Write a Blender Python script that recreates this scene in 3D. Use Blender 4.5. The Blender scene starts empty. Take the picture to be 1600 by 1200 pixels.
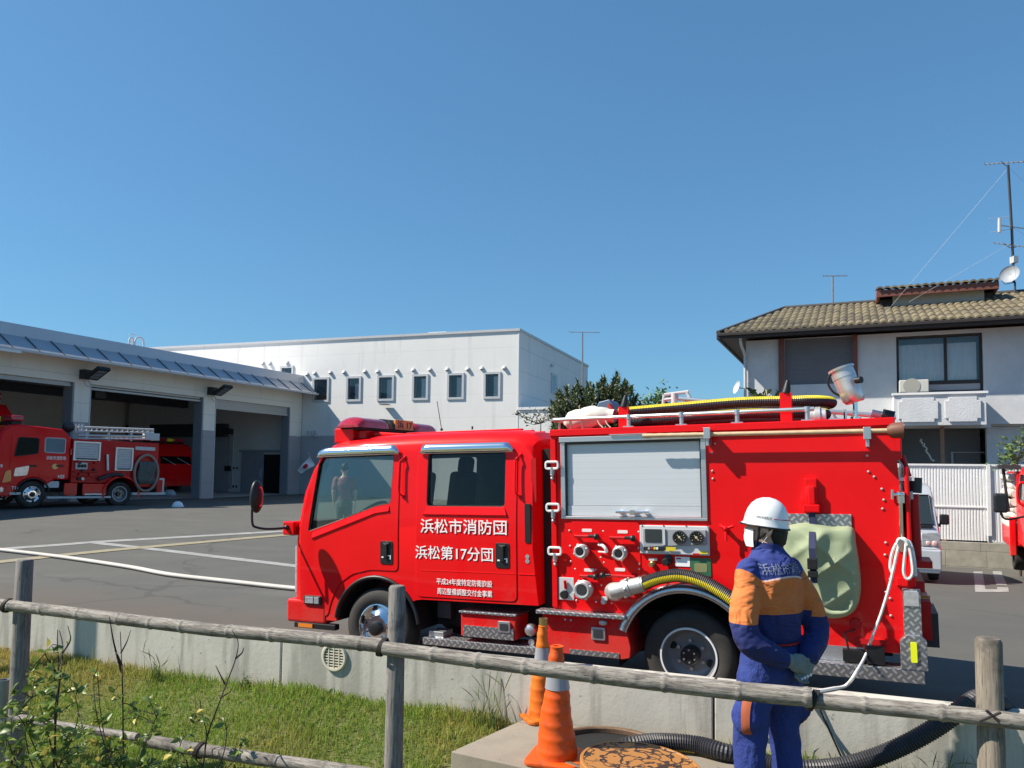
import bpy, bmesh, math, random
import numpy as np
from mathutils import Vector, Matrix

scene = bpy.context.scene
COL = scene.collection
rnd = random.Random(7)
R = math.radians

# ------------------------------------------------------------------ camera
F_PX, PY, H = 1200.0, 658.0, 1.85
PITCH, ROLL = math.atan(72 / 1200.0), 0.012
cam_d = bpy.data.cameras.new("camera")
cam = bpy.data.objects.new("camera", cam_d)
COL.objects.link(cam)
cam_d.sensor_fit = 'HORIZONTAL'
cam_d.sensor_width = 36.0
cam_d.lens = F_PX / 1600 * 36.0
cam_d.shift_y = (PY - 600) / 1600.0
cam_d.clip_start, cam_d.clip_end = 0.05, 3000
cam.matrix_world = Matrix.Translation((0, 0, H)) @ (Matrix.Rotation(math.pi / 2 + PITCH, 4, 'X') @ Matrix.Rotation(ROLL, 4, 'Z'))
scene.camera = cam

# ------------------------------------------------------------------ sun and sky
STOPS = 0.78
EXPO = 2 ** STOPS
SUN_DIR = Vector((-2.23, -0.10, 2.25)).normalized()      # towards the sun
sun_el = math.asin(SUN_DIR.z)
sun_az = math.atan2(SUN_DIR.x, SUN_DIR.y)                  # clockwise from +Y
world = bpy.data.worlds.new("World")
scene.world = world
world.use_nodes = True
wn = world.node_tree
wn.nodes.clear()
sky = wn.nodes.new('ShaderNodeTexSky')
sky.sky_type = 'NISHITA'
sky.sun_disc = False
sky.sun_elevation = sun_el
sky.sun_rotation = sun_az
sky.altitude = 0
sky.air_density = 1.1
sky.dust_density = 0.4
sky.ozone_density = 2.2
bg = wn.nodes.new('ShaderNodeBackground')
bg.inputs['Strength'].default_value = 0.08
wo = wn.nodes.new('ShaderNodeOutputWorld')
def _vm(op, a, b):
    n = wn.nodes.new('ShaderNodeVectorMath'); n.operation = op
    wn.links.new(a, n.inputs[0]); n.inputs[1].default_value = b
    return n.outputs[0]
_k = bg.inputs['Strength'].default_value
_s = _vm('MULTIPLY', sky.outputs[0], (.105, .105, .105))
_gm = wn.nodes.new('ShaderNodeGamma'); _gm.inputs['Gamma'].default_value = 0.65      # clear, saturated autumn sky
wn.links.new(_s, _gm.inputs['Color'])
_s = _vm('MULTIPLY', _gm.outputs[0], (0.40 / _k / EXPO, 0.735 / _k / EXPO, 1.01 / _k / EXPO))
wn.links.new(_s, bg.inputs['Color'])
wn.links.new(bg.outputs[0], wo.inputs['Surface'])
sun_d = bpy.data.lights.new("sun", 'SUN')
sun_d.energy = 4.8
sun_d.angle = R(0.5)
sun_d.color = (1.0, 0.92, 0.80)
sun = bpy.data.objects.new("sun", sun_d)
COL.objects.link(sun)
sun.location = (-20, -10, 20)
sun.rotation_euler = SUN_DIR.to_track_quat('Z', 'Y').to_euler()
vs = scene.view_settings
vs.view_transform = 'Standard'
vs.look = 'None'
vs.exposure = STOPS
vs.gamma = 1.0
scene.render.engine = 'CYCLES'
scene.cycles.max_bounces = 8
scene.cycles.transparent_max_bounces = 12
scene.cycles.use_denoising = True

# ------------------------------------------------------------------ photo measuring helpers (pixel -> point at a real depth / plane)
CP, SP = math.cos(PITCH), math.sin(PITCH)
CR, SR = math.cos(ROLL), math.sin(ROLL)
EYE = Vector((0, 0, H))
def ray(u, v):
    x, y = (u - 800) / F_PX, (PY - v) / F_PX
    x, y = x * CR - y * SR, x * SR + y * CR
    return Vector((x, CP - SP * y, SP + CP * y))
def at(u, v, d):
    r = ray(u, v)
    return EYE + r * (d / r.y)
def onz(u, v, z):
    r = ray(u, v)
    return EYE + r * ((z - H) / r.z)
def onplane(u, v, p, n):
    r = ray(u, v)
    return EYE + r * ((p - EYE).dot(n) / r.dot(n))
class Frame:
    """local axes X (right / rearward), Y (away), Z (up) with origin O"""
    def __init__(s, O, X, Y, Z):
        s.O, s.X, s.Y, s.Z = Vector(O), Vector(X).normalized(), Vector(Y).normalized(), Vector(Z).normalized()
    def px(s, u, v, y=0.0):
        q = onplane(u, v, s.O + s.Y * y, s.Y) - s.O
        return (q.dot(s.X), q.dot(s.Z))
    def p3(s, u, v, y=0.0):
        a = s.px(u, v, y)
        return Vector((a[0], y, a[1]))
    def w(s, x, y, z):
        return s.O + s.X * x + s.Y * y + s.Z * z
    def matrix(s):
        m = Matrix((s.X, s.Y, s.Z)).transposed().to_4x4()
        m.translation = s.O
        return m

# ------------------------------------------------------------------ tagging helpers
def tag(o, label=None, cat=None, group=None, kind=None):
    if label: o['label'] = label
    if cat: o['category'] = cat
    if group: o['group'] = group
    if kind: o['kind'] = kind
    return o
def thing(name, label, cat, frame=None, loc=(0, 0, 0), rotz=0.0, group=None):
    o = bpy.data.objects.new(name, None)
    COL.objects.link(o)
    o.empty_display_size = 0.2
    if frame is not None:
        o.matrix_world = frame.matrix()
    else:
        o.location = loc
        o.rotation_euler = (0, 0, rotz)
    return tag(o, label, cat, group)
KIDS = {}
def link(o, parent=None):
    COL.objects.link(o)
    if parent is not None:
        o.parent = parent
        KIDS.setdefault(parent.name, []).append(o)
    return o
def copy_tree(o, parent=None, skip=()):
    c = o.copy()
    link(c, parent)
    for ch in KIDS.get(o.name, []):
        if ch.name.split('.')[0] not in skip:
            copy_tree(ch, c, skip)
    return c

# ------------------------------------------------------------------ mesh builder
def finish(me, smooth):
    if smooth is not None:
        me.polygons.foreach_set('use_smooth', [True] * len(me.polygons))
        me.set_sharp_from_angle(angle=R(smooth))
    me.update()
class MB:
    def __init__(s):
        s.v, s.f, s.m = [], [], []
        s.mi = 0
    def add(s, vs, fs, mi=None):
        b = len(s.v)
        s.v += [tuple(p) for p in vs]
        for f in fs:
            s.f.append(tuple(i + b for i in f))
            s.m.append(s.mi if mi is None else mi)
        return s
    def box(s, x0, x1, y0, y1, z0, z1, mi=None):
        x0, x1 = min(x0, x1), max(x0, x1); y0, y1 = min(y0, y1), max(y0, y1); z0, z1 = min(z0, z1), max(z0, z1)
        return s.add([(x0, y0, z0), (x1, y0, z0), (x1, y1, z0), (x0, y1, z0), (x0, y0, z1), (x1, y0, z1), (x1, y1, z1), (x0, y1, z1)],
                     [(0, 3, 2, 1), (4, 5, 6, 7), (0, 1, 5, 4), (1, 2, 6, 5), (2, 3, 7, 6), (3, 0, 4, 7)], mi)
    def obox(s, c, size, rot=None, mi=None):
        hx, hy, hz = size[0] / 2, size[1] / 2, size[2] / 2
        m = rot if rot is not None else Matrix.Identity(3)
        c = Vector(c)
        vs = [c + m @ Vector(p) for p in [(-hx, -hy, -hz), (hx, -hy, -hz), (hx, hy, -hz), (-hx, hy, -hz), (-hx, -hy, hz), (hx, -hy, hz), (hx, hy, hz), (-hx, hy, hz)]]
        return s.add(vs, [(0, 3, 2, 1), (4, 5, 6, 7), (0, 1, 5, 4), (1, 2, 6, 5), (2, 3, 7, 6), (3, 0, 4, 7)], mi)
    def prism(s, poly, a, b, plane='xz', mi=None):
        n = len(poly)
        ar = sum(poly[i][0] * poly[(i + 1) % n][1] - poly[(i + 1) % n][0] * poly[i][1] for i in range(n))
        if ar < 0: poly = list(reversed(poly))
        def P(p, t):
            return {'xz': (p[0], t, p[1]), 'xy': (p[0], p[1], t), 'yz': (t, p[0], p[1])}[plane]
        if a > b: a, b = b, a
        vs = [P(p, a) for p in poly] + [P(p, b) for p in poly]
        lo, hi = tuple(range(n)), tuple(range(n, 2 * n))
        side = [(i, (i + 1) % n, (i + 1) % n + n, i + n) for i in range(n)]
        fs = [tuple(reversed(lo)), hi] + side
        if plane == 'xz':
            fs = [tuple(reversed(f)) for f in fs]
        return s.add(vs, fs, mi)
    def tube(s, path, r, seg=8, mi=None, closed=False, caps=True):
        path = [Vector(p) for p in path]
        n = len(path)
        rr = r if isinstance(r, (list, tuple)) else [r] * n
        vs, fs = [], []
        T = []
        for i in range(n):
            if closed: t = path[(i + 1) % n] - path[i - 1]
            else: t = path[min(i + 1, n - 1)] - path[max(i - 1, 0)]
            T.append(t.normalized() if t.length > 1e-9 else Vector((0, 0, 1)))
        up = Vector((0, 0, 1)) if abs(T[0].z) < 0.9 else Vector((1, 0, 0))
        N = (up - T[0] * up.dot(T[0])).normalized()
        for i in range(n):
            N = (N - T[i] * N.dot(T[i]))
            N = N.normalized() if N.length > 1e-6 else T[i].orthogonal().normalized()
            B = T[i].cross(N)
            for k in range(seg):
                a = 2 * math.pi * k / seg
                vs.append(path[i] + (N * math.cos(a) + B * math.sin(a)) * rr[i])
        m = n if closed else n - 1
        for i in range(m):
            j = (i + 1) % n
            for k in range(seg):
                k2 = (k + 1) % seg
                fs.append((i * seg + k, i * seg + k2, j * seg + k2, j * seg + k))
        if caps and not closed:
            fs.append(tuple(reversed(range(seg))))
            fs.append(tuple(range((n - 1) * seg, n * seg)))
        return s.add(vs, fs, mi)
    def cyl(s, p, q, r, seg=16, mi=None, r2=None):
        return s.tube([p, q], [r, r if r2 is None else r2], seg, mi)
    def lathe(s, prof, O=(0, 0, 0), axis=(0, 0, 1), seg=24, mi=None, closed_ends=True):
        A = Vector(axis).normalized()
        U = A.orthogonal().normalized()
        if abs(A.z) > 0.99: U = Vector((1, 0, 0))
        V = A.cross(U)
        O = Vector(O)
        vs, fs = [], []
        n = len(prof)
        for (r, h) in prof:
            for k in range(seg):
                a = 2 * math.pi * k / seg
                vs.append(O + A * h + (U * math.cos(a) + V * math.sin(a)) * max(r, 1e-5))
        for i in range(n - 1):
            for k in range(seg):
                k2 = (k + 1) % seg
                fs.append((i * seg + k, i * seg + k2, (i + 1) * seg + k2, (i + 1) * seg + k))
        if closed_ends:
            fs.append(tuple(reversed(range(seg))))
            fs.append(tuple(range((n - 1) * seg, n * seg)))
        return s.add(vs, fs, mi)
    def ball(s, c, r, seg=12, rings=8, mi=None, sc=(1, 1, 1), rot=None):
        vs, fs = [], []
        m = rot if rot is not None else Matrix.Identity(3)
        c = Vector(c)
        for i in range(1, rings):
            t = math.pi * i / rings
            for k in range(seg):
                a = 2 * math.pi * k / seg
                vs.append(c + m @ Vector((r * sc[0] * math.sin(t) * math.cos(a), r * sc[1] * math.sin(t) * math.sin(a), r * sc[2] * math.cos(t))))
        vs.append(c + m @ Vector((0, 0, r * sc[2]))); vs.append(c + m @ Vector((0, 0, -r * sc[2])))
        t, b = len(vs) - 2, len(vs) - 1
        for i in range(rings - 2):
            for k in range(seg):
                k2 = (k + 1) % seg
                fs.append((i * seg + k, (i + 1) * seg + k, (i + 1) * seg + k2, i * seg + k2))
        for k in range(seg):
            k2 = (k + 1) % seg
            fs.append((t, k, k2)); fs.append((b, (rings - 2) * seg + k2, (rings - 2) * seg + k))
        return s.add(vs, fs, mi)
    def grid(s, pts, mi=None, flip=False):
        """pts[i][j] points"""
        n, m = len(pts), len(pts[0])
        vs = [p for row in pts for p in row]
        fs = []
        for i in range(n - 1):
            for j in range(m - 1):
                f = (i * m + j, i * m + j + 1, (i + 1) * m + j + 1, (i + 1) * m + j)
                fs.append(tuple(reversed(f)) if flip else f)
        return s.add(vs, fs, mi)
    def xform(s, m, start=0):
        for i in range(start, len(s.v)):
            s.v[i] = tuple(m @ Vector(s.v[i]))
        return s
    def build(s, name, mats, parent=None, smooth=None, bevel=0.0, base=True, bseg=2):
        me = bpy.data.meshes.new(name)
        v = s.v
        loc = Vector((0, 0, 0))
        if parent is None and base and v:
            a = np.array(v)
            loc = Vector(((a[:, 0].min() + a[:, 0].max()) / 2, (a[:, 1].min() + a[:, 1].max()) / 2, a[:, 2].min()))
            v = [tuple(Vector(p) - loc) for p in v]
        me.from_pydata(v, [], s.f)
        if not isinstance(mats, (list, tuple)): mats = [mats]
        for m in mats: me.materials.append(m)
        if len(mats) > 1:
            me.polygons.foreach_set('material_index', s.m)
        finish(me, smooth)
        o = bpy.data.objects.new(name, me)
        o.location = loc
        link(o, parent)
        if bevel:
            b = o.modifiers.new("bevel", 'BEVEL')
            b.width = bevel; b.segments = bseg; b.limit_method = 'ANGLE'; b.angle_limit = R(40)
        return o
def arc(cx, cz, r, a0, a1, n):
    return [(cx + r * math.cos(R(a0 + (a1 - a0) * i / n)), cz + r * math.sin(R(a0 + (a1 - a0) * i / n))) for i in range(n + 1)]
def rrect(x0, x1, z0, z1, r=0.04, n=4):
    p = []
    for cx, cz, a in ((x1 - r, z1 - r, 0), (x0 + r, z1 - r, 90), (x0 + r, z0 + r, 180), (x1 - r, z0 + r, 270)):
        p += arc(cx, cz, r, a, a + 90, n)
    return p
def roundpoly(poly, r=0.04, n=4):
    out = []
    m = len(poly)
    for i in range(m):
        p, a, b = Vector(poly[i]), Vector(poly[i - 1]), Vector(poly[(i + 1) % m])
        ra = min(r, (a - p).length * .45); rb = min(r, (b - p).length * .45)
        A, B = p + (a - p).normalized() * ra, p + (b - p).normalized() * rb
        for k in range(n + 1):
            t = k / n
            q = A * (1 - t) ** 2 + p * 2 * t * (1 - t) + B * t * t
            out.append((q.x, q.y))
    return out
def smoothpath(pts, n=6):
    P = [Vector(p) for p in pts]
    P = [P[0] * 2 - P[1]] + P + [P[-1] * 2 - P[-2]]
    out = []
    for i in range(1, len(P) - 2):
        for k in range(n):
            t = k / n
            a, b, c, d = P[i - 1], P[i], P[i + 1], P[i + 2]
            out.append(0.5 * ((2 * b) + (c - a) * t + (2 * a - 5 * b + 4 * c - d) * t * t + (3 * b - a - 3 * c + d) * t ** 3))
    out.append(P[-2])
    return out
def panel_bm(outline, holes, y0, y1, zcuts=(), bend=None):
    """flat panel in the xz plane with holes, thickness y0..y1, bent by bend(x,y,z)->y"""
    bm = bmesh.new()
    edges = []
    for loop in [outline] + list(holes):
        vs = [bm.verts.new((p[0], y0, p[1])) for p in loop]
        edges += [bm.edges.new((vs[i], vs[(i + 1) % len(vs)])) for i in range(len(vs))]
    bmesh.ops.triangle_fill(bm, use_beauty=True, use_dissolve=False, edges=edges, normal=(0, -1, 0))
    for z in zcuts:
        bmesh.ops.bisect_plane(bm, geom=bm.verts[:] + bm.edges[:] + bm.faces[:], plane_co=(0, 0, z), plane_no=(0, 0, 1))
    ext = bmesh.ops.extrude_face_region(bm, geom=bm.faces[:])
    for v in [g for g in ext['geom'] if isinstance(g, bmesh.types.BMVert)]:
        v.co.y = y1
    bmesh.ops.recalc_face_normals(bm, faces=bm.faces[:])
    if bend:
        for v in bm.verts: v.co.y = bend(v.co.x, v.co.y, v.co.z)
    return bm
def bm_obj(name, bm, mats, parent=None, smooth=30, bevel=0.0):
    me = bpy.data.meshes.new(name)
    bm.to_mesh(me); bm.free()
    if not isinstance(mats, (list, tuple)): mats = [mats]
    for m in mats: me.materials.append(m)
    finish(me, smooth)
    o = bpy.data.objects.new(name, me)
    link(o, parent)
    if bevel:
        b = o.modifiers.new("bevel", 'BEVEL')
        b.width = bevel; b.segments = 2; b.limit_method = 'ANGLE'; b.angle_limit = R(50)
    return o
def bake(o, name, smooth=None):
    """evaluated copy of o's mesh; removes the temporary object"""
    bpy.context.view_layer.update()
    dg = bpy.context.evaluated_depsgraph_get()
    me = bpy.data.meshes.new_from_object(o.evaluated_get(dg))
    me.name = name
    bpy.data.objects.remove(o)
    finish(me, smooth)
    return me
def text_part(name, body, mat, parent, x0, x1, z0, z1, y, th=0.002, bold=0.0, shear=None):
    cu = bpy.data.curves.new("t", 'FONT')
    cu.body = body
    cu.size = 1.0
    cu.extrude = 0.01
    cu.offset = bold
    cu.resolution_u = 3
    o = bpy.data.objects.new("t", cu)
    COL.objects.link(o)
    me = bake(o, name)
    a = np.empty(len(me.vertices) * 3)
    me.vertices.foreach_get('co', a)
    a = a.reshape(-1, 3)
    mn, mx = a.min(0), a.max(0)
    t = (a - mn) / np.maximum(mx - mn, 1e-6)
    out = np.empty_like(a)
    out[:, 0] = x0 + t[:, 0] * (x1 - x0)
    out[:, 2] = z0 + t[:, 1] * (z1 - z0)
    if shear: out[:, 2] += shear * (out[:, 0] - x0)
    out[:, 1] = y - t[:, 2] * th
    me.vertices.foreach_set('co', out.ravel())
    me.materials.clear(); me.materials.append(mat)
    me.update()
    p = bpy.data.objects.new(name, me)
    link(p, parent)
    return p

# ------------------------------------------------------------------ materials
MATS = {}
def mat(name, col, rough=0.6, metal=0.0, var=0.0, vs=6.0, bump=0.0, bs=40.0, coat=0.0, spec=0.5, col2=None, st=(1, 1, 1), bst=(1, 1, 1), lo=0.35, hi=0.7, bdist=0.01, rvar=0.0):
    m = bpy.data.materials.new(name)
    m.use_nodes = True
    nt = m.node_tree
    b = nt.nodes['Principled BSDF']
    b.inputs['Base Color'].default_value = (*col, 1)
    b.inputs['Roughness'].default_value = rough
    b.inputs['Metallic'].default_value = metal
    b.inputs['Coat Weight'].default_value = coat
    b.inputs['Coat Roughness'].default_value = 0.06
    b.inputs['Specular IOR Level'].default_value = spec
    tc = nt.nodes.new('ShaderNodeTexCoord')
    def noise(scale, stretch, detail=6):
        mp = nt.nodes.new('ShaderNodeMapping')
        mp.inputs['Scale'].default_value = stretch
        nt.links.new(tc.outputs['Object'], mp.inputs['Vector'])
        n = nt.nodes.new('ShaderNodeTexNoise')
        n.inputs['Scale'].default_value = scale
        n.inputs['Detail'].default_value = detail
        n.inputs['Roughness'].default_value = 0.6
        nt.links.new(mp.outputs[0], n.inputs['Vector'])
        return n
    if var or col2:
        n = noise(vs, st)
        r = nt.nodes.new('ShaderNodeValToRGB')
        c2 = col2 if col2 else tuple(c * (1 - var) for c in col)
        r.color_ramp.elements[0].position = lo; r.color_ramp.elements[0].color = (*c2, 1)
        r.color_ramp.elements[1].position = hi; r.color_ramp.elements[1].color = (*col, 1)
        nt.links.new(n.outputs['Fac'], r.inputs['Fac'])
        nt.links.new(r.outputs[0], b.inputs['Base Color'])
        m['ramp'] = r.name
    if rvar:
        n = noise(vs * 1.7, (1, 1, 1))
        mr = nt.nodes.new('ShaderNodeMapRange')
        mr.inputs[3].default_value = max(0.02, rough - rvar); mr.inputs[4].default_value = rough + rvar
        nt.links.new(n.outputs['Fac'], mr.inputs[0]); nt.links.new(mr.outputs[0], b.inputs['Roughness'])
    if bump:
        n = noise(bs, bst)
        bp = nt.nodes.new('ShaderNodeBump')
        bp.inputs['Strength'].default_value = bump
        bp.inputs['Distance'].default_value = bdist
        nt.links.new(n.outputs['Fac'], bp.inputs['Height'])
        nt.links.new(bp.outputs[0], b.inputs['Normal'])
    MATS[name] = m
    return m
def nmath(nt, op, a, b=None, c=None):
    n = nt.nodes.new('ShaderNodeMath')
    n.operation = op
    for i, x in enumerate((a, b, c)):
        if x is None: continue
        if isinstance(x, (int, float)): n.inputs[i].default_value = x
        else: nt.links.new(x, n.inputs[i])
    return n.outputs[0]
def nmix(nt, fac, a, b):
    n = nt.nodes.new('ShaderNodeMix')
    n.data_type = 'RGBA'
    for sock, x in ((n.inputs[0], fac), (n.inputs[6], a), (n.inputs[7], b)):
        if isinstance(x, (int, float)): sock.default_value = x
        elif isinstance(x, tuple): sock.default_value = (*x, 1) if len(x) == 3 else x
        else: nt.links.new(x, sock)
    return n.outputs[2]
def obj_xyz(nt):
    tc = nt.nodes.new('ShaderNodeTexCoord')
    sp = nt.nodes.new('ShaderNodeSeparateXYZ')
    nt.links.new(tc.outputs['Object'], sp.inputs[0])
    return sp.outputs[0], sp.outputs[1], sp.outputs[2], tc.outputs['Object']
def nnoise(nt, vec, scale, detail=5, stretch=None, distort=0.0):
    if stretch:
        mp = nt.nodes.new('ShaderNodeMapping'); mp.inputs['Scale'].default_value = stretch
        nt.links.new(vec, mp.inputs['Vector']); vec = mp.outputs[0]
    n = nt.nodes.new('ShaderNodeTexNoise')
    n.inputs['Scale'].default_value = scale; n.inputs['Detail'].default_value = detail
    n.inputs['Roughness'].default_value = 0.6; n.inputs['Distortion'].default_value = distort
    nt.links.new(vec, n.inputs['Vector'])
    return n.outputs['Fac']
def nbump(nt, h, strength, dist, bsdf):
    bp = nt.nodes.new('ShaderNodeBump')
    bp.inputs['Strength'].default_value = strength; bp.inputs['Distance'].default_value = dist
    nt.links.new(h, bp.inputs['Height']); nt.links.new(bp.outputs[0], bsdf.inputs['Normal'])
def nstep(nt, x, e0, e1):
    n = nt.nodes.new('ShaderNodeMapRange')
    n.interpolation_type = 'SMOOTHSTEP'
    nt.links.new(x, n.inputs[0])
    n.inputs[1].default_value = e0; n.inputs[2].default_value = e1
    return n.outputs[0]

RED = mat('fire_red_paint', (0.76, 0.007, 0.010), 0.40, var=0.07, vs=2.5, coat=0.32, bump=0.015, bs=2.5, rvar=.06, spec=.06)
def road_dust(m):
    nt = m.node_tree; b = nt.nodes['Principled BSDF']; x, y, z, v = obj_xyz(nt)
    n = nnoise(nt, v, 3.5, 6, (1, 1, .5)); sp_ = nnoise(nt, v, 40, 3)
    f = nmath(nt, 'ADD', nmath(nt, 'MULTIPLY', nmath(nt, 'SUBTRACT', n, .5), 1.0), nmath(nt, 'MULTIPLY', nmath(nt, 'SUBTRACT', sp_, .5), .5))
    f = nstep(nt, nmath(nt, 'SUBTRACT', nmath(nt, 'ADD', f, .80), z), 0.0, .55)
    src = b.inputs['Base Color'].links[0].from_socket
    nt.links.new(nmix(nt, nmath(nt, 'MULTIPLY', f, .30), src, (.26, .15, .11)), b.inputs['Base Color'])
ROAD_DUST = road_dust
RED2 = mat('dull_red_paint', (0.52, 0.008, 0.011), 0.4, var=0.15, vs=4, coat=0.08, spec=.25)
BLK = mat('black_plastic', (0.012, 0.012, 0.013), 0.45, var=0.3, vs=9)
RUB = mat('tyre_rubber', (0.022, 0.021, 0.020), 0.8, col2=(0.042, 0.038, 0.034), vs=5, bump=0.15, bs=60)
DARK = mat('dark_chassis', (0.010, 0.010, 0.010), 0.8, var=0.3)
ALU = mat('brushed_aluminium', (0.62, 0.63, 0.64), 0.38, 0.85, var=0.12, vs=14, bump=0.03, bs=80, st=(1, 1, 8))
CHR = mat('chrome', (0.80, 0.81, 0.82), 0.10, 1.0)
CHR2 = mat('polished_lamp_metal', (0.80, 0.78, 0.72), 0.30, 0.7, var=.25, vs=9)
CAST = mat('cast_alloy', (0.66, 0.65, 0.62), 0.42, 0.6, var=0.2, vs=20)
GRY = mat('grey_panel_paint', (0.36, 0.38, 0.41), 0.45, var=0.12, vs=10)
LGRY = mat('light_grey_paint', (0.55, 0.56, 0.57), 0.45, var=0.12, vs=10)
WHT = mat('white_paint', (0.78, 0.78, 0.77), 0.45, var=0.08, vs=5)
LETT = mat('white_lettering', (0.86, 0.86, 0.85), 0.4)
BLKM = mat('black_lettering', (0.02, 0.02, 0.022), 0.5)
YEL = mat('yellow_stripe', (0.74, 0.60, 0.03), 0.5, var=0.2, vs=15)
YREF = mat('yellow_reflector', (0.80, 0.85, 0.02), 0.3)
AMB = mat('amber_lens', (0.75, 0.22, 0.02), 0.2, coat=0.6)
LENSR = mat('red_lens', (0.55, 0.012, 0.03), 0.12, coat=0.8, var=0.5, vs=25)
LENSW = mat('clear_lens', (0.62, 0.64, 0.66), 0.12, 0.4, coat=0.8, var=0.4, vs=20)
GREEN = mat('green_plate', (0.03, 0.14, 0.07), 0.4)
BRASS = mat('brass', (0.45, 0.33, 0.14), 0.35, 0.9)
HOSEB = mat('black_hose_rubber', (0.028, 0.028, 0.034), 0.5, var=0.3, vs=10)
ROPE = mat('white_rope', (0.78, 0.76, 0.72), 0.85, var=0.15, vs=40, bump=0.4, bs=150)
CANVAS = mat('olive_canvas', (0.30, 0.355, 0.215), 0.75, var=0.1, vs=4, bump=0.15, bs=90)
WCANV = mat('white_canvas', (0.74, 0.70, 0.62), 0.85, var=0.2, vs=8)
WOODP = mat('pale_pole_wood', (0.62, 0.45, 0.27), 0.6, var=0.25, vs=5, st=(1, 10, 10))
LEATH = mat('brown_leather', (0.16, 0.06, 0.035), 0.6, var=0.2)
NAVYS = mat('navy_webbing', (0.018, 0.024, 0.07), 0.8)
ORANGE = mat('cone_orange', (0.68, 0.085, 0.004), 0.45, col2=(0.46, 0.07, 0.012), vs=13, lo=.36, hi=.50, bump=0.10, bs=30)
ORANGE2 = mat('cone_orange_aged', (0.68, 0.19, 0.010), 0.5, col2=(0.64, 0.11, 0.006), vs=7)
REFL = mat('reflective_band', (0.34, 0.34, 0.38), 0.35, 0.2, var=0.1)
BLOCK = mat('concrete_block', (0.40, 0.38, 0.32), 0.9, col2=(0.29, 0.275, 0.225), vs=4, bump=0.3, bs=60)
HELM = mat('helmet_white', (0.80, 0.80, 0.81), 0.25, coat=0.5)
HAIR = mat('black_hair', (0.012, 0.010, 0.010), 0.6, var=0.4, vs=30, bump=0.4, bs=60)
SKIN = mat('skin', (0.66, 0.41, 0.29), 0.55, var=0.12, vs=12)
MASKW = mat('white_mask', (0.80, 0.77, 0.75), 0.8)
GLOVE = mat('grey_work_glove', (0.19, 0.235, 0.235), 0.85, var=0.25, vs=18, bump=0.2, bs=90)
BOOT = mat('black_boot', (0.015, 0.015, 0.016), 0.5)
BRNW = mat('red_brown_wood', (0.20, 0.065, 0.045), 0.6, var=0.3, vs=3, st=(8, 8, 1))
DKBRN = mat('dark_brown_trim', (0.030, 0.022, 0.020), 0.6, var=0.2)
BARK = mat('bark', (0.085, 0.060, 0.045), 0.9, var=0.4, vs=20, bump=0.3)
STEEL = mat('galvanised_pipe', (0.30, 0.32, 0.34), 0.45, 0.5, var=0.25, vs=12)
CURT = mat('curtain_cloth', (0.86, 0.88, 0.87), 0.9, var=0.06, vs=6)
GREYSH = mat('grey_shutter', (0.15, 0.145, 0.155), 0.6, var=0.1, vs=3)
SILVER = mat('silver_car_paint', (0.64, 0.65, 0.66), 0.3, 0.35, coat=0.5, var=0.05)
FLAGW = mat('flag_white', (0.8, 0.8, 0.8), 0.8)
FLAGR = mat('flag_red', (0.6, 0.02, 0.04), 0.8)
DKGRY = mat('dark_grey_metal', (0.05, 0.052, 0.058), 0.5, 0.3, var=0.2)
FLOORC = mat('garage_floor', (0.46, 0.45, 0.43), 0.7, var=0.3, vs=1.2)
INWALL = mat('garage_inner_wall', (0.82, 0.80, 0.74), 0.85, var=0.08, vs=1)
ROADW = mat('road_paint_white', (0.36, 0.36, 0.345), 0.7, col2=(0.24, 0.24, 0.225), vs=5, bump=0.1)
ROADY = mat('road_paint_cream', (0.33, 0.28, 0.18), 0.7, col2=(0.24, 0.21, 0.14), vs=9, bump=0.2)
PINK = mat('dusty_pink_shirt', (0.30, 0.115, 0.11), 0.85, var=0.12)
GREYT = mat('grey_trousers', (0.12, 0.12, 0.11), 0.85, var=0.12)
NAVYC = mat('dark_navy_cloth', (0.014, 0.018, 0.045), 0.9, var=0.2)
PAPER = mat('paper', (0.75, 0.75, 0.73), 0.8)
LIME = mat('lime_plant', (0.18, 0.26, 0.05), 0.6)

def glass(name, tint, refl=1.0, rough=0.02):
    m = bpy.data.materials.new(name)
    m.use_nodes = True
    nt = m.node_tree
    nt.nodes.clear()
    tr = nt.nodes.new('ShaderNodeBsdfTransparent'); tr.inputs[0].default_value = (*tint, 1)
    gl = nt.nodes.new('ShaderNodeBsdfGlossy'); gl.inputs['Roughness'].default_value = rough
    fr = nt.nodes.new('ShaderNodeFresnel'); fr.inputs['IOR'].default_value = 1.5
    f = nmath(nt, 'MULTIPLY', fr.outputs[0], refl)
    mx = nt.nodes.new('ShaderNodeMixShader')
    nt.links.new(f, mx.inputs[0]); nt.links.new(tr.outputs[0], mx.inputs[1]); nt.links.new(gl.outputs[0], mx.inputs[2])
    out = nt.nodes.new('ShaderNodeOutputMaterial')
    nt.links.new(mx.outputs[0], out.inputs['Surface'])
    return m
GLASS = glass('tinted_glass', (0.78, 0.84, 0.82), 1.3)
CLEAR = glass('clear_glass', (0.97, 0.98, 0.98), .45)
WGLASS = glass('window_glass', (0.93, 0.95, 0.96), 1.1)

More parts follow.
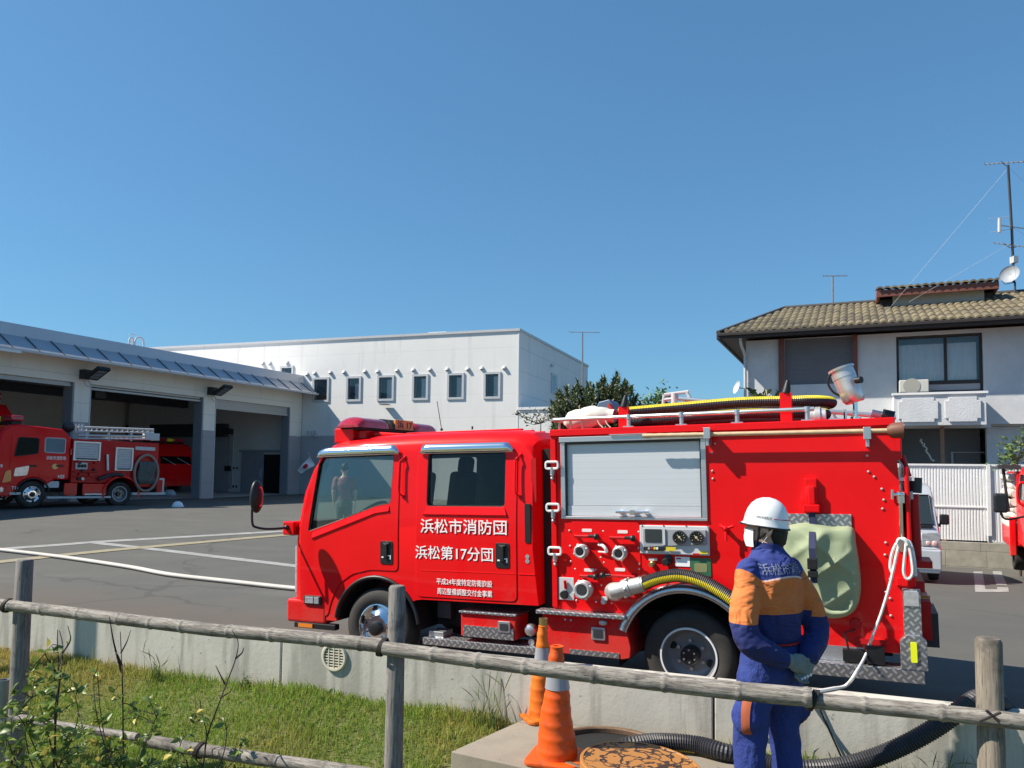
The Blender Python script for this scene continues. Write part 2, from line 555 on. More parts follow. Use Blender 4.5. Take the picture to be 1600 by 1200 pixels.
def tread_mat():
    m = mat('tread_plate', (0.5, 0.5, 0.5), 0.35, 0.8)
    nt = m.node_tree; b = nt.nodes['Principled BSDF']
    x, y, z, v = obj_xyz(nt)
    w = nmath(nt, 'ADD', z, y)
    s = 16.0
    p = nmath(nt, 'MULTIPLY', nmath(nt, 'ADD', x, w), s)
    q = nmath(nt, 'MULTIPLY', nmath(nt, 'SUBTRACT', x, w), s)
    fa = nmath(nt, 'FRACT', p); fb = nmath(nt, 'FRACT', q)
    def bar(t, half): return nmath(nt, 'LESS_THAN', nmath(nt, 'ABSOLUTE', nmath(nt, 'SUBTRACT', t, 0.5)), half)
    par = nmath(nt, 'FLOORED_MODULO', nmath(nt, 'ADD', nmath(nt, 'FLOOR', p), nmath(nt, 'FLOOR', q)), 2.0)
    l1 = nmath(nt, 'MULTIPLY', bar(fa, .17), bar(fb, .42))
    l2 = nmath(nt, 'MULTIPLY', bar(fb, .17), bar(fa, .42))
    lug = nmath(nt, 'ADD', nmath(nt, 'MULTIPLY', l1, par), nmath(nt, 'MULTIPLY', l2, nmath(nt, 'SUBTRACT', 1.0, par)))
    c = nmix(nt, lug, (0.33, 0.335, 0.34), (0.72, 0.72, 0.72))
    nt.links.new(c, b.inputs['Base Color'])
    nbump(nt, lug, 0.6, 0.003, b)
    return m
TREAD = tread_mat()

def concrete_mat(name, c1, c2, streak=0.8, bumps=0.25):
    m = mat(name, c1, 0.9)
    nt = m.node_tree; b = nt.nodes['Principled BSDF']
    x, y, z, v = obj_xyz(nt)
    big = nnoise(nt, v, 1.3, 6)
    st = nnoise(nt, v, 5.0, 6, (1, 1, 0.12))
    fine = nnoise(nt, v, 60, 3)
    c = nmix(nt, nstep(nt, big, .3, .7), c1, c2)
    low = nmath(nt, 'ADD', z, nmath(nt, 'MULTIPLY', nmath(nt, 'SUBTRACT', big, .5), .35))
    c = nmix(nt, nmath(nt, 'MULTIPLY', nstep(nt, low, .80, .62), .45 * streak), c, tuple(k * w for k, w in zip(c2, (.78, .72, .58))))
    dark = tuple(k * 0.60 for k in c2)
    c = nmix(nt, nmath(nt, 'MULTIPLY', nstep(nt, st, .47, .62), streak), c, dark)
    spot = nnoise(nt, v, 22, 2)
    c = nmix(nt, nmath(nt, 'MULTIPLY', nstep(nt, spot, .70, .76), .55), c, (0.05, 0.05, 0.045))
    c = nmix(nt, nmath(nt, 'MULTIPLY', fine, .25), c, tuple(k * 0.7 for k in c1))
    nt.links.new(c, b.inputs['Base Color'])
    nbump(nt, nmath(nt, 'ADD', nmath(nt, 'MULTIPLY', fine, .5), spot), bumps, 0.006, b)
    return m
CONC = concrete_mat('wall_concrete', (0.56, 0.54, 0.475), (0.46, 0.44, 0.385))
CONC2 = concrete_mat('platform_concrete', (0.30, 0.262, 0.21), (0.235, 0.205, 0.162), 0.2)
STUCCO = mat('white_stucco', (0.62, 0.62, 0.62), 0.95, col2=(0.54, 0.55, 0.56), vs=2, bump=0.45, bs=30, bdist=0.02)

def siding_mat(name, c1, c2, pitch, offset=0.0, zsplit=None, clow=None, gs=.45):
    """wall cladding: horizontal panel grooves every pitch metres, seen as thin dark joints"""
    m = mat(name, c1, 0.7)
    nt = m.node_tree; b = nt.nodes['Principled BSDF']
    x, y, z, v = obj_xyz(nt)
    n = nnoise(nt, v, 0.8, 5)
    n2 = nnoise(nt, v, 30, 3, (1, 1, 3))
    st = nnoise(nt, v, 2.2, 5, (1, 1, .08))
    c = nmix(nt, nstep(nt, n, .3, .7), c1, c2)
    c = nmix(nt, nmath(nt, 'MULTIPLY', nstep(nt, st, .54, .72), .30), c, tuple(k * .6 for k in c2))
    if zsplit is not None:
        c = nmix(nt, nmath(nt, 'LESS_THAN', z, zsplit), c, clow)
    fz = nmath(nt, 'FRACT', nmath(nt, 'DIVIDE', nmath(nt, 'ADD', z, offset), pitch))
    g = nmath(nt, 'LESS_THAN', fz, 0.022)
    c = nmix(nt, nmath(nt, 'MULTIPLY', g, gs), c, (0.08, 0.08, 0.08))
    nt.links.new(c, b.inputs['Base Color'])
    hgt = nmath(nt, 'SUBTRACT', nmath(nt, 'MULTIPLY', n2, .15), g)
    nbump(nt, hgt, 0.35, 0.01, b)
    return m
ROAD_DUST(RED)

# ================================================================== GROUND
WP, WD, WN = Vector((0.446, 5.2, 0)), Vector((0.937, -0.349, 0)).normalized(), Vector((-0.349, -0.937, 0)).normalized()
def wpt(a, q, z=0.0):
    return WP + WD * a + WN * q + Vector((0, 0, z))
def wall_aq(p):
    d = Vector((p[0], p[1], 0)) - WP
    return d.dot(WD), d.dot(WN)
WALL_TOP = 0.51
def grass_z(a, q):
    return 0.13 - (0.345 if a < .9 else .47) * min(max(q, -0.2), 1.6) + 0.015 * math.sin(a * 2.3 + q) + 0.012 * math.sin(a * 5.1 - q * 3)
LG = {}
ctrl = [(1.45, 6.3, -.049), (-1.29, 7.57, -.123), (2.2, 7.9, -.049), (-.5, 9.2, -.123)]
for (u, v, d) in ((187, 791, 24.5), (50, 793.5, 23.3), (333, 779, 34.3), (451, 772, 39.5), (1460, 912, 14.8), (1560, 895, 19.0), (1597, 917, 14.3)):
    p = at(u, v, d); ctrl.append((p.x, p.y, p.z))
ctrl += [(-4.5, 7.6, -.1), (3.6, 4.6, -.06), (6, 4, -.1), (-9, 10, -.05), (-30, 18, .3), (30, 10, -.35), (20, 40, 0), (0, 40, .25), (-25, 60, .35), (0, 60, .3), (30, 60, .1)]
_c = np.array(ctrl)
_n = len(_c)
_d = np.linalg.norm(_c[:, None, :2] - _c[None, :, :2], axis=2)
_A = np.zeros((_n + 3, _n + 3)); _A[:_n, :_n] = _d + np.eye(_n) * -0.3
_A[:_n, _n] = 1; _A[:_n, _n + 1:] = _c[:, :2]; _A[_n, :_n] = 1; _A[_n + 1:, :_n] = _c[:, :2].T
_w = np.linalg.solve(_A, np.concatenate([_c[:, 2], np.zeros(3)]))
def lot_z(x, y):
    d = np.hypot(_c[:, 0] - x, _c[:, 1] - y)
    return float(np.clip(d @ _w[:_n] + _w[_n] + _w[_n + 1] * x + _w[_n + 2] * y, -.5, .6))
def onlot(u, v, lift=0.0):
    z = 0.0
    for _ in range(12):
        p = onz(u, v, z + lift)
        z = lot_z(p.x, p.y)
    return Vector((p.x, p.y, z + lift))

def asphalt_mat():
    m = mat('asphalt', (0.2, 0.2, 0.19), 0.85)
    nt = m.node_tree; b = nt.nodes['Principled BSDF']
    x, y, z, v = obj_xyz(nt)
    fine = nnoise(nt, v, 90, 3); mid = nnoise(nt, v, 1.1, 7); big = nnoise(nt, v, .22, 5)
    drag = nnoise(nt, v, 1.0, 5, (.12, 1.4, 1))
    c = nmix(nt, nstep(nt, mid, .25, .75), (0.086, 0.085, 0.076), (0.106, 0.103, 0.091))
    c = nmix(nt, nmath(nt, 'MULTIPLY', nstep(nt, big, .35, .7), .45), c, (0.080, 0.078, 0.070))
    c = nmix(nt, nmath(nt, 'MULTIPLY', nstep(nt, drag, .55, .75), .3), c, (0.070, 0.068, 0.060))
    # rust-brown silt washed up along the foot of the retaining wall
    q = nmath(nt, 'ADD', nmath(nt, 'MULTIPLY', nmath(nt, 'SUBTRACT', x, WP.x), WN.x), nmath(nt, 'MULTIPLY', nmath(nt, 'SUBTRACT', y, WP.y), WN.y))
    q = nmath(nt, 'ADD', q, nmath(nt, 'MULTIPLY', nmath(nt, 'SUBTRACT', mid, .5), 1.6))
    c = nmix(nt, nmath(nt, 'MULTIPLY', nstep(nt, q, -4.2, -2.0), .75), c, (0.105, 0.073, 0.050))
    vd = nt.nodes.new('ShaderNodeTexVoronoi'); vd.feature = 'DISTANCE_TO_EDGE'; vd.inputs['Scale'].default_value = .28
    wn_ = nt.nodes.new('ShaderNodeTexNoise'); wn_.inputs['Scale'].default_value = 1.2; wn_.inputs['Detail'].default_value = 6; nt.links.new(v, wn_.inputs['Vector'])
    mv = nt.nodes.new('ShaderNodeMix'); mv.data_type = 'VECTOR'; mv.inputs[0].default_value = .55
    nt.links.new(v, mv.inputs[4]); nt.links.new(wn_.outputs['Color'], mv.inputs[5]); nt.links.new(mv.outputs[1], vd.inputs['Vector'])
    crack = nmath(nt, 'MULTIPLY', nmath(nt, 'LESS_THAN', vd.outputs['Distance'], .006), nstep(nt, big, .46, .56))
    c = nmix(nt, nmath(nt, 'MULTIPLY', crack, .55), c, (0.045, 0.043, 0.04))
    oil = nnoise(nt, v, .9, 3)
    c = nmix(nt, nmath(nt, 'MULTIPLY', nstep(nt, oil, .64, .72), .30), c, (0.055, 0.052, 0.048))
    c = nmix(nt, nmath(nt, 'MULTIPLY', nstep(nt, nnoise(nt, v, .5, 4, (.4, 1.6, 1)), .56, .68), .28), c, (0.150, 0.146, 0.132))
    c = nmix(nt, nmath(nt, 'MULTIPLY', fine, .35), c, (0.06, 0.058, 0.052))
    nt.links.new(c, b.inputs['Base Color'])
    nbump(nt, fine, 0.35, 0.004, b)
    return m
ASPH = asphalt_mat()
def lot_sheet():
    aa = list(np.linspace(-60, 60, 121)); qq = [-0.12, -.5, -1] + list(np.linspace(-1.8, -75, 74))
    pts = []
    for q in qq:
        row = []
        for a in aa:
            p = wpt(a, q)
            row.append((p.x, p.y, lot_z(p.x, p.y)))
        pts.append(row)
    m = MB(); m.grid(pts)
    o = m.build('parking_lot', ASPH, base=False, smooth=60)
    tag(o, kind='structure')
lot_sheet()
g = MB()
ring = []
n = 48
for r_ in (0.001, 90, 900):
    ring.append([(r_ * math.cos(2 * math.pi * k / n), r_ * math.sin(2 * math.pi * k / n), -0.62) for k in range(n + 1)])
g.grid(ring, flip=True)
tag(g.build('ground', mat('outer_ground', (0.13, 0.13, 0.11), 0.95, var=.3, vs=.1), base=False), kind='structure')

def soil_mat():
    m = mat('grass_soil', (0.06, 0.07, 0.025), 0.95)
    nt = m.node_tree; b = nt.nodes['Principled BSDF']
    x, y, z, v = obj_xyz(nt)
    c = nmix(nt, nstep(nt, nnoise(nt, v, 6, 5), .3, .7), (0.075, 0.105, 0.020), (0.13, 0.12, 0.045))
    nt.links.new(c, b.inputs['Base Color'])
    return m
pts = []
for q in [-.1, 0, .2, .4, .6, .8, 1.0, 1.2, 1.4, 1.6, 1.9, 2.5, 4, 8, 20]:
    row = []
    for a in np.linspace(-40, 40, 161):
        p = wpt(a, q, grass_z(a, q)); row.append(p)
    pts.append(row)
g = MB(); g.grid(pts, flip=True)
tag(g.build('grass_bank_soil', soil_mat(), base=False, smooth=60), kind='structure')

# ---- grass blades (uncountable)
def translucent(nt, b, c, f):
    tl = nt.nodes.new('ShaderNodeBsdfTranslucent'); mx = nt.nodes.new('ShaderNodeMixShader'); mx.inputs[0].default_value = f
    nt.links.new(c, tl.inputs[0]); nt.links.new(b.outputs[0], mx.inputs[1]); nt.links.new(tl.outputs[0], mx.inputs[2])
    nt.links.new(mx.outputs[0], nt.nodes['Material Output'].inputs['Surface'])
def grass_mat():
    m = mat('grass_blades', (0.08, 0.13, 0.02), 0.6)
    nt = m.node_tree; b = nt.nodes['Principled BSDF']
    at_ = nt.nodes.new('ShaderNodeAttribute'); at_.attribute_name = 'tint'
    sp = nt.nodes.new('ShaderNodeSeparateColor'); nt.links.new(at_.outputs['Color'], sp.inputs[0])
    c = nmix(nt, sp.outputs[0], (0.10, 0.25, 0.020), (0.28, 0.40, 0.062))
    c = nmix(nt, sp.outputs[1], c, (0.48, 0.35, 0.12))
    nt.links.new(c, b.inputs['Base Color'])
    translucent(nt, b, c, .4)
    b.inputs['Specular IOR Level'].default_value = 0.3
    return m
def grass():
    rs = np.random.RandomState(3)
    N = 420000
    # visible strip: between wall and just behind the fence
    a = rs.uniform(-9.0, 4.2, N); q = rs.uniform(0.0, 2.7, N)
    z = 0.13 - np.where(a < .9, .345, .47) * np.clip(q, -.2, 1.6) + .015 * np.sin(a * 2.3 + q) + .012 * np.sin(a * 5.1 - q * 3)
    px_ = WP.x + WD.x * a + WN.x * q; py_ = WP.y + WD.y * a + WN.y * q
    keep = (py_ > 1.0)
    # visible in the widened frame only
    u = px_ / py_
    vv_ = (H - z) / np.maximum(py_, .1)
    keep &= (u > -.78) & (u < .78) & (vv_ < .46) & ~((q > 0.0) & (q < 1.6 + 0 * a) & (a > -0.44 - .55 * q) & (a < 0.92 + 0 * q) & (q < .62 + .42 * (a + .8)))
    dens = 0.5 + 0.5 * np.sin(a * 1.7 + 1.3 * np.sin(q * 2.1)) * np.sin(q * 3.1 + a * .6)
    keep &= rs.uniform(0, 1, N) < (0.55 + .45 * dens)
    keep &= ~((a > 0.9) & (rs.uniform(0, 1, N) < .55))
    a, q, z, X, Y = a[keep], q[keep], z[keep], px_[keep], py_[keep]
    n = len(a)
    dry = np.clip(0.9 - np.abs(a + 5.2) / 1.9, 0, 1) * np.clip(1.25 - q * .9, 0, 1)
    patch = (np.sin(a * 2.9 + q * 1.3) * np.sin(a * 1.1 - q * 3.7) + 1) / 2
    dry = np.clip(dry * .75 + .6 * np.clip((patch - .55) * 3, 0, 1) * rs.uniform(0, 1, n) + rs.uniform(0, .30, n), 0, 1)
    dry[rs.uniform(0, 1, n) < .06] = .8
    h = rs.uniform(.016, .042, n) * (1 + .55 * patch) * np.where(q < .12, 1.5, 1.0)
    h *= 1 + .9 * (rs.uniform(0, 1, n) < .04)
    th = rs.uniform(0, 2 * np.pi, n); w = rs.uniform(.0014, .0030, n) * 1.1
    lean = rs.uniform(.1, .9, n) * h; la = rs.uniform(0, 2 * np.pi, n)
    cx, cy = np.cos(th) * w, np.sin(th) * w
    lx, ly = np.cos(la) * lean, np.sin(la) * lean
    V = np.empty((n, 5, 3))
    V[:, 0] = np.stack([X - cx, Y - cy, z - .01], 1); V[:, 1] = np.stack([X + cx, Y + cy, z - .01], 1)
    V[:, 2] = np.stack([X - cx * .8 + lx * .35, Y - cy * .8 + ly * .35, z + h * .6], 1)
    V[:, 3] = np.stack([X + cx * .8 + lx * .35, Y + cy * .8 + ly * .35, z + h * .6], 1)
    V[:, 4] = np.stack([X + lx, Y + ly, z + h], 1)
    me = bpy.data.meshes.new('grass')
    me.vertices.add(n * 5); me.vertices.foreach_set('co', V.ravel())
    base = (np.arange(n) * 5)[:, None]
    quads = base + np.array([[0, 1, 3, 2]]); tris = base + np.array([[2, 3, 4]])
    loops = np.concatenate([quads, tris], 1).ravel()
    me.loops.add(len(loops)); me.loops.foreach_set('vertex_index', loops.astype(np.int32))
    st = np.arange(n)[:, None] * 7 + np.array([[0, 4]])
    me.polygons.add(n * 2)
    me.polygons.foreach_set('loop_start', st.ravel().astype(np.int32))
    ca = me.color_attributes.new('tint', 'FLOAT_COLOR', 'POINT')
    colr = np.zeros((n, 5, 4)); colr[:, :, 0] = rs.uniform(0, 1, n)[:, None]; colr[:, :, 1] = dry[:, None]; colr[:, :, 3] = 1
    ca.data.foreach_set('color', colr.ravel())
    me.materials.append(grass_mat())
    me.update(calc_edges=True)
    me.validate()
    o = bpy.data.objects.new('grass', me); link(o)
    tag(o, 'short mown grass with dry patches growing below the concrete wall', 'grass', kind='stuff')
grass()

# ================================================================== RETAINING WALL
def retaining_wall():
    m = MB()
    cuts = [-12, -8.83, -5.59, -2.35, 0.89, 4.13, 7.37]
    Mx = Matrix((WD, WN, Vector((0, 0, 1)))).transposed()
    for i in range(len(cuts) - 1):
        a0, a1 = cuts[i] + .006, cuts[i + 1] - .006
        c = wpt((a0 + a1) / 2, -.09, (WALL_TOP - .5) / 2)
        m.obox(c, (a1 - a0, .18, WALL_TOP + .5), Mx, 0)
    for c_ in cuts[1:-1]:
        m.obox(wpt(c_, -.10, 0), (.03, .13, .94), Mx, 1)
    o = m.build('retaining_wall', [CONC, mat('joint_filler', (0.03, 0.03, 0.028), 0.9)], bevel=.008)
    tag(o, 'long low grey concrete wall with vertical joints below the fire engine', 'wall')
    # grille over the drain hole
    p = onplane(523, 1026, WP, WN)
    root = thing('drain_grille', 'round cream slatted drain cover on the low concrete wall', 'grille', Frame(p, WD, -WN, (0, 0, 1)))
    r = .107
    b = MB(); b.lathe([(r, 0), (r, .014), (r - .006, .02), (r - .02, .02), (r - .02, 0)], axis=(0, -1, 0), seg=36, closed_ends=False)
    cream = mat('cream_plastic', (0.62, 0.58, 0.46), 0.5)
    b.build('rim', cream, root, smooth=40)
    b = MB()
    for i in range(9):
        z = -.08 + i * .02; w = math.sqrt(max(.0005, (r - .018) ** 2 - z * z))
        b.box(-w, w, -.013, -.006, z - .0045, z + .0045)
    for x in (-.045, 0, .045):
        w = math.sqrt((r - .018) ** 2 - x * x); b.box(x - .004, x + .004, -.015, -.007, -w, w)
    b.build('slat_panel', cream, root)
    b = MB(); b.lathe([(r - .015, 0.001), (.001, .002)], axis=(0, -1, 0), seg=30, closed_ends=False); b.build('dark_opening', DARK, root)
retaining_wall()

# ================================================================== PLATFORM, MANHOLE
PLZ = 0.15
def platform():
    A = onz(705, 1174, PLZ); B = onz(828, 1115, PLZ); E = onz(1150, 1160, PLZ); A2 = onz(822, 1200, PLZ); A3 = A + (A2 - A) * 3.3
    aA, qA = wall_aq(A); aB, qB = wall_aq(B); aE, qE = wall_aq(E)
    poly = [(aA, qA), wall_aq(A3), (aE, .02), (aB, .02)]
    poly = [tuple(wpt(*p)[:2]) for p in poly]
    m = MB(); m.prism(poly, -.5, PLZ, 'xy')
    o = m.build('concrete_platform', CONC2, bevel=.006)
    tag(o, 'beige concrete slab under the traffic cones and manhole cover', 'platform')
    return poly
platform()
def manhole():
    c = onz(948, 1176, PLZ)
    m = MB(); r = .34
    m.lathe([(r + .03, 0), (r + .03, .03), (r + .024, .037), (r, .037), (r - .006, .03), (r - .006, .004)], (c.x, c.y, PLZ), seg=56, closed_ends=False)
    rust = mat('rusty_iron_rim', (0.20, 0.12, 0.07), 0.7, 0.2, var=.4, vs=14, bump=.2)
    fr = m.build('manhole', rust, smooth=35)
    tag(fr, 'round brown iron manhole ring set on the concrete slab', 'manhole')
    m = MB(); m.lathe([(r - .01, .003), (.001, .0035)], (0, 0, 0), seg=40, closed_ends=False)
    h = m.build('dark_shaft', DARK, fr)
    cover_m = mat('painted_cover', (0.6, 0.28, 0.07), 0.55)
    nt = cover_m.node_tree; b = nt.nodes['Principled BSDF']
    x, y, z, v = obj_xyz(nt)
    v1 = nt.nodes.new('ShaderNodeTexVoronoi'); v1.feature = 'DISTANCE_TO_EDGE'; v1.inputs['Scale'].default_value = 10
    wv = nt.nodes.new('ShaderNodeTexNoise'); wv.inputs['Scale'].default_value = 6
    mixv = nt.nodes.new('ShaderNodeMix'); mixv.data_type = 'VECTOR'; mixv.inputs[0].default_value = .30
    nt.links.new(v, wv.inputs['Vector']); nt.links.new(v, mixv.inputs[4]); nt.links.new(wv.outputs['Color'], mixv.inputs[5]); nt.links.new(mixv.outputs[1], v1.inputs['Vector'])
    lines = nmath(nt, 'MULTIPLY', nmath(nt, 'LESS_THAN', v1.outputs['Distance'], .065), nstep(nt, nnoise(nt, v, 5, 2), .36, .42))
    rr = nmath(nt, 'SQRT', nmath(nt, 'ADD', nmath(nt, 'MULTIPLY', x, x), nmath(nt, 'MULTIPLY', y, y)))
    band = nmath(nt, 'GREATER_THAN', nmath(nt, 'SUBTRACT', y, nmath(nt, 'MULTIPLY', x, .12)), .17)
    blot = nstep(nt, nnoise(nt, v, 9, 3), .52, .56)
    dk = nmath(nt, 'MAXIMUM', lines, nmath(nt, 'MULTIPLY', band, blot))
    dk = nmath(nt, 'MAXIMUM', dk, nmath(nt, 'MULTIPLY', nstep(nt, nnoise(nt, v, 14, 4), .6, .63), .8))
    dk = nmath(nt, 'MULTIPLY', dk, nmath(nt, 'LESS_THAN', rr, .315))
    c_ = nmix(nt, dk, (0.38, 0.165, 0.042), (0.035, 0.020, 0.014))
    nt.links.new(c_, b.inputs['Base Color']); nbump(nt, dk, .5, .004, b)
    cc = onz(1001, 1193, PLZ + .085)
    R_ = .332
    m = MB()
    m.lathe([(R_ - .02, -.045), (R_, -.04), (R_, -.004), (R_ - .004, 0), (R_ - .018, 0), (R_ - .020, -.003), (.001, -.003)], (0, 0, 0), seg=64, closed_ends=False)
    o = m.build('manhole_cover', cover_m, base=False, smooth=30)
    o.location = (cc.x, cc.y, PLZ + .085)
    o.rotation_euler = (R(2), R(3), R(20))
    tag(o, 'orange painted round manhole cover lying half off its ring', 'manhole cover')
manhole()

# ================================================================== BAMBOO FENCE
def wood_mat(name, c1, c2, st, knots=True):
    m = mat(name, c1, 0.8)
    nt = m.node_tree; b = nt.nodes['Principled BSDF']
    x, y, z, v = obj_xyz(nt)
    g_ = nnoise(nt, v, 7, 6, st); big = nnoise(nt, v, 3.5, 4)
    c = nmix(nt, nstep(nt, g_, .35, .68), c1, c2)
    c = nmix(nt, nmath(nt, 'MULTIPLY', nstep(nt, big, .5, .7), .5), c, tuple(k * .6 for k in c2))
    blk = nnoise(nt, v, 12, 5, (.5, .5, .5))
    c = nmix(nt, nmath(nt, 'MULTIPLY', nstep(nt, blk, .55, .68), .65), c, (0.035, 0.032, 0.03))
    nt.links.new(c, b.inputs['Base Color'])
    crack = nnoise(nt, v, 26, 4, tuple(k * .8 for k in st))
    c = nmix(nt, nmath(nt, 'MULTIPLY', nstep(nt, crack, .54, .63), .75), c, tuple(k * .35 for k in c2))
    nt.links.new(c, b.inputs['Base Color'])
    nbump(nt, g_, .4, .006, b)
    return m
POSTG = wood_mat('weathered_grey_post', (0.22, 0.205, 0.19), (0.13, 0.12, 0.112), (9, 9, .6))
POSTT = wood_mat('tan_log_post', (0.25, 0.212, 0.165), (0.165, 0.138, 0.108), (9, 9, .5))
BAMB = wood_mat('weathered_bamboo', (0.30, 0.275, 0.24), (0.13, 0.113, 0.098), (1.0, 9, 9))
WIRE = mat('black_binding', (0.025, 0.02, 0.018), 0.7)
def fence():
    zr = 0.9
    root = thing('bamboo_fence', 'weathered bamboo rail fence lashed to round wooden posts before the low concrete wall', 'fence', loc=(onz(612, 1012, zr).x, onz(612, 1012, zr).y, -.39))
    L0 = root.location.copy()
    FD = (onz(1550, 1117, zr) - onz(25, 948, zr)).normalized(); FN = Vector((FD.y, -FD.x, 0))   # FN toward camera
    root.rotation_euler.z = math.atan2(FD.y, FD.x)
    RI = Matrix.Rotation(-root.rotation_euler.z, 3, 'Z'); FDl, FNl = RI @ FD, RI @ FN
    def loc(p): return RI @ (Vector(p) - L0)
    posts = []
    for (u, v, ut, vt, rad, mt) in ((25, 948, 25, 874, .052, POSTG), (612, 1012, 612.5, 915, .046, POSTG), (1551, 1117, 1548, 997, .048, POSTT)):
        p = onz(u, v, zr) - FN * .045
        top = at(ut, vt, p.y).z
        m = MB(); prof = [(rad * 1.06, -.6), (rad * 1.03, .3), (rad, top - .012), (rad - .008, top), (.0, top + .001)]
        m.lathe(prof, (0, 0, 0), seg=22)
        for i in range(len(m.v)):
            x, y, z = m.v[i]; m.v[i] = (x * (1 + .05 * math.sin(z * 3 + 2 * math.atan2(y, x))), y, z)
        m.xform(Matrix.Translation(loc((p.x, p.y, 0))))
        m.build('post', mt, root, smooth=45); posts.append(p)
    # a post of the fence beyond the left edge
    p0 = onz(25, 948, zr) - FN * .045 - FD * 2.75
    m = MB(); m.lathe([(.055, -.6), (.05, 1.23), (.04, 1.245)], loc((p0.x, p0.y, 0)), seg=18); m.build('post', POSTG, root, smooth=45)
    def rail(pts, r0, r1, seed, nodes=.3):
        rr = random.Random(seed)
        pts = [loc(p) for p in pts]
        L = (pts[-1] - pts[0]).length
        n = max(10, int(L / .04)); path, rad = [], []
        nxt = rr.uniform(.05, nodes); 
        dist = [0]
        for i in range(1, len(pts)): dist.append(dist[-1] + (pts[i] - pts[i - 1]).length)
        nodesat = []
        t = rr.uniform(.08, .3)
        while t < dist[-1]:
            nodesat.append(t); t += rr.uniform(.24, .36)
        samp = sorted(set([dist[-1] * i / n for i in range(n + 1)] + [x + d for x in nodesat for d in (-.02, -.008, 0, .008, .02)]))
        samp = [x for x in samp if 0 <= x <= dist[-1]]
        for s_ in samp:
            k = max(i for i in range(len(dist)) if dist[i] <= s_ + 1e-9); k = min(k, len(pts) - 2)
            f = (s_ - dist[k]) / max(1e-6, dist[k + 1] - dist[k])
            p = pts[k].lerp(pts[k + 1], f)
            dn = min([abs(s_ - x) for x in nodesat] + [9])
            bump = .0035 * math.exp(-(dn / .010) ** 2) - .0015 * math.exp(-((dn - .02) / .008) ** 2)
            path.append(p + Vector((0, 0, .004 * math.sin(s_ * 2.1 + seed)))); rad.append(r0 + (r1 - r0) * s_ / dist[-1] + bump)
        m = MB(); m.tube(path, rad, 14)
        return m.build('rail', BAMB, root, smooth=60)
    def P(u, v, z=None, off=0.0):
        q = onplane(u, v, onz(612, 1012, zr) + FN * off, FN)
        return q
    rail([P(-160, 926, off=.02), P(0, 944, off=.02), P(100, 955, off=.02), P(333, 985, off=.01), P(483, 998, off=.0), P(601, 1009.5, off=-.005)], .036, .038, 1)
    rail([P(601, 1014, off=.035), P(747, 1032, off=.04), P(1055, 1068, off=.04), P(1164, 1080, off=.04), P(1269, 1090, off=.04)], .036, .041, 2)
    rail([P(1271, 1095, off=.0), P(1350, 1101.5), P(1444, 1110), P(1537, 1119, off=.02), P(1602, 1127, off=.02), P(1760, 1146, off=.02)], .034, .031, 3)
    rail([P(-60, 1103), P(73, 1130), P(215, 1153)], .028, .024, 4)
    rail([P(226, 1156, off=.05), P(310, 1171, off=.05), P(410, 1187, off=.05), P(520, 1203, off=.05), P(800, 1246, off=.05)], .036, .034, 5)
    # bindings
    def bind(u, v, off, w, r=.05):
        p = loc(P(u, v, off=off)); m = MB()
        for k in range(3):
            c = p + FDl * (k - 1) * .009
            m.tube([c + FNl * (r * math.cos(t)) * .9 + Vector((0, 0, r * math.sin(t))) + FDl * (.015 * math.sin(t)) for t in [2 * math.pi * i / 16 for i in range(16)]], w, 6, closed=True)
        m.build('binding', WIRE, root, smooth=40)
    bind(12, 946, .02, .006, .043); bind(598, 1011, .0, .006, .045); bind(1270, 1094, .01, .005, .042); bind(312, 1172, .05, .006, .042)
    m = MB()
    q1, q2, q3, q4 = [loc(P(u, v, off=.075)) for u, v in ((1530, 1127), (1564, 1113), (1541, 1110), (1562, 1128))]
    m.tube([q1, q2], .006, 6); m.tube([q3, q4], .006, 6)
    m.build('binding', WIRE, root, smooth=40)
    return FD, FN
FD, FN = fence()
def pipe_post():
    p = at(5, 1062, 4.35)
    m = MB(); m.lathe([(.030, -.55), (.030, p.z), (.024, p.z), (.024, p.z - .1)], (p.x, p.y, 0), seg=20, closed_ends=False)
    z = at(5, 1125, 4.35).z
    o = m.build('steel_pipe', STEEL, smooth=40)
    tag(o, 'short grey steel pipe with a clamp standing next to a fence post', 'pipe')
    m = MB(); m.lathe([(.033, -.012), (.036, -.008), (.036, .008), (.033, .012)], (0, 0, z - o.location.z), seg=20, closed_ends=False)
    m.box(.03, .06, -.006, .006, z - o.location.z - .012, z - o.location.z + .012)
    m.build('clamp', ALU, o, smooth=40)
pipe_post()

# ================================================================== ROAD MARKINGS
def stripe(name, pts, width, m_, lift=.004):
    P = smoothpath([onlot(u, v) for u, v in pts], 8)
    rows = []
    for i, p in enumerate(P):
        t = (P[min(i + 1, len(P) - 1)] - P[max(0, i - 1)]); t.z = 0; t.normalize()
        n = Vector((-t.y, t.x, 0))
        row = []
        for k in (-1, -.33, .33, 1):
            q = p + n * (width / 2 * k); row.append((q.x, q.y, lot_z(q.x, q.y) + lift))
        rows.append(row)
    m = MB(); m.grid(rows)
    tag(m.build(name, m_, base=False), kind='structure')
stripe('white_road_marking', [(-60, 864), (30, 856), (100, 851), (160, 846.5), (300, 838.5), (447, 830), (560, 824)], .30, ROADW, .006)
stripe('cream_road_marking', [(-60, 884), (0, 878.5), (150, 862.5), (300, 849), (443, 836.5), (560, 827)], .30, ROADY, .010)
stripe('white_road_marking', [(150, 848.5), (250, 859.5), (350, 871.5), (453, 883.5), (600, 900)], .26, ROADW, .006)
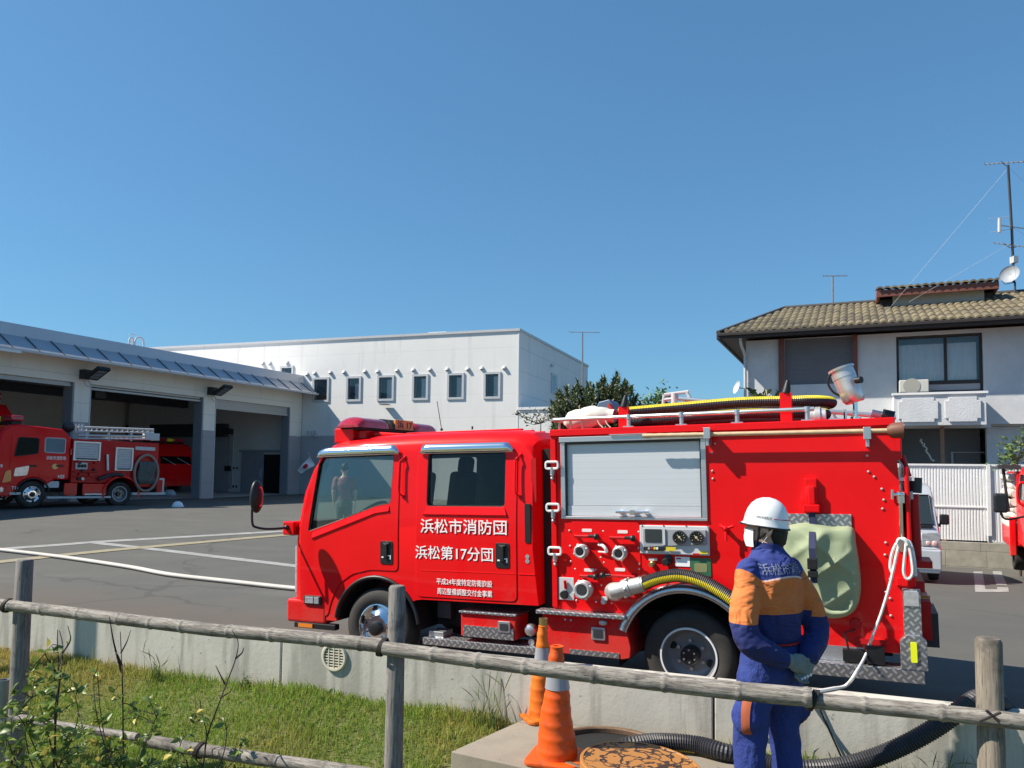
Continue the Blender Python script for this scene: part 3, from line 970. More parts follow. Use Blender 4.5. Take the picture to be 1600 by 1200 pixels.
def parking_mark():
    m = MB()
    def quad(a, b, c, d, lift=.006):
        rows = []
        for i in range(5):
            r = []
            for j in range(5):
                f, g_ = i / 4, j / 4
                p = (a.lerp(b, f)).lerp(d.lerp(c, f), g_); r.append((p.x, p.y, lot_z(p.x, p.y) + lift))
            rows.append(r)
        m.grid(rows, flip=True)
    LT, LTi, RTi, RT = onlot(1521, 893), onlot(1535, 893), onlot(1551, 893), onlot(1565, 893)
    LB, LBi, RBi, RB = onlot(1523.5, 921), onlot(1539.5, 921), onlot(1558.5, 921), onlot(1576, 921)
    LBo, RBo = onlot(1524, 925.5), onlot(1576.5, 925.5)
    quad(LT, LTi, LBi, LB); quad(RTi, RT, RB, RBi); quad(LB, RB, RBo, LBo)
    tag(m.build('white_parking_marking', ROADW, base=False), kind='structure')
parking_mark()

# ================================================================== FIRE STATION GARAGE
GX, GYv = Vector((0.3843, 0.9232, 0)), Vector((-0.9232, 0.3843, 0))
g0 = onz(333, 779, .3)
G = Frame((g0.x, g0.y, 0), GX, GYv, (0, 0, 1))
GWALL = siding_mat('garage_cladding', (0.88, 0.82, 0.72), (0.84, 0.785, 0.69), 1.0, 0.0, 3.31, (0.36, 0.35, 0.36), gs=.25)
GJAMB = mat('blue_grey_jamb', (0.25, 0.265, 0.29), 0.5)
ROOFM = mat('grey_metal_roof', (0.58, 0.57, 0.59), 0.4, 0.3, var=.08, vs=.5)
ROOFL = mat('blue_grey_canopy', (0.40, 0.41, 0.44), 0.35, 0.3, var=.1, vs=.6)
def garage():
    root = thing('fire_station_garage', 'long pale grey fire station garage with three open vehicle bays', 'garage', G)
    S0, S1, DP = -22.0, 6.0, 12.0
    ztop = 5.62
    m = MB()
    m.box(S0, S1, 0, .35, 4.75, ztop)                      # header over the bays
    for a, b in ((-14.6, -13.8), (-6.99, -6.36), (-.75, -.07), (5.09, S1)):
        m.box(a, b, 0, .35, -.3, 4.75)
    m.box(S0, S0 + .6, 0, .35, -.3, 4.75)
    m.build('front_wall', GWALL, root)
    for a in (-14.6, -6.99, -.75, 5.09):
        m = MB(); m.box(a - .06, a - .004, .02, .5, -.3, 4.74); m.build('jamb_panel', GJAMB, root)
    for a in (-6.36, -.07):
        m = MB(); m.box(a + .004, a + .05, -.01, .1, -.3, 4.74); m.build('door_guide', LGRY, root)
    # shell
    m = MB()
    m.box(S0, S1, DP, DP + .25, -.4, 6.3, 0)
    m.box(S0, S0 + .2, .36, DP - .003, -.4, 6.3, 0)
    m.box(S1 - .2, S1, .36, DP - .003, -.4, 6.3, 0)
    m.box(S0 + .21, S1 - .21, .36, DP - .01, 5.3, 5.5, 0)
    m.build('inner_shell', INWALL, root)
    m = MB(); pts = []
    for i in range(29):
        row = []
        for j in range(9):
            s_, y_ = S0 + (S1 - .1 - S0) * i / 28, -.0 + DP * j / 8
            w_ = G.w(s_, y_, 0); row.append((s_, y_, lot_z(w_.x, w_.y) + .02))
        pts.append(row)
    m.grid(pts); m.build('bay_floor', FLOORC, root)
    m = MB()                                                # dark steel beams inside
    for y in (7.4,): m.box(S0 + .3, S1 - .25, y, y + .35, 4.9, 5.28)
    m.box(S1 - .5, S1 - .22, 4.6, 11.9, 3.3, 4.0)
    m.build('roof_beam', mat('dark_beam', (0.06, 0.06, 0.068), 0.7), root)
    # rolling doors, nearly fully raised
    shut = MB()
    for (a, b, zb, mi) in ((-13.8, -7.06, 4.70, 0), (-6.3, -.83, 4.66, 0), (0.0, 5.02, 4.42, 0)):
        z = 4.75; k = 0
        while z > zb:
            shut.box(a, b, .12 + .012 * (k % 2), .2, z - .085, z - .004, 0); z -= .09; k += 1
        shut.box(a, b, .10, .22, zb - .11, zb - .035, 0)
    shut.build('rolling_door', mat('shutter_slat', (0.46, 0.46, 0.44), 0.5, 0.2), root)
    # mansard roof edge
    e_e = G.p3(120, 561, -.95); k_e = G.p3(120, 540.5, -.15); r_e = G.p3(120, 523, 0)
    ze, zk, zr = e_e.z, k_e.z, r_e.z
    m = MB()
    m.add([(S0 - .3, -.95, ze + .05), (S1 + .05, -.95, ze + .05), (S1 + .05, -.15, zk), (S0 - .3, -.15, zk)], [(0, 1, 2, 3)])
    m.add([(S0 - .3, -.95, ze), (S1 + .05, -.95, ze), (S1 + .05, .0, ze + .12), (S0 - .3, .0, ze + .12)], [(3, 2, 1, 0)])
    m.add([(S1 + .05, -.95, ze), (S1 + .05, -.95, ze + .05), (S1 + .05, -.15, zk), (S1 + .05, 0, ze + .12)], [(3, 2, 1, 0)])
    m.build('canopy', ROOFL, root)
    m = MB()
    m.prism([(-.14, zk - .02), (-.02, zr), (.6, zr + .02), (DP + .25, zr - .25), (DP + .25, 5.75), (.0, 5.6)], S0 - .3, S1 + .04, 'yz')
    m.build('roof', ROOFM, root)
    m = MB(); m.box(S0 - .3, S1 + .06, -1.0, -.94, ze - .02, ze + .06); m.build('gutter', LGRY, root)
    s_ = -21.0
    while s_ < S1:
        m = MB(); m.tube([(s_, -.93, ze + .075), (s_, -.17, zk + .02)], .018, 6); m.build('canopy_rib', DKGRY, root); s_ += .92
    m = MB(); q = G.p3(9, 548, -1.0); m.box(q.x - .35, q.x + .5, -1.03, -.99, q.z - .02, q.z + .06); m.build('gutter_patch', WHT, root)
    # flood lights on the front
    for (u, v) in ((140, 585), (338, 611)):
        c = G.p3(u - 10, v, 0)
        fl = MB(); fl.box(c.x - .16, c.x + .16, -.28, -.0, c.z - .18, c.z + .16)
        a = fl.build('floodlight', DKGRY, root)
        b = MB(); rot = Matrix.Rotation(R(-28), 3, 'X')
        b.obox((c.x + .05, -.68, c.z + .02), (.5, .75, .12), rot); b.build('lamp_head', BLK, a)
        b = MB()
        for dx in (-.12, .0, .12):
            for dy in (-.2, 0, .2): b.obox(Vector((c.x + .05 + dx, -.68, c.z + .02)) + rot @ Vector((0, dy, -.063)), (.09, .15, .012), rot)
        b.build('lamp_lens', LENSW, a)
        b = MB(); b.tube(smoothpath([(c.x - .02, -.2, c.z - .18), (c.x - .1, -.22, c.z - .35), (c.x + .05, -.24, c.z - .46), (c.x + .16, -.2, c.z - .35), (c.x + .1, -.1, c.z - .18)], 5), .018, 6)
        b.build('cable_loop', LGRY, a, smooth=40)
    # inner end wall fittings
    EW = Frame(G.w(S1 - .2, 0, 0), -GYv, GX, (0, 0, 1))
    inv = G.matrix().inverted() @ EW.matrix()
    def ewbox(name, u0, v0, u1, v1, dep, mt, par=root):
        a, b_ = EW.px(u0, v0), EW.px(u1, v1)
        m = MB(); m.box(a[0], b_[0], -dep, -.003, a[1], b_[1]); m.xform(inv)
        return m.build(name, mt, par, bevel=.01)
    d1 = ewbox('sliding_door', 379, 706, 411, 772, .08, GRY)
    ewbox('door_handle', 408, 733, 410, 746, .14, LGRY, d1)
    ewbox('door_rail', 376, 703, 441, 707, .12, GRY, d1)
    ewbox('dark_doorway', 413, 710, 440, 773, .02, DARK)
    ewbox('wall_speaker', 353, 670, 365, 679, .35, DKGRY)
    ewbox('conduit', 361.5, 679, 363, 764, .05, LGRY)
    ewbox('switch_box', 353, 728, 362, 736, .12, DKGRY)
    for u in (359, 365, 370): ewbox('socket', u - 1, 758, u + 1, 762, .04, DKGRY)
    for u in (366, 371): ewbox('socket', u - 1, 730, u + 1, 733, .04, DKGRY)
    # roof hatch ladder
    lad = MB()
    for (u0, u1, v0, v1) in ((201.5, 208, 540, 527), (211, 224, 540, 526)):
        a = G.p3(u0, v0, 1.5); b_ = G.p3(u1, v0, 1.5); t = G.p3(u0, v1, 1.5)
        lad.tube(smoothpath([(a.x, 1.5, zr - .3), (a.x, 1.5, t.z - .15), ((a.x + b_.x) / 2, 1.5, t.z), (b_.x, 1.5, t.z - .15), (b_.x, 1.5, zr - .3)], 6), .035, 8)
    for k in range(3): lad.tube([(G.p3(201.5, 540, 1.5).x, 1.5, zr + .1 + k * .3), (G.p3(211, 540, 1.5).x, 1.5, zr + .1 + k * .3)], .02, 6)
    tag_ = lad.build('roof_ladder_hoop', LGRY, root, smooth=40)
    # hanging speaker inside bay two
    c = G.p3(152, 613, 1.5); m = MB(); m.box(c.x - .25, c.x + .25, 1.3, 1.7, c.z - .25, c.z + .25); m.box(c.x - .03, c.x + .03, 1.45, 1.55, c.z + .25, 5.3)
    m.build('hanging_speaker', DKGRY, root, bevel=.02)
garage()

# ================================================================== OFFICE BLOCK
OX, OY = Vector((0.9426, -0.3338, 0)), Vector((0.3338, 0.9426, 0))
o0 = at(811, 517, 35.9)
OF = Frame((o0.x, o0.y, 0), OX, OY, (0, 0, 1))
OWALL = siding_mat('office_cladding', (0.79, 0.77, 0.74), (0.76, 0.74, 0.71), 1.1, .2, gs=.30)
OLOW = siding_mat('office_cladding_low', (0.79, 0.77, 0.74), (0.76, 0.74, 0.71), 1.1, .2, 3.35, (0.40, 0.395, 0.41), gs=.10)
def office():
    root = thing('office_block', 'white two storey flat roofed office block with a row of small windows', 'building', OF)
    zt = OF.p3(811, 517).z
    L, D = -23.5, 13.5
    wins = [((489, 587.5), (514, 627)), ((541.6, 587), (564, 627.5)), ((590, 586), (615.5, 626.5)), ((644.5, 584.5), (669, 626)), ((699, 583), (725, 625)), ((756, 581.4), (782, 623.7)), ((438, 572), (458, 612))]
    rects = []
    for i, (a, b) in enumerate(wins):
        p, q = OF.px(*a), OF.px(*b)
        zz = (6.37, 5.08) if i < 6 else (p[1], p[1] - 1.3)
        rects.append((p[0], q[0], zz[1], zz[0]))
    bm = panel_bm([(L, -.5), (0, -.5), (0, zt), (L, zt)], [[(a + .06, c + .06), (b - .06, c + .06), (b - .06, d - .06), (a + .06, d - .06)] for a, b, c, d in rects], 0, .25)
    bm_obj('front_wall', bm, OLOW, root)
    m = MB(); m.box(L, -.26, .26, D, -.5, zt - .02); m.build('core', WHT, root)
    m = MB(); m.box(-.25, 0, .255, D, -.5, zt); m.build('end_wall', OWALL, root)
    m = MB(); m.box(L - .05, .06, -.06, .3, zt, zt + .12); m.box(-.28, .06, .3, D + .05, zt, zt + .12); m.build('parapet_cap', LGRY, root)
    m = MB(); m.box(-.05, .012, -.012, -.004, 0, zt - .01); m.build('corner_trim', WHT, root)
    for i, (a, b, c, d) in enumerate(rects):
        f = MB()
        w = .11
        f.box(a, b, -.05, .06, c, c + w); f.box(a, b, -.05, .06, d - w, d); f.box(a, a + w, -.05, .06, c + w, d - w); f.box(b - w, b, -.05, .06, c + w, d - w)
        fo = f.build('window', LGRY, root)
        g_ = MB(); g_.box(a + w, b - w, .03, .036, c + w, d - w); g_.build('pane', WGLASS, fo)
        r_ = MB(); r_.box(a + w, b - w, .22, .24, c + w, d - w); r_.build('room_backing', DKGRY, fo)
        if i in (1, 2, 3, 4, 5):
            cu = MB(); t0 = a + w + (b - a - 2 * w) * (.5 if i != 5 else .55)
            n = 12
            cu.grid([[(t0 + (b - w - .02 - t0) * k / n, .14 + .018 * math.sin(k * 2.1), z) for k in range(n + 1)] for z in (c + w, d - w - (.25 if i == 1 else .1))])
            cu.build('curtain', CURT, fo, smooth=60)
        if i == 2:
            fl = MB(); fl.box(a + .35, b - .15, -.4, -.06, c - .22, c - .19); fl.build('open_flap', DKGRY, fo)
    vents = [(492, 583), (516.5, 582), (538, 581.5), (570.5, 580.5), (590.5, 580.5), (620.5, 579), (646, 578), (672, 577.5), (699, 577), (731, 576.5), (753, 575.5), (788, 574.7), (411, 568), (422, 568), (449, 567), (480, 585)]
    for (u, v) in vents:
        x, z = OF.px(u, v)
        m = MB(); m.lathe([(.11, 0), (.11, .02), (.105, .03)], (x, 0, z), (0, -1, 0), 14)
        hood = []
        for i in range(7):
            t = math.pi * i / 6
            hood.append([(x + .115 * math.cos(t), -.01, z + .125 * math.sin(t) - .02), (x + .105 * math.cos(t), -.08, z + .10 * math.sin(t) - .04), (x + .075 * math.cos(t), -.12, z + .04 * math.sin(t) - .07)])
        m.grid(hood)
        m.build('vent_hood', LGRY, root, smooth=50)
    # low extension to the right
    x1, z1 = OF.px(870, 640)
    m = MB(); m.box(.02, x1, 0, 4.0, -.5, OF.px(830, 641)[1]); m.build('low_wing', OWALL, root)
    m = MB(); zz = OF.px(830, 637)[1]; m.box(.02, x1 + .05, -.06, 4.05, zz - .1, zz + .03); m.build('wing_cap', WHT, root)
    # roof box
    a, b = OF.px(652, 523), OF.px(681, 516)
    m = MB(); m.box(a[0], b[0], 1.2, 2.8, zt, b[1] + .15); m.build('roof_hatch', LGRY, root, bevel=.02)
    # end wall window
    EF = Frame(OF.w(0, 0, 0), OY, -OX, (0, 0, 1)); inv = OF.matrix().inverted() @ EF.matrix()
    p, q = EF.px(861, 582), EF.px(869, 616)
    m = MB(); m.box(p[0], q[0], -.06, .0, q[1], p[1]); m.xform(inv); f = m.build('window', LGRY, root)
    m = MB(); m.box(p[0] + .15, q[0] - .15, -.065, -.061, q[1] + .12, p[1] - .12); m.xform(inv); m.build('pane', mat('blue_pane', (0.05, 0.10, 0.16), .05, spec=.8), f)
    p = EF.px(861, 571); m = MB(); m.box(p[0] - .15, p[0] + .15, -.12, 0, p[1] - .06, p[1] + .06); m.xform(inv); m.build('wall_vent', LGRY, root)
    q = OF.px(498, 677)
    for u in (484, 494.5):
        x, z = OF.px(u, 678); m = MB(); m.box(x - .1, x + .1, -.15, 0, z - .16, z + .16); m.build('wall_lamp', LGRY, root, bevel=.03)
    # aerial on the end
    return zt
OZT = office()
def flag():
    base = OF.w(*OF.p3(494, 745, 0)); base = OF.O + OF.X * OF.px(494, 742)[0] + Vector((0, 0, OF.px(494, 742)[1]))
    root = thing('national_flag', 'small white flag with a red disc on a pole by the office wall', 'flag', loc=base)
    top = at(482, 708, base.y - .8) - base; foot = Vector((0, -.02, 0))
    m = MB(); m.tube([foot, top], .022, 8); m.ball(top, .045); m.build('pole', LGRY, root, smooth=40)
    d = (foot - top).normalized()
    c = [at(u, v, base.y - .8) - base for (u, v) in ((484, 713), (464, 735), (470, 740), (492, 727))]
    N = 14
    def srf(f, g_, off=0):
        p = c[0].lerp(c[1], f).lerp(c[3].lerp(c[2], f), g_)
        return p + Vector((0, off + .05 * math.sin(f * 7 + g_ * 2), 0))
    m = MB(); m.grid([[srf(i / N, j / N) for j in range(N + 1)] for i in range(N + 1)]); m.build('cloth', FLAGW, root, smooth=60)
    m = MB(); rows = []
    for r_ in (0.01, .1, .2): rows.append([srf(.5 + r_ * math.cos(t) * .85, .5 + r_ * 1.35 * math.sin(t), -.012) for t in [2 * math.pi * k / 20 for k in range(21)]])
    m.grid(rows); m.build('red_disc', FLAGR, root, smooth=60)
flag()

# ================================================================== HOUSE
HX, HY = Vector((0.9135, -0.4067, 0)), Vector((0.4067, 0.9135, 0))
h0 = at(1540, 560, 21.5)
HF = Frame((h0.x, h0.y, 0), HX, HY, (0, 0, 1))
def tile_mat():
    m = mat('roof_tile', (0.19, 0.15, 0.085), 0.8)
    nt = m.node_tree; b = nt.nodes['Principled BSDF']
    x, y, z, v = obj_xyz(nt)
    n1 = nnoise(nt, v, 1.5, 5); n2 = nnoise(nt, v, 14, 4)
    c = nmix(nt, nstep(nt, n1, .35, .65), (0.11, 0.092, 0.060), (0.205, 0.168, 0.098))
    c = nmix(nt, nmath(nt, 'MULTIPLY', nstep(nt, n2, .5, .7), .35), c, (0.05, 0.043, 0.032))
    nt.links.new(c, b.inputs['Base Color'])
    nbump(nt, n2, .3, .01, b)
    return m
TILE = tile_mat()
STUCT = mat('cream_stucco', (0.50, 0.47, 0.42), 0.9, var=.1, bump=.4)  # warm cream stucco of the dormer
def tiled_slope(mb, eave, ridge, xl_e, xr_e, xl_r, xr_r, cw=.215, rows=7):
    """wavy pan tiles between an eave line (y,z) and a ridge line; xl/xr extents at the eave and at the ridge"""
    n = int((xr_e - xl_e) / cw)
    sub = 6
    for r_ in range(rows):
        v0, v1 = r_ / rows, (r_ + 1) / rows + .03
        lo, hi = [], []
        xs0 = xl_e + (xl_r - xl_e) * (v0 + v1) / 2; xs1 = xr_e + (xr_r - xr_e) * (v0 + v1) / 2
        k0, k1 = int(math.ceil((xs0 - xl_e) / cw * sub)), int((xs1 - xl_e) / cw * sub)
        for k in range(k0, k1 + 1):
            x = xl_e + k * cw / sub
            ph = (k % sub) / sub
            w = .060 * (abs(math.sin(math.pi * ph)) ** .75)
            for (vv, lst, dz) in ((v0, lo, .035), (v1, hi, .0)):
                lst.append((x, eave[0] + (ridge[0] - eave[0]) * vv, eave[1] + (ridge[1] - eave[1]) * vv + w + dz))
        mb.grid([lo, hi])
        mb.grid([[(p[0], p[1], p[2] - .06) for p in lo], lo])
def house():
    root = thing('house', 'two storey white stucco house with a mossy tiled roof behind the white fence', 'house', HF)
    yE, yR = -.75, 3.6
    eL = HF.p3(1122, 522, yE); eR = HF.p3(1600, 497, yE); rL = HF.p3(1225, 482, yR); r2 = HF.p3(1600, 460, yR)
    ze = (eL.z + eR.z) / 2; zr = (rL.z + r2.z) / 2
    XR = 9.0
    xc = HF.px(1166, 600)[0]
    # walls of the upper storey
    zb = HF.px(1400, 664)[1]; zo = HF.px(1500, 663)[1]
    zs = ze - .12
    w1, w2 = HF.px(1400, 527)[0], HF.px(1537, 600)[0]
    p1l, p1r = HF.px(1217, 600)[0], HF.px(1226, 600)[0]; p2l, p2r = HF.px(1332, 560)[0], HF.px(1340, 560)[0]
    wt, wb = HF.px(1470, 522)[1], HF.px(1470, 612)[1]
    sh_t, sh_b = HF.px(1280, 527)[1], HF.px(1280, 600)[1]
    bm = panel_bm([(xc, -.5), (xc, zs), (XR, zs), (XR, zo), (w2 + .04, zo), (w2 + .04, zo - .001), (w2 + .04, -.5)] if False else [(xc, zb - .1), (xc, zs), (XR, zs), (XR, zo), (xc + 6.6, zo), (xc + 6.6, zb - .1)],
                  [[(w1, wb), (w2, wb), (w2, wt), (w1, wt)], [(p1r, sh_b), (p2l, sh_b), (p2l, sh_t), (p1r, sh_t)]], 0, .25)
    bm_obj('upper_wall', bm, STUCCO, root)
    m = MB(); m.box(xc, p1r - .05 if False else HF.px(1390, 600)[0], .0, .25, -.6, zb - .103); m.box(xc, xc + .2, .255, 7, -.6, zs); m.box(xc + .21, XR, 6.8, 7, -.6, zs); m.box(XR - .2, XR, .256, 6.79, -.6, zs)
    m.build('side_wall', STUCCO, root)
    m = MB(); m.box(xc + .21, XR - .21, .256, 6.79, zo - .05, zo + .1); m.build('floor_slab', STUCCO, root)
    # recessed ground floor
    xl = HF.px(1392, 700)[0]; xw = HF.px(1545, 700)[0]
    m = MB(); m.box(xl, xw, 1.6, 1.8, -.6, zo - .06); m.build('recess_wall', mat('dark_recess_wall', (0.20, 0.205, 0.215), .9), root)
    m = MB(); m.box(xw, XR - .21, .35, .6, -.6, zo - .06); m.build('lower_wall', STUCCO, root)
    m = MB(); a, b = HF.px(1468, 680)[0], HF.px(1474, 680)[0]; m.box(a, b, -.25, -.13, -.6, zb - .02); m.build('porch_post', mat('tan_porch_post', (.33, .19, .13), .7, var=.2), root)
    m = MB(); a = HF.px(1487, 706, 1.6); m.box(a[0] - .03, a[0] + .03, 1.5, 1.59, -.5, a[1]); b = HF.px(1545, 706, 1.6); m.box(a[0], b[0], 1.54, 1.58, a[1] - .03, a[1]); m.build('porch_rail', LGRY, root)
    # shutter panel between the red posts
    m = MB()
    z = sh_b
    while z < sh_t - .02:
        m.box(p1r, p2l, .1, .16, z, min(z + .158, sh_t)); z += .16
    m.build('shutter', GREYSH, root)
    m = MB(); m.box(p1r, p2l, .02, .17, sh_b - .10, sh_b - .004); m.build('shutter_sill', DKGRY, root)
    for (a, b, lo) in ((p1l, p1r, HF.px(1221, 620)[1]), (p2l, p2r, sh_b)):
        m = MB(); m.box(a, b, -.10, -.003, lo, zs); m.build('post', BRNW, root)
    # window
    f = MB(); t = .07; midx = HF.px(1478, 560)[0]; lowz = HF.px(1470, 594)[1]
    f.box(w1, w2, .10, .18, wt - .08, wt); f.box(w1, w1 + t, .10, .18, wb, wt - .08); f.box(w2 - t, w2, .10, .18, wb, wt - .08); f.box(midx - .04, midx + .04, .11, .17, lowz, wt - .08); f.box(w1 + t, w2 - t, .10, .18, lowz - .1, lowz)
    fo = f.build('window', DKBRN, root)
    m = MB(); m.box(w1 + t, w2 - t, .135, .141, lowz, wt - .08); m.build('pane', WGLASS, fo)
    cu = MB(); n = 70; x0, x1 = w1 + t, HF.px(1527, 560)[0]
    def cur(k, z, pull=0):
        f_ = k / n; x = x0 + (x1 - x0) * f_
        return (x + pull * (x1 - x0 - .3) * 0, .20 + .02 * math.sin(k * 1.3) + .012 * math.sin(k * .53), z)
    cu.grid([[cur(k, z) for k in range(n + 1)] for z in (lowz, wt - .25)])
    cu.build('curtain', CURT, fo, smooth=60)
    m = MB(); m.box(w1, w2, .6, .62, wb, wt); m.build('room_backing', GRY, fo)
    m = MB(); m.box(w1 + t, w2 - t, .125, .155, wb + .05, lowz - .105); m.build('lower_panel', mat('pale_pink_panel', (.42, .38, .39), .8), fo)
    ac = HF.px(1404, 596); ac2 = HF.px(1450, 614)
    m = MB(); m.box(ac[0], ac2[0], -.35, .08, ac2[1], ac[1]); a = m.build('air_conditioner', mat('beige_casing', (.52, .51, .46), .6), root, bevel=.02)
    m = MB(); cx = (ac[0] * .58 + ac2[0] * .42); m.lathe([(.22, 0), (.22, .012)], (cx, -.35, (ac[1] + ac2[1]) / 2), (0, -1, 0), 24); m.build('fan_grille', mat('grille_grey', (.33, .32, .28), .7), a)
    # balcony
    yb = -1.0
    bl, br = HF.px(1397, 640, yb)[0], HF.px(1541, 640, yb)[0]; bt, bb = HF.px(1470, 616, yb)[1], HF.px(1470, 664, yb)[1]
    m = MB(); m.box(bl, br, yb, yb + .12, bb, bt); m.box(br - .12, br, yb + .121, -.003, bb, bt); m.box(bl, bl + .12, yb + .121, -.003, bb, bt); m.box(bl + .121, br - .121, yb + .121, -.003, bb, bb + .15)
    bo = m.build('balcony', STUCCO, root)
    m = MB(); m.box(bl - .05, br + .05, yb - .05, yb + .16, bt, bt + .06); m.build('coping', WHT, bo)
    mid = HF.px(1471, 640, yb)[0]
    for (a, b) in ((bl + .1, mid - .08), (mid + .08, br - .12)):
        z0, z1 = bb + .08, bt - .09; c = .09
        out = [(a + c, z0), (b - c, z0), (b - c, z0 + c), (b, z0 + c), (b, z1 - c), (b - c, z1 - c), (b - c, z1), (a + c, z1), (a + c, z1 - c), (a, z1 - c), (a, z0 + c), (a + c, z0 + c)]
        m = MB(); m.prism(out, yb - .045, yb - .002, 'xz'); m.build('raised_panel', STUCCO, bo, bevel=.012)
    # downpipe
    a = HF.px(1163, 540)[0]
    m = MB(); m.tube(smoothpath([(a - .05, -.62, ze - .1), (a - .02, -.5, ze - .35), (a + .03, -.12, ze - .6), (a + .03, -.09, ze - 1), (a + .03, -.09, -.4)], 6), .045, 10); m.build('downpipe', LGRY, root, smooth=45)
    # small dish at the left corner
    m = MB(); c = HF.p3(1159, 606, -.3); m.lathe([(.001, 0), (.12, .02), (.2, .06), (.21, .07)], (c.x - .1, -.3, c.z), (-.8, -.5, .3), 20, closed_ends=False); m.tube([(c.x - .1, -.3, c.z), (c.x + .15, -.0, c.z)], .02, 6); m.build('satellite_dish', LGRY, root, smooth=50)
    # roof
    m = MB()
    tiled_slope(m, (yE, ze + .05), (yR, zr), eL.x + .05, XR + .6, rL.x, XR + .6)
    m.build('roof', TILE, root, smooth=50)
    m = MB()
    m.add([(eL.x, yE, ze), (rL.x, yR, zr - .02), (rL.x, yR, zr - .02), (eL.x, 7.7, ze)], [(0, 1, 3)])
    m.add([(XR + .6, yE, ze), (XR + .6, yR, zr - .02), (XR + .6, 7.7, ze)], [(0, 1, 2)])
    m.add([(eL.x, 7.7, ze), (rL.x, yR, zr - .02), (XR + .6, yR, zr - .02), (XR + .6, 7.7, ze)], [(0, 1, 2, 3)])
    m.add([(eL.x, yE, ze - .05), (XR + .6, yE, ze - .05), (XR + .6, 7.7, ze - .05), (eL.x, 7.7, ze - .05)], [(3, 2, 1, 0)])
    m.build('roof_back', DKBRN, root)
    m = MB()
    m.tube([(eL.x, yE, ze + .07), (rL.x, yR, zr + .05)], .07, 8); m.tube([(rL.x, yR, zr + .05), (XR + .6, yR, zr + .05)], .08, 8)
    m.build('ridge_tiles', mat('dark_ridge_tile', (.07, .065, .06), .7, var=.3), root, smooth=50)
    m = MB(); m.box(eL.x - .04, XR + .6, yE - .06, yE + .02, ze - .14, ze + .05); m.box(eL.x - .05, eL.x + .02, yE + .021, 7.7, ze - .14, ze + .03)
    m.box(eL.x, XR + .55, yE - .13, yE - .065, ze - .06, ze + .02)
    m.build('eaves_gutter', DKBRN, root, bevel=.01)
    # clerestory dormer
    yd = 2.3
    dl, dr = HF.px(1395, 468, yd)[0], HF.px(1538, 466, yd)[0]
    dzt, dzb = HF.px(1470, 449, yd)[1], HF.px(1470, 480, yd)[1]
    m = MB(); m.box(dl, dr, yd, yd + 2.2, dzb, dzt); dorm = m.build('dormer', STUCT, root)
    yo = 1.9
    a, b = HF.px(1370, 452, yo)[0], HF.px(1561, 441, yo)[0]; z0, z1 = HF.px(1470, 457, yo)[1], HF.px(1470, 446.5, yo)[1]
    m = MB(); m.box(a, b, yo, yo + .08, z0, z1); m.box(a, a + .08, yo + .081, yo + 2.4, z0, z1 + .1); m.box(b - .08, b, yo + .081, yo + 2.4, z0, z1 + .1); m.box(a + .081, b - .081, yo + .081, yo + 2.4, z1 - .1, z1 - .05); m.build('dormer_fascia', BRNW, dorm)
    m = MB(); tiled_slope(m, (yo - .08, z1 + .02), (yo + 1.2, z1 + .22), a - .02, b + .02, a - .02, b + .02, rows=2); m.build('dormer_roof', TILE, dorm, smooth=50)
    m = MB(); m.box(a + .1, dl - .01, yd + .1, yd + 2, dzb, z0); m.box(dr + .01, b - .1, yd + .1, yd + 2, dzb, z0); m.build('dormer_side', DKBRN, dorm)
    return ze, zr, yR
HZE, HZR, HYR = house()

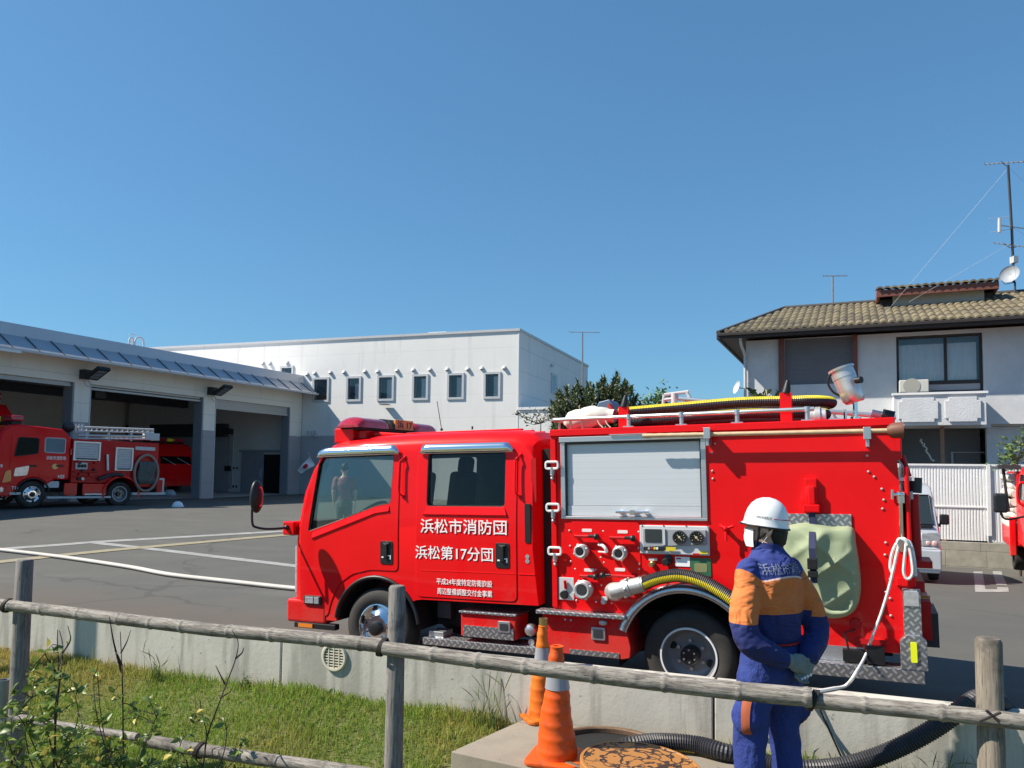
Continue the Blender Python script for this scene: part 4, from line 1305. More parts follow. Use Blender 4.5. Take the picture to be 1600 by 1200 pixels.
# ---- aerials
def yagi(m, c, ax, L, n, el=.5, mi=0):
    ax = Vector(ax).normalized(); side = ax.cross(Vector((0, 0, 1))).normalized()
    m.tube([c - ax * L / 2, c + ax * L / 2], .018, 6, mi)
    for i in range(n):
        p = c - ax * L / 2 + ax * L * i / (n - 1)
        m.tube([p - side * el * (.5 + .3 * (i == 0)) / 2, p + side * el * (.5 + .3 * (i == 0)) / 2], .008, 5, mi)
def aerials():
    base = HF.w(HF.px(1586, 462, 3.6)[0], 3.6, HF.px(1586, 462, 3.6)[1])
    d = base.y
    def q(u, v): return at(u, v, d) - base
    root = thing('aerial_mast', 'tall dark rooftop mast with television aerials and a dish on the house', 'aerial', loc=base)
    m = MB(); m.tube([q(1584, 442), q(1581, 360), q(1575, 258)], .04, 8); m.build('mast', DKGRY, root, smooth=40)
    m = MB()
    for u, y in ((1574, 464), (1592, 463), (1600, 470)): m.tube([q(1586, 441), q(u, y) + Vector((0, (u - 1586) * .03, 0))], .03, 6)
    m.build('mast_legs', DKGRY, root, smooth=40)
    ax = (q(1598, 260) - q(1553, 248)).normalized() * 1.0
    ax = (ax + Vector((0, -.9, 0))).normalized()
    m = MB(); yagi(m, q(1576, 254), ax, 1.35, 11, .45); m.tube([q(1564, 252), q(1570, 258), q(1576, 259)], .015, 5); m.build('yagi_aerial', STEEL, root)
    ax2 = (q(1598, 390) - q(1567, 376)).normalized(); ax2 = (ax2 + Vector((0, -.8, 0))).normalized()
    m = MB(); yagi(m, q(1581, 383), ax2, 1.0, 8, .4); m.tube([q(1568, 380), q(1578, 387), q(1588, 386)], .015, 5); m.build('yagi_aerial', STEEL, root)
    m = MB(); m.tube([q(1562, 352), q(1600, 357)], .02, 6); m.tube([q(1561.5, 341), q(1561.5, 363)], .05, 8); m.tube([q(1545, 342), q(1580, 338)], .008, 5); m.tube([q(1548, 363), q(1579, 358)], .008, 5); m.build('dipole_aerial', LGRY, root)
    m = MB(); m.box(*[x for p_ in zip(q(1581, 411), q(1588, 401)) for x in (min(p_), max(p_))][:2], -.1, .1, q(1581, 411).z, q(1588, 401).z); m.build('amplifier_box', LGRY, root)
    c = q(1579, 430)
    m = MB(); m.lathe([(.001, .0), (.15, .02), (.28, .08), (.29, .1)], c, (-.75, -.6, .25), 26, closed_ends=False); m.tube([q(1581, 442), q(1570, 444), q(1565, 438)], .015, 6); m.tube([c, q(1584, 428)], .03, 6); m.build('dish', GRY, root, smooth=50)
    m = MB()
    yo = HF.w(0, .4, 0)
    g1 = HF.w(*(lambda a: (a[0], .3, a[1]))(HF.px(1375, 499, .3))) - base
    g2 = HF.w(*(lambda a: (a[0], 1.2, a[1]))(HF.px(1420, 472, 1.2))) - base
    m.tube([q(1573, 265), g1], .004, 5); m.tube([q(1580, 380), g2], .004, 5); m.tube([q(1577, 262), q(1700, 380)], .004, 5); m.tube([q(1582, 355), q(1700, 430)], .004, 5)
    m.build('guy_wire', LGRY, root)
    for (u, vt, vb, d, nm, ht) in ((1302, 432, 560, 31, 'thin television aerial standing beyond the house roof', .9), (911, 520, 645, 37, 'television aerial on a pole at the office block corner', 1.5)):
        b_ = at(u, vb, d); r_ = thing('television_aerial', nm, 'aerial', loc=b_, group='distant television aerials')
        t = at(u - 1, vt, d) - b_
        m = MB(); m.tube([(0, 0, -2), t], .035, 8); m.build('mast', STEEL, r_, smooth=40)
        m = MB(); yagi(m, t + Vector((.1, 0, .03)), (1, -.5, -.1), ht, 10, .5); m.build('yagi_aerial', STEEL, r_)
aerials()

# ================================================================== WHITE FENCE and block wall
fb = at(1560, 895, 19.0)
FX, FY = Vector((math.cos(R(22)), -math.sin(R(22)), 0)), Vector((math.sin(R(22)), math.cos(R(22)), 0))
FF = Frame((fb.x, fb.y, 0), FX, FY, (0, 0, 1))
def white_fence():
    root = thing('panel_fence', 'white corrugated panel fence standing on the low block wall', 'fence', FF)
    z0, z1, zm = FF.px(1480, 843)[1], FF.px(1480, 725)[1], FF.px(1500, 792)[1]
    posts = [FF.px(1545.5, 800)[0] + k * 2.02 for k in (-5, -4, -3, -2, -1, 0, 1, 2, 3)]
    m = MB()
    for i in range(len(posts) - 1):
        a, b = posts[i] + .05, posts[i + 1] - .05
        n = int((b - a) / .066)
        for (zz0, zz1) in ((z0, zm - .02), (zm + .02, z1 - .05)):
            lo, hi = [], []
            for k in range(n):
                x = a + (b - a) * k / n; w = (b - a) / n
                for (fx, dy) in ((0, 0), (.55, 0), (.64, .010), (.90, .010)):
                    lo.append((x + fx * w, dy, zz0)); hi.append((x + fx * w, dy, zz1))
            lo.append((b, 0, zz0)); hi.append((b, 0, zz1))
            m.grid([lo, hi]); m.grid([[(p[0], p[1] + .03, p[2]) for p in lo], [(p[0], p[1] + .03, p[2]) for p in hi]], flip=True)
    m.build('ribbed_panel', WHT, root)
    m = MB(); m.box(posts[0], posts[-1], -.03, .06, z1 - .05, z1); m.box(posts[0], posts[-1], -.02, .05, zm - .02, zm + .02); m.build('rail', WHT, root, bevel=.005)
    for p in posts:
        m = MB(); m.box(p - .045, p + .045, -.045, .07, .3, z1 + .005); m.build('post', WHT, root, bevel=.006)
    zt = FF.px(1500, 846.5)[1]
    m = MB(); zb = -.75
    for r_, (a, b) in enumerate(((zt - .21, zt), (zt - .21 - .40, zt - .215), (zt - 1.1, zt - .615))):
        x = posts[0] - (.3 if r_ % 2 else .0)
        x = FF.px(1542, 880)[0] - 8 * .9 if r_ == 1 else posts[0]
        while x < posts[-1]:
            m.box(x + .003, x + .897, -.06, .10, a, b); x += .9
    o = m.build('block_wall', BLOCK, bevel=.006, base=False)
    o.matrix_world = FF.matrix()
    tag(o, 'low concrete block wall under the white panel fence', 'wall')
    return z1
white_fence()
def shadow_pole():  # unseen pole, added so that its shadow band falls on the wall
    p = onplane(133, 1010, WP, WN)
    d = Vector((-SUN_DIR.x, -SUN_DIR.y, 0)).normalized()
    b = p - d * 1.5
    m = MB(); m.lathe([(.055, -.45), (.052, 2.6), (.03, 2.62)], (b.x, b.y, 0), seg=18)
    tag(m.build('added_shadow_pole', STEEL, smooth=45), 'unseen grey pole added to cast the shadow band on the low concrete wall', 'pole')
shadow_pole()

# ================================================================== MAIN FIRE ENGINE
_yw, _tl = R(25), R(1.4)
_L = Vector((-math.cos(_yw) * math.cos(_tl), math.sin(_yw) * math.cos(_tl), -math.sin(_tl)))
_W = Vector((math.sin(_yw), math.cos(_yw), 0))
_U = (-_L).cross(_W).normalized()
TF = Frame((1.4463, 6.2961, -.0492), -_L, _W, _U)
WIDTH = 1.9
def tumble(x, y, z):
    if z > 1.3:
        k = .055 * ((z - 1.3) / .85) ** 1.4
        return y + k * (1 - y / (WIDTH / 2))
    return y
def loft_profile(prof, slices):
    """closed xz profile carried through y slices; slices = [(y, topdrop, frontset, rearset)]"""
    m = MB(); n = len(prof)
    vs = []
    for (y, dz, fx, rx) in slices:
        for (x, z) in prof:
            zz = z - dz * min(1, max(0, (z - 1.95) / .3))
            xx = x + fx * min(1, max(0, (-3.7 - x) / .25 + (.5 if z > 1.2 else 0) * (1 if x < -3.45 else 0))) if x < -3.4 and z > .5 else x
            if x > -1.42 and z > .75: xx = xx - rx
            vs.append((xx, y, zz))
    k = len(slices)
    fs = []
    for j in range(k - 1):
        for i in range(n):
            i2 = (i + 1) % n
            fs.append((j * n + i, j * n + i2, (j + 1) * n + i2, (j + 1) * n + i))
    fs.append(tuple(reversed(range(n)))); fs.append(tuple(range((k - 1) * n, k * n)))
    m.add(vs, fs)
    return m
CAB_PROF = [(-4.03, .43), (-4.06, .62), (-4.062, 1.15), (-4.04, 1.36), (-3.976, 1.70), (-3.878, 1.94), (-3.76, 2.13), (-3.66, 2.215), (-3.52, 2.262), (-3.2, 2.285), (-2.6, 2.298), (-1.9, 2.298), (-1.55, 2.29), (-1.40, 2.265), (-1.33, 2.20), (-1.305, 2.08), (-1.30, 1.2), (-1.30, .715), (-2.50, .70), (-2.565, .69)] + arc(-3.016, .40, .472, 34, 172, 14) + [(-3.50, .43)]
W1 = roundpoly([(-3.858, 1.305), (-3.745, 2.075), (-2.835, 2.085), (-2.855, 1.60), (-3.02, 1.575), (-3.388, 1.452)], .035, 3)
W2 = rrect(-2.447, -1.622, 1.580, 2.085, .03, 3)
def cab_shell(root, name='cab', paint=None):
    sl = [(0, .135, .075, .05), (.012, .105, .05, .04), (.04, .065, .03, .025), (.09, .03, .012, .01), (.18, .008, .003, .003), (.30, 0, 0, 0)]
    sl = sl + [(WIDTH - y, a, b, c) for (y, a, b, c) in reversed(sl)]
    m = loft_profile(CAB_PROF, sl)
    me = bpy.data.meshes.new('tmp'); me.from_pydata(m.v, [], m.f)
    bm = bmesh.new(); bm.from_mesh(me)
    bmesh.ops.recalc_face_normals(bm, faces=bm.faces[:])
    for z in (1.3, 1.45, 1.6, 1.75, 1.9, 2.02):
        bmesh.ops.bisect_plane(bm, geom=bm.verts[:] + bm.edges[:] + bm.faces[:], plane_co=(0, 0, z), plane_no=(0, 0, 1))
    for v in bm.verts: v.co.y = tumble(v.co.x, v.co.y, v.co.z)
    bm.to_mesh(me); bm.free()
    o = bpy.data.objects.new('tmp', me); COL.objects.link(o)
    me.materials.append(paint or RED); me.materials.append(DKGRY)
    cut = MB()
    cavs = []
    def cutter(mb):
        c_me = bpy.data.meshes.new('c'); c_me.from_pydata(mb.v, [], mb.f)
        b2 = bmesh.new(); b2.from_mesh(c_me); bmesh.ops.recalc_face_normals(b2, faces=b2.faces[:]); b2.to_mesh(c_me); b2.free()
        c_me.materials.append(DKGRY)
        c = bpy.data.objects.new('c', c_me); COL.objects.link(c)
        b = o.modifiers.new('b', 'BOOLEAN'); b.operation = 'DIFFERENCE'; b.object = c; b.solver = 'EXACT'
        cavs.append(c)
    a = MB(); a.prism([(-3.96, .93), (-3.96, 1.36), (-3.90, 1.68), (-3.80, 1.92), (-3.68, 2.09), (-3.55, 2.15), (-1.40, 2.15), (-1.37, 2.1), (-1.37, .93)], .11, WIDTH - .11); cutter(a)
    a = MB(); a.prism([(p[0], p[1]) for p in W1], -.3, WIDTH + .3); cutter(a)
    a = MB(); a.prism(W2, -.3, WIDTH + .3); cutter(a)
    a = MB(); a.prism([(.16, 1.40), (WIDTH - .16, 1.40), (WIDTH - .2, 2.06), (.2, 2.06)], -4.4, -3.62, 'yz'); cutter(a)
    a = MB(); a.prism([(.3, 1.55), (WIDTH - .3, 1.55), (WIDTH - .3, 2.02), (.3, 2.02)], -1.5, -1.1, 'yz'); cutter(a)
    out = bake(o, name, 28)
    for c in cavs: bpy.data.objects.remove(c)
    c = bpy.data.objects.new(name, out); link(c, root)
    return c
def bent(bm_args, name, mats, parent, smooth=30, far=False):
    return bm_obj(name, panel_bm(*bm_args, bend=tumble), mats, parent, smooth)
ZC = (1.3, 1.45, 1.6, 1.75, 1.9, 2.02)
DOOR1 = roundpoly([(-2.765, .955), (-3.08, .955), (-3.30, .905), (-3.46, .80), (-3.56, .62), (-3.60, .47), (-3.94, .47), (-3.955, 1.0), (-3.945, 1.36), (-3.885, 1.69), (-3.80, 1.93), (-3.70, 2.085), (-3.60, 2.145), (-2.85, 2.15), (-2.765, 2.08)], .05, 4)
DOOR2 = roundpoly([(-2.56, .725), (-1.505, .735), (-1.505, 2.06), (-1.57, 2.145), (-2.49, 2.15), (-2.56, 2.07)], .06, 4)
def wheel(root, x, z, y0, r, width, kind):
    """y0 = outer tyre face"""
    t = MB()
    w = width
    prof = [(r * .60, .012), (r * .66, -.004), (r * .80, -.012), (r * .93, .0), (r * .985, .02), (r, .045), (r, w - .045), (r * .985, w - .02), (r * .93, w), (r * .6, w - .01)]
    t.lathe(prof, (x, y0, z), (0, 1, 0), 56, closed_ends=False)
    wo = t.build('wheel', RUB, root, smooth=35)
    rm = MB()
    if kind == 'front':
        rm.lathe([(r * .61, .016), (r * .60, .0), (r * .575, -.004), (r * .56, .015), (r * .52, .03), (r * .44, .012), (r * .34, -.012), (r * .30, -.03), (r * .2, -.032), (.001, -.032)], (x, y0, z), (0, 1, 0), 48, closed_ends=False)
        ro = rm.build('rim', CHR if kind == 'front' else GRY, wo, smooth=35)
        hb = MB(); hb.lathe([(r * .185, -.03), (r * .18, -.065), (r * .12, -.075), (.001, -.075)], (x, y0, z), (0, 1, 0), 24, closed_ends=False); hb.build('hub', BLK, wo, smooth=35)
        for k in range(6):
            nb = MB(); a = 2 * math.pi * k / 6 + .3
            p = Vector((x + r * .30 * math.cos(a), y0, z + r * .30 * math.sin(a)))
            nb.cyl(p + Vector((0, -.02, 0)), p + Vector((0, -.058, 0)), .016, 6); nb.build('wheel_nut', CHR, wo, smooth=35)
            a += .5; p = Vector((x + r * .47 * math.cos(a), y0 + .016, z + r * .47 * math.sin(a)))
            hol = MB(); hol.cyl(p + Vector((0, .01, 0)), p + Vector((0, -.004, 0)), .028, 12); hol.build('rim_hole', DARK, wo)
    else:
        rm.lathe([(r * .62, .012), (r * .61, -.006), (r * .58, -.006), (r * .565, .01), (r * .555, .05), (r * .53, .075), (r * .50, .10), (r * .44, .115), (r * .36, .125), (r * .28, .125), (.001, .125)], (x, y0, z), (0, 1, 0), 48, closed_ends=False)
        rm.build('rim', mat('rear_rim_paint', (.26, .27, .285), .4, .3, var=.15) if 'rear_rim_paint' not in MATS else MATS['rear_rim_paint'], wo, smooth=35)
        rg = MB(); rg.lathe([(r * .625, .010), (r * .615, -.008), (r * .58, -.008), (r * .57, .008)], (x, y0, z), (0, 1, 0), 48, closed_ends=False); rg.build('rim_lip', WHT, wo, smooth=35)
        hb = MB(); hb.lathe([(r * .2, .125), (r * .2, .04), (r * .17, .025), (.001, .025)], (x, y0, z), (0, 1, 0), 24, closed_ends=False); hb.build('hub', BLK, wo, smooth=35)
        for k in range(6):
            nb = MB(); a = 2 * math.pi * k / 6 + .55
            p = Vector((x + r * .30 * math.cos(a), y0, z + r * .30 * math.sin(a)))
            nb.cyl(p + Vector((0, .13, 0)), p + Vector((0, .085, 0)), .014, 6)
            p = Vector((x + r * .13 * math.cos(a), y0, z + r * .13 * math.sin(a)))
            nb.cyl(p + Vector((0, .03, 0)), p + Vector((0, .018, 0)), .008, 6); nb.build('wheel_nut', ALU, wo, smooth=35)
        for k in range(2):
            a = math.pi * k + 2.75
            p = Vector((x + r * .44 * math.cos(a), y0 + .108, z + r * .44 * math.sin(a)))
            hol = MB(); hol.cyl(p + Vector((0, .02, 0)), p + Vector((0, -.003, 0)), .032, 14); hol.build('rim_hole', DARK, wo)
    return wo
def seat(root, x, y, z, w=.5):
    m = MB()
    m.obox((x, y, z), (.5, w, .16)); m.obox((x + .26, y, z + .42), (.13, w, .75), Matrix.Rotation(R(8), 3, 'Y')); m.obox((x + .33, y, z + .86), (.10, w * .55, .2), Matrix.Rotation(R(8), 3, 'Y'))
    return m.build('seat', mat('seat_cloth', (.018, .018, .02), .9) if 'seat_cloth' not in MATS else MATS['seat_cloth'], root, smooth=40, bevel=.05, bseg=3)
def cab_common(root, full=True):
    cab = cab_shell(root)
    # doors, windows
    for (nm, out, win) in (('door', DOOR1, W1), ('door', DOOR2, W2)):
        d = bent((out, [win], -.007, .02, ZC), nm, RED, root, 25)
        md = d.modifiers.new('bevel', 'BEVEL'); md.width = .004; md.segments = 2; md.limit_method = 'ANGLE'; md.angle_limit = R(60)
        gl_ = GLASS if out is DOOR1 else CLEAR
        pane = bent((win, [], .022, .027, ZC), 'window', gl_, d)
        g = MB(); g.tube([(p[0], tumble(p[0], .004, p[1]), p[1]) for p in win], .011, 6, closed=True); g.build('window_seal', BLK, pane, smooth=60)
        far = bent((win, [], WIDTH - .027, WIDTH - .022, ZC), 'far_window', gl_, root)
        seam = MB(); seam.tube([(p[0], tumble(p[0], .003, p[1]), p[1]) for p in out], .0055, 5, closed=True); seam.build('door_seam', DARK, d, smooth=60)
        # handle
        if nm == 'door':
            hx0, hx1, hz0, hz1 = ((-2.965, -2.82, 1.015, 1.24) if out is DOOR1 else (-1.712, -1.573, 1.03, 1.255))
            h = MB(); h.prism(rrect(hx0, hx1, hz0, hz1, .02), -.013, -.004); hd = h.build('door_handle', BLK, d, bevel=.003)
            h = MB(); h.box(hx0 + .05, hx0 + .09, -.034, -.013, hz0 + .06, hz1 - .025); h.box(hx0 + .035, hx1 - .03, -.03, -.012, hz1 - .035, hz1 - .015); h.build('grip', BLK, hd, bevel=.006)
            h = MB(); h.box(hx0 + .02, hx0 + .05, -.017, -.0125, hz0 + .062, hz0 + .075); h.box(hx1 - .055, hx1 - .02, -.017, -.0125, hz0 + .078, hz0 + .09); h.box(hx1 - .03, hx1 - .02, -.017, -.0125, hz0 + .05, hz0 + .079); h.build('latch_mark', LETT, hd)
    # windscreen
    m = MB(); m.add([(-3.995, .16, 1.40), (-3.995, WIDTH - .16, 1.40), (-3.775, WIDTH - .2, 2.06), (-3.775, .2, 2.06)], [(0, 1, 2, 3)]); m.build('windscreen', GLASS, root)
    m = MB(); m.add([(-1.34, .3, 1.55), (-1.34, WIDTH - .3, 1.55), (-1.34, WIDTH - .3, 2.02), (-1.34, .3, 2.02)], [(0, 1, 2, 3)]); m.build('rear_window', GLASS, root)
    # chrome visors
    for (xa, xb, za, zb, lead) in ((-3.775, -2.772, 2.068, 2.082, .16), (-2.535, -1.545, 2.078, 2.076, .07)):
        rows = []
        N = 24
        for i in range(N + 1):
            t = i / N; x = xa + (xb - xa) * t
            zb_ = za + (zb - za) * t
            f = min(1, (x - xa) / lead + .02); g_ = min(1, (xb - x) / .06 + .05)
            hgt = .092 * math.sqrt(max(0, 1 - (1 - f) ** 2)) * math.sqrt(max(0, 1 - (1 - g_) ** 2))
            hgt = max(hgt, .004)
            dep = .052 * min(1, hgt / .05)
            row = []
            for k in range(7):
                a = k / 6
                row.append((x, tumble(x, -.010 - dep * math.sin(math.pi * (.15 + .62 * (1 - a))) , zb_), zb_ + hgt * a))
            rows.append(row)
        m = MB(); m.grid(rows, flip=True)
        m.build('window_visor', CHR, root, smooth=60)
    # wheel arch lip
    m = MB(); m.tube([(p[0], .0, p[1]) for p in arc(-3.016, .40, .485, -12 + 20, 172, 26)], .020, 8); m.build('arch_lip', BLK, root, smooth=50)
    m = MB(); a = arc(-3.016, .40, .47, 0, 176, 20)
    m.grid([[(p[0], .02, p[1]) for p in a], [(p[0], .5, p[1]) for p in a]]); m.build('arch_liner', DARK, root, smooth=50)
    # crease
    m = MB()
    m.tube([(-2.50, -.004, .975), (-1.52, -.004, .982)], .006, 6); m.tube([(-1.49, .001, .982), (-1.33, .001, .984)], .006, 6); m.build('body_crease', RED, root, smooth=50)
    m = MB(); m.add([(-2.445, -.009, 1.572), (-1.625, -.009, 1.572), (-1.60, -.022, 1.505), (-2.475, -.022, 1.505), (-1.59, -.008, 1.492), (-2.49, -.008, 1.492)], [(3, 2, 1, 0), (5, 4, 2, 3)])
    for i in range(len(m.v)): x, y, z = m.v[i]; m.v[i] = (x, tumble(x, y, z), z)
    m.build('window_ledge', RED, root)
    m = MB(); q_ = [(-3.80, 1.30), (-3.39, 1.44), (-3.03, 1.563), (-2.87, 1.585)]
    rows = [[(x, tumble(x, -.009, z), z) for x, z in q_], [(x, tumble(x, -.020, z - .05), z - .055) for x, z in q_], [(x, tumble(x, -.008, z - .06), z - .07) for x, z in q_]]
    m.grid(rows, flip=False); m.build('window_ledge', RED, root, smooth=20)
    # bumper, lamps
    m = MB(); m.box(-4.125, -3.62, -.012, WIDTH + .012, .385, .62); m.build('bumper', RED, root, bevel=.03, bseg=3)
    m = MB(); m.box(-4.02, -3.5, -.014, .06, .335, .392); bo = m.build('lower_valance', BLK, root, bevel=.008)
    m = MB(); m.box(-3.96, -3.78, -.022, -.012, .345, .382); m.build('reflector', AMB, bo)
    m = MB(); m.box(-3.885, -3.67, -.03, -.008, .575, .668); mk = m.build('marker_lamp', BLK, root, bevel=.01)
    m = MB(); m.box(-3.865, -3.76, -.036, -.028, .59, .655); m.build('lamp_lens', LENSW, mk, bevel=.006)
    m = MB(); m.box(-3.75, -3.69, -.036, -.028, .59, .655); m.build('lamp_lens', LENSW, mk, bevel=.006)
    for y in (.06, WIDTH - .42):
        m = MB(); m.box(-4.085, -4.02, y, y + .36, .66, 1.16); m.build('headlight', LENSW, root, bevel=.02)
    m = MB(); m.box(-4.075, -4.03, .45, WIDTH - .45, .7, 1.1); m.build('front_grille', DKGRY, root, bevel=.01)
    # interior
    m = MB(); m.box(-3.93, -3.5, .13, WIDTH - .13, .95, 1.33); m.build('dashboard', mat('dash_grey', (.055, .06, .058), .7) if 'dash_grey' not in MATS else MATS['dash_grey'], root, bevel=.05, bseg=3)
    for (x, y) in ((-3.1, .45), (-3.1, 1.4)): seat(root, x, y, 1.12)
    for (x, y) in ((-1.75, .6), (-1.75, 1.3)): seat(root, x, y, 1.10, .6)
    m = MB(); c = Vector((-3.42, .46, 1.47)); rot = Matrix.Rotation(R(-38), 3, 'Y')
    m.tube([c + rot @ Vector((.0 + .205 * math.cos(t), .205 * math.sin(t), 0)) for t in [2 * math.pi * k / 28 for k in range(28)]], .016, 8, closed=True)
    m.tube([c, c + rot @ Vector((-.05, 0, -.4))], .03, 8)
    for k in range(3):
        t = 2.1 * k + .5; m.tube([c - rot @ Vector((0, 0, .04)), c + rot @ Vector((.2 * math.cos(t), .2 * math.sin(t), 0))], .014, 6)
    m.build('steering_wheel', BLK, root, smooth=50)
    m = MB(); m.box(-2.55, -2.50, .12, WIDTH - .12, .95, 1.55); m.build('partition', DKGRY, root)
    # mirror
    pm = TF.p3(450, 834, -.02)
    a = Vector((-4.10, -.02, 1.34)); MY = -.36
    m = MB(); m.box(-4.17, -4.02, -.03, .09, 1.27, 1.41); m.build('mirror_bracket', RED, root, bevel=.012)
    P_ = [TF.p3(u, v, MY * k) for u, v, k in ((448, 824, .1), (420, 826.5, .6), (401, 824, .9), (394.5, 818, 1), (394, 795, 1), (396, 765, 1))]
    m = MB(); m.tube(smoothpath([a + Vector((-.05, 0, .05))] + P_, 5), .012, 8); m.ball(P_[0], .028)
    m.build('mirror_arm', BLK, root, smooth=50)
    c = TF.p3(401, 776, MY)
    m = MB(); m.ball(c, 1, 18, 12, sc=(.048, .085, .165)); mo = m.build('mirror', BLK, root, smooth=60)
    m = MB(); m.lathe([(.001, 0), (1, 0)], (0, 0, 0), (1, 0, 0), 24, closed_ends=False)
    m.xform(Matrix.Translation(c + Vector((.040, .012, 0))) @ Matrix.Diagonal((1, .034, .10, 1)) ); m.build('mirror_glass', CHR, mo)
    return cab

def main_engine():
    root = thing('fire_engine', 'bright red crew cab fire engine with white Japanese lettering parked behind the low wall', 'fire engine', TF, group='fire engines around the yard')
    cab_common(root)
    px = TF.px
    X = lambda u, v, y=0.0: TF.px(u, v, y)[0]
    Z = lambda u, v, y=0.0: TF.px(u, v, y)[1]
    # lettering
    text_part('door_lettering', '浜松市消防団', LETT, root, -2.505, -1.598, 1.327, 1.463, -.0105, bold=.007)
    text_part('door_lettering', '浜松第17分団', LETT, root, -2.563, -1.737, 1.083, 1.210, -.0105, bold=.007)
    text_part('door_lettering', '平成24年度特定防衛施設', LETT, root, -2.331, -1.748, .852, .912, -.0105, bold=.006)
    text_part('door_lettering', '周辺整備調整交付金事業', LETT, root, -2.324, -1.748, .762, .822, -.0105, bold=.006)
    # grab handles, vents
    for (u0, u1) in ((629, 633), (811, 815)):
        x = X(u0, 745); m = MB()
        t = .04
        pts = [(x, tumble(x, 0, 2.05), 2.05), (x - .02, tumble(x, -t, 2.02), 2.02), (x - .035, tumble(x, -t, 1.98), 1.98), (x - .035, -t + .02, 1.74), (x - .02, -t + .02, 1.70), (x, .015, 1.67)]
        m.tube(smoothpath(pts, 4), .009, 8); m.ball(pts[0], .018); m.ball(pts[-1], .018); m.build('grab_handle', RED, root, smooth=50)
    m = MB(); m.prism(rrect(X(820, 815), X(829, 815), 1.26, 1.61, .012), -.006, .01); m.build('side_vent', BLK, root, bevel=.002)
    m = MB(); m.cyl((-1.40, -.004, 1.14), (-1.40, .01, 1.14), .02, 16); m.cyl((-1.40, -.004, 1.10), (-1.40, .01, 1.10), .02, 16); m.build('lock_cap', ALU, root)
    m = MB(); m.prism(rrect(-1.37, -1.318, 1.62, 2.02, .02), -.003 + .03, .05); m.build('rear_quarter_vent', RED2, root)
    # roof ribs
    m = MB()
    for y in (.35, .62, .9, 1.2, 1.5): m.box(-2.9, -1.6, y, y + .05, 2.296, 2.31)
    m.build('roof_rib', RED, root, bevel=.006)
    # light bar and bracket
    m = MB(); m.box(-3.66, -3.42, .16, .60, 2.22, 2.37); m.box(-3.56, -3.30, .22, 1.55, 2.25, 2.345); m.prism([(-3.42, 2.345), (-3.42, 2.28), (-2.65, 2.28)], .3, WIDTH - .3); m.build('light_bar_bracket', RED, root, bevel=.012)
    m = MB(); m.box(-3.56, -3.30, .16, 1.58, 2.345, 2.375); lb = m.build('light_bar', BLK, root, bevel=.01)
    def dome(y0, y1, mt, nm, top=2.482):
        rows = []; N = 12
        for i in range(N + 1):
            y = y0 + (y1 - y0) * i / N
            e = min(1, (i / N) / .15 + .25, (1 - i / N) / .15 + .25) if nm == 'red_dome' else 1
            row = []
            for k in range(11):
                t = math.pi * k / 10
                row.append((-3.43 - .155 * math.cos(t) * (.85 + .15 * e), y, 2.37 + (top - 2.37) * e * math.sin(t) ** .55))
            rows.append(row)
        m = MB(); m.grid(rows); m.add([rows[0][k] for k in range(11)], [tuple(range(11))]); m.add([rows[-1][k] for k in range(11)], [tuple(reversed(range(11)))])
        return m.build(nm, mt, lb, smooth=50)
    dome(.08, .66, LENSR, 'red_dome'); dome(1.12, 1.64, LENSR, 'red_dome'); dome(.665, 1.115, BLK, 'speaker_housing', 2.492)
    m = MB(); m.box(-3.298, -3.27, .72, 1.08, 2.375, 2.485); sg = m.build('unit_sign', mat('amber_sign', (.62, .33, .10), .5), lb, bevel=.006)
    sign = text_part('sign_lettering', '浜 17', BLKM, sg, 0, .30, 0, .085, 0, th=.003, bold=.015)
    sign.rotation_euler = (0, 0, R(90)); sign.location = (-3.2695, .75, 2.388)
    m = MB(); m.tube([TF.p3(690, 671, .6), TF.p3(683, 627, .6)], .004, 5); m.ball(TF.p3(690, 671, .6), .015); m.build('radio_aerial', BLK, root)
    m = MB(); m.cyl(TF.p3(738, 671, .5), TF.p3(738, 666, .5), .01, 6); m.build('roof_stud', BLK, root)

    # ---------------- chassis
    m = MB(); m.box(-3.9, 1.5, .35, .55, .45, .68); m.box(-3.9, 1.5, 1.35, 1.55, .45, .68); m.box(-1.9, .0, .6, 1.3, .3, .7); m.box(-2.5, -1.2, .3, .5, .42, .7); m.box(-1.30, -1.17, .15, 1.75, .5, 2.1); m.build('chassis', DARK, root)
    wheel(root, -3.016, .395, .03, .378, .2, 'front')
    w2 = wheel(root, -3.016, .395, WIDTH - .23, .378, .2, 'front')
    wheel(root, 0, .378, .045, .378, .2, 'rear'); wheel(root, 0, .378, .27, .378, .2, 'rear')
    wheel(root, 0, .378, WIDTH - .24, .378, .2, 'rear')
    m = MB(); m.box(-2.5, -1.33, .02, .30, .315, .345); m.box(-2.5, -1.33, .015, .03, .28, .345); sd = m.build('side_step', TREAD, root, bevel=.004)
    m = MB(); m.box(-2.46, -2.30, .06, .24, .345, .40); m.build('step_bracket', ALU, root, bevel=.005)
    m = MB(); m.box(-2.09, -1.535, .02, .5, .39, .60); tb = m.build('tool_box', RED, root, bevel=.008)
    m = MB(); m.box(-2.10, -1.52, .0, .5, .602, .622); m.build('tool_box_lid', TREAD, tb, bevel=.004)
    m = MB(); m.box(-2.06, -1.55, .008, .0185, .392, .492); m.build('tread_strip', TREAD, tb)
    m = MB(); m.prism(rrect(-1.70, -1.58, .455, .555, .01), .0, .017); l_ = m.build('paddle_latch', ALU, tb, bevel=.004)
    m = MB(); m.prism(rrect(-1.68, -1.60, .475, .535, .01), -.004, -.0005); m.build('latch_recess', DKGRY, l_)
    m = MB(); m.box(-2.45, -2.3, .2, .34, .5, .66); m.build('battery_relay', DKGRY, root, bevel=.01)
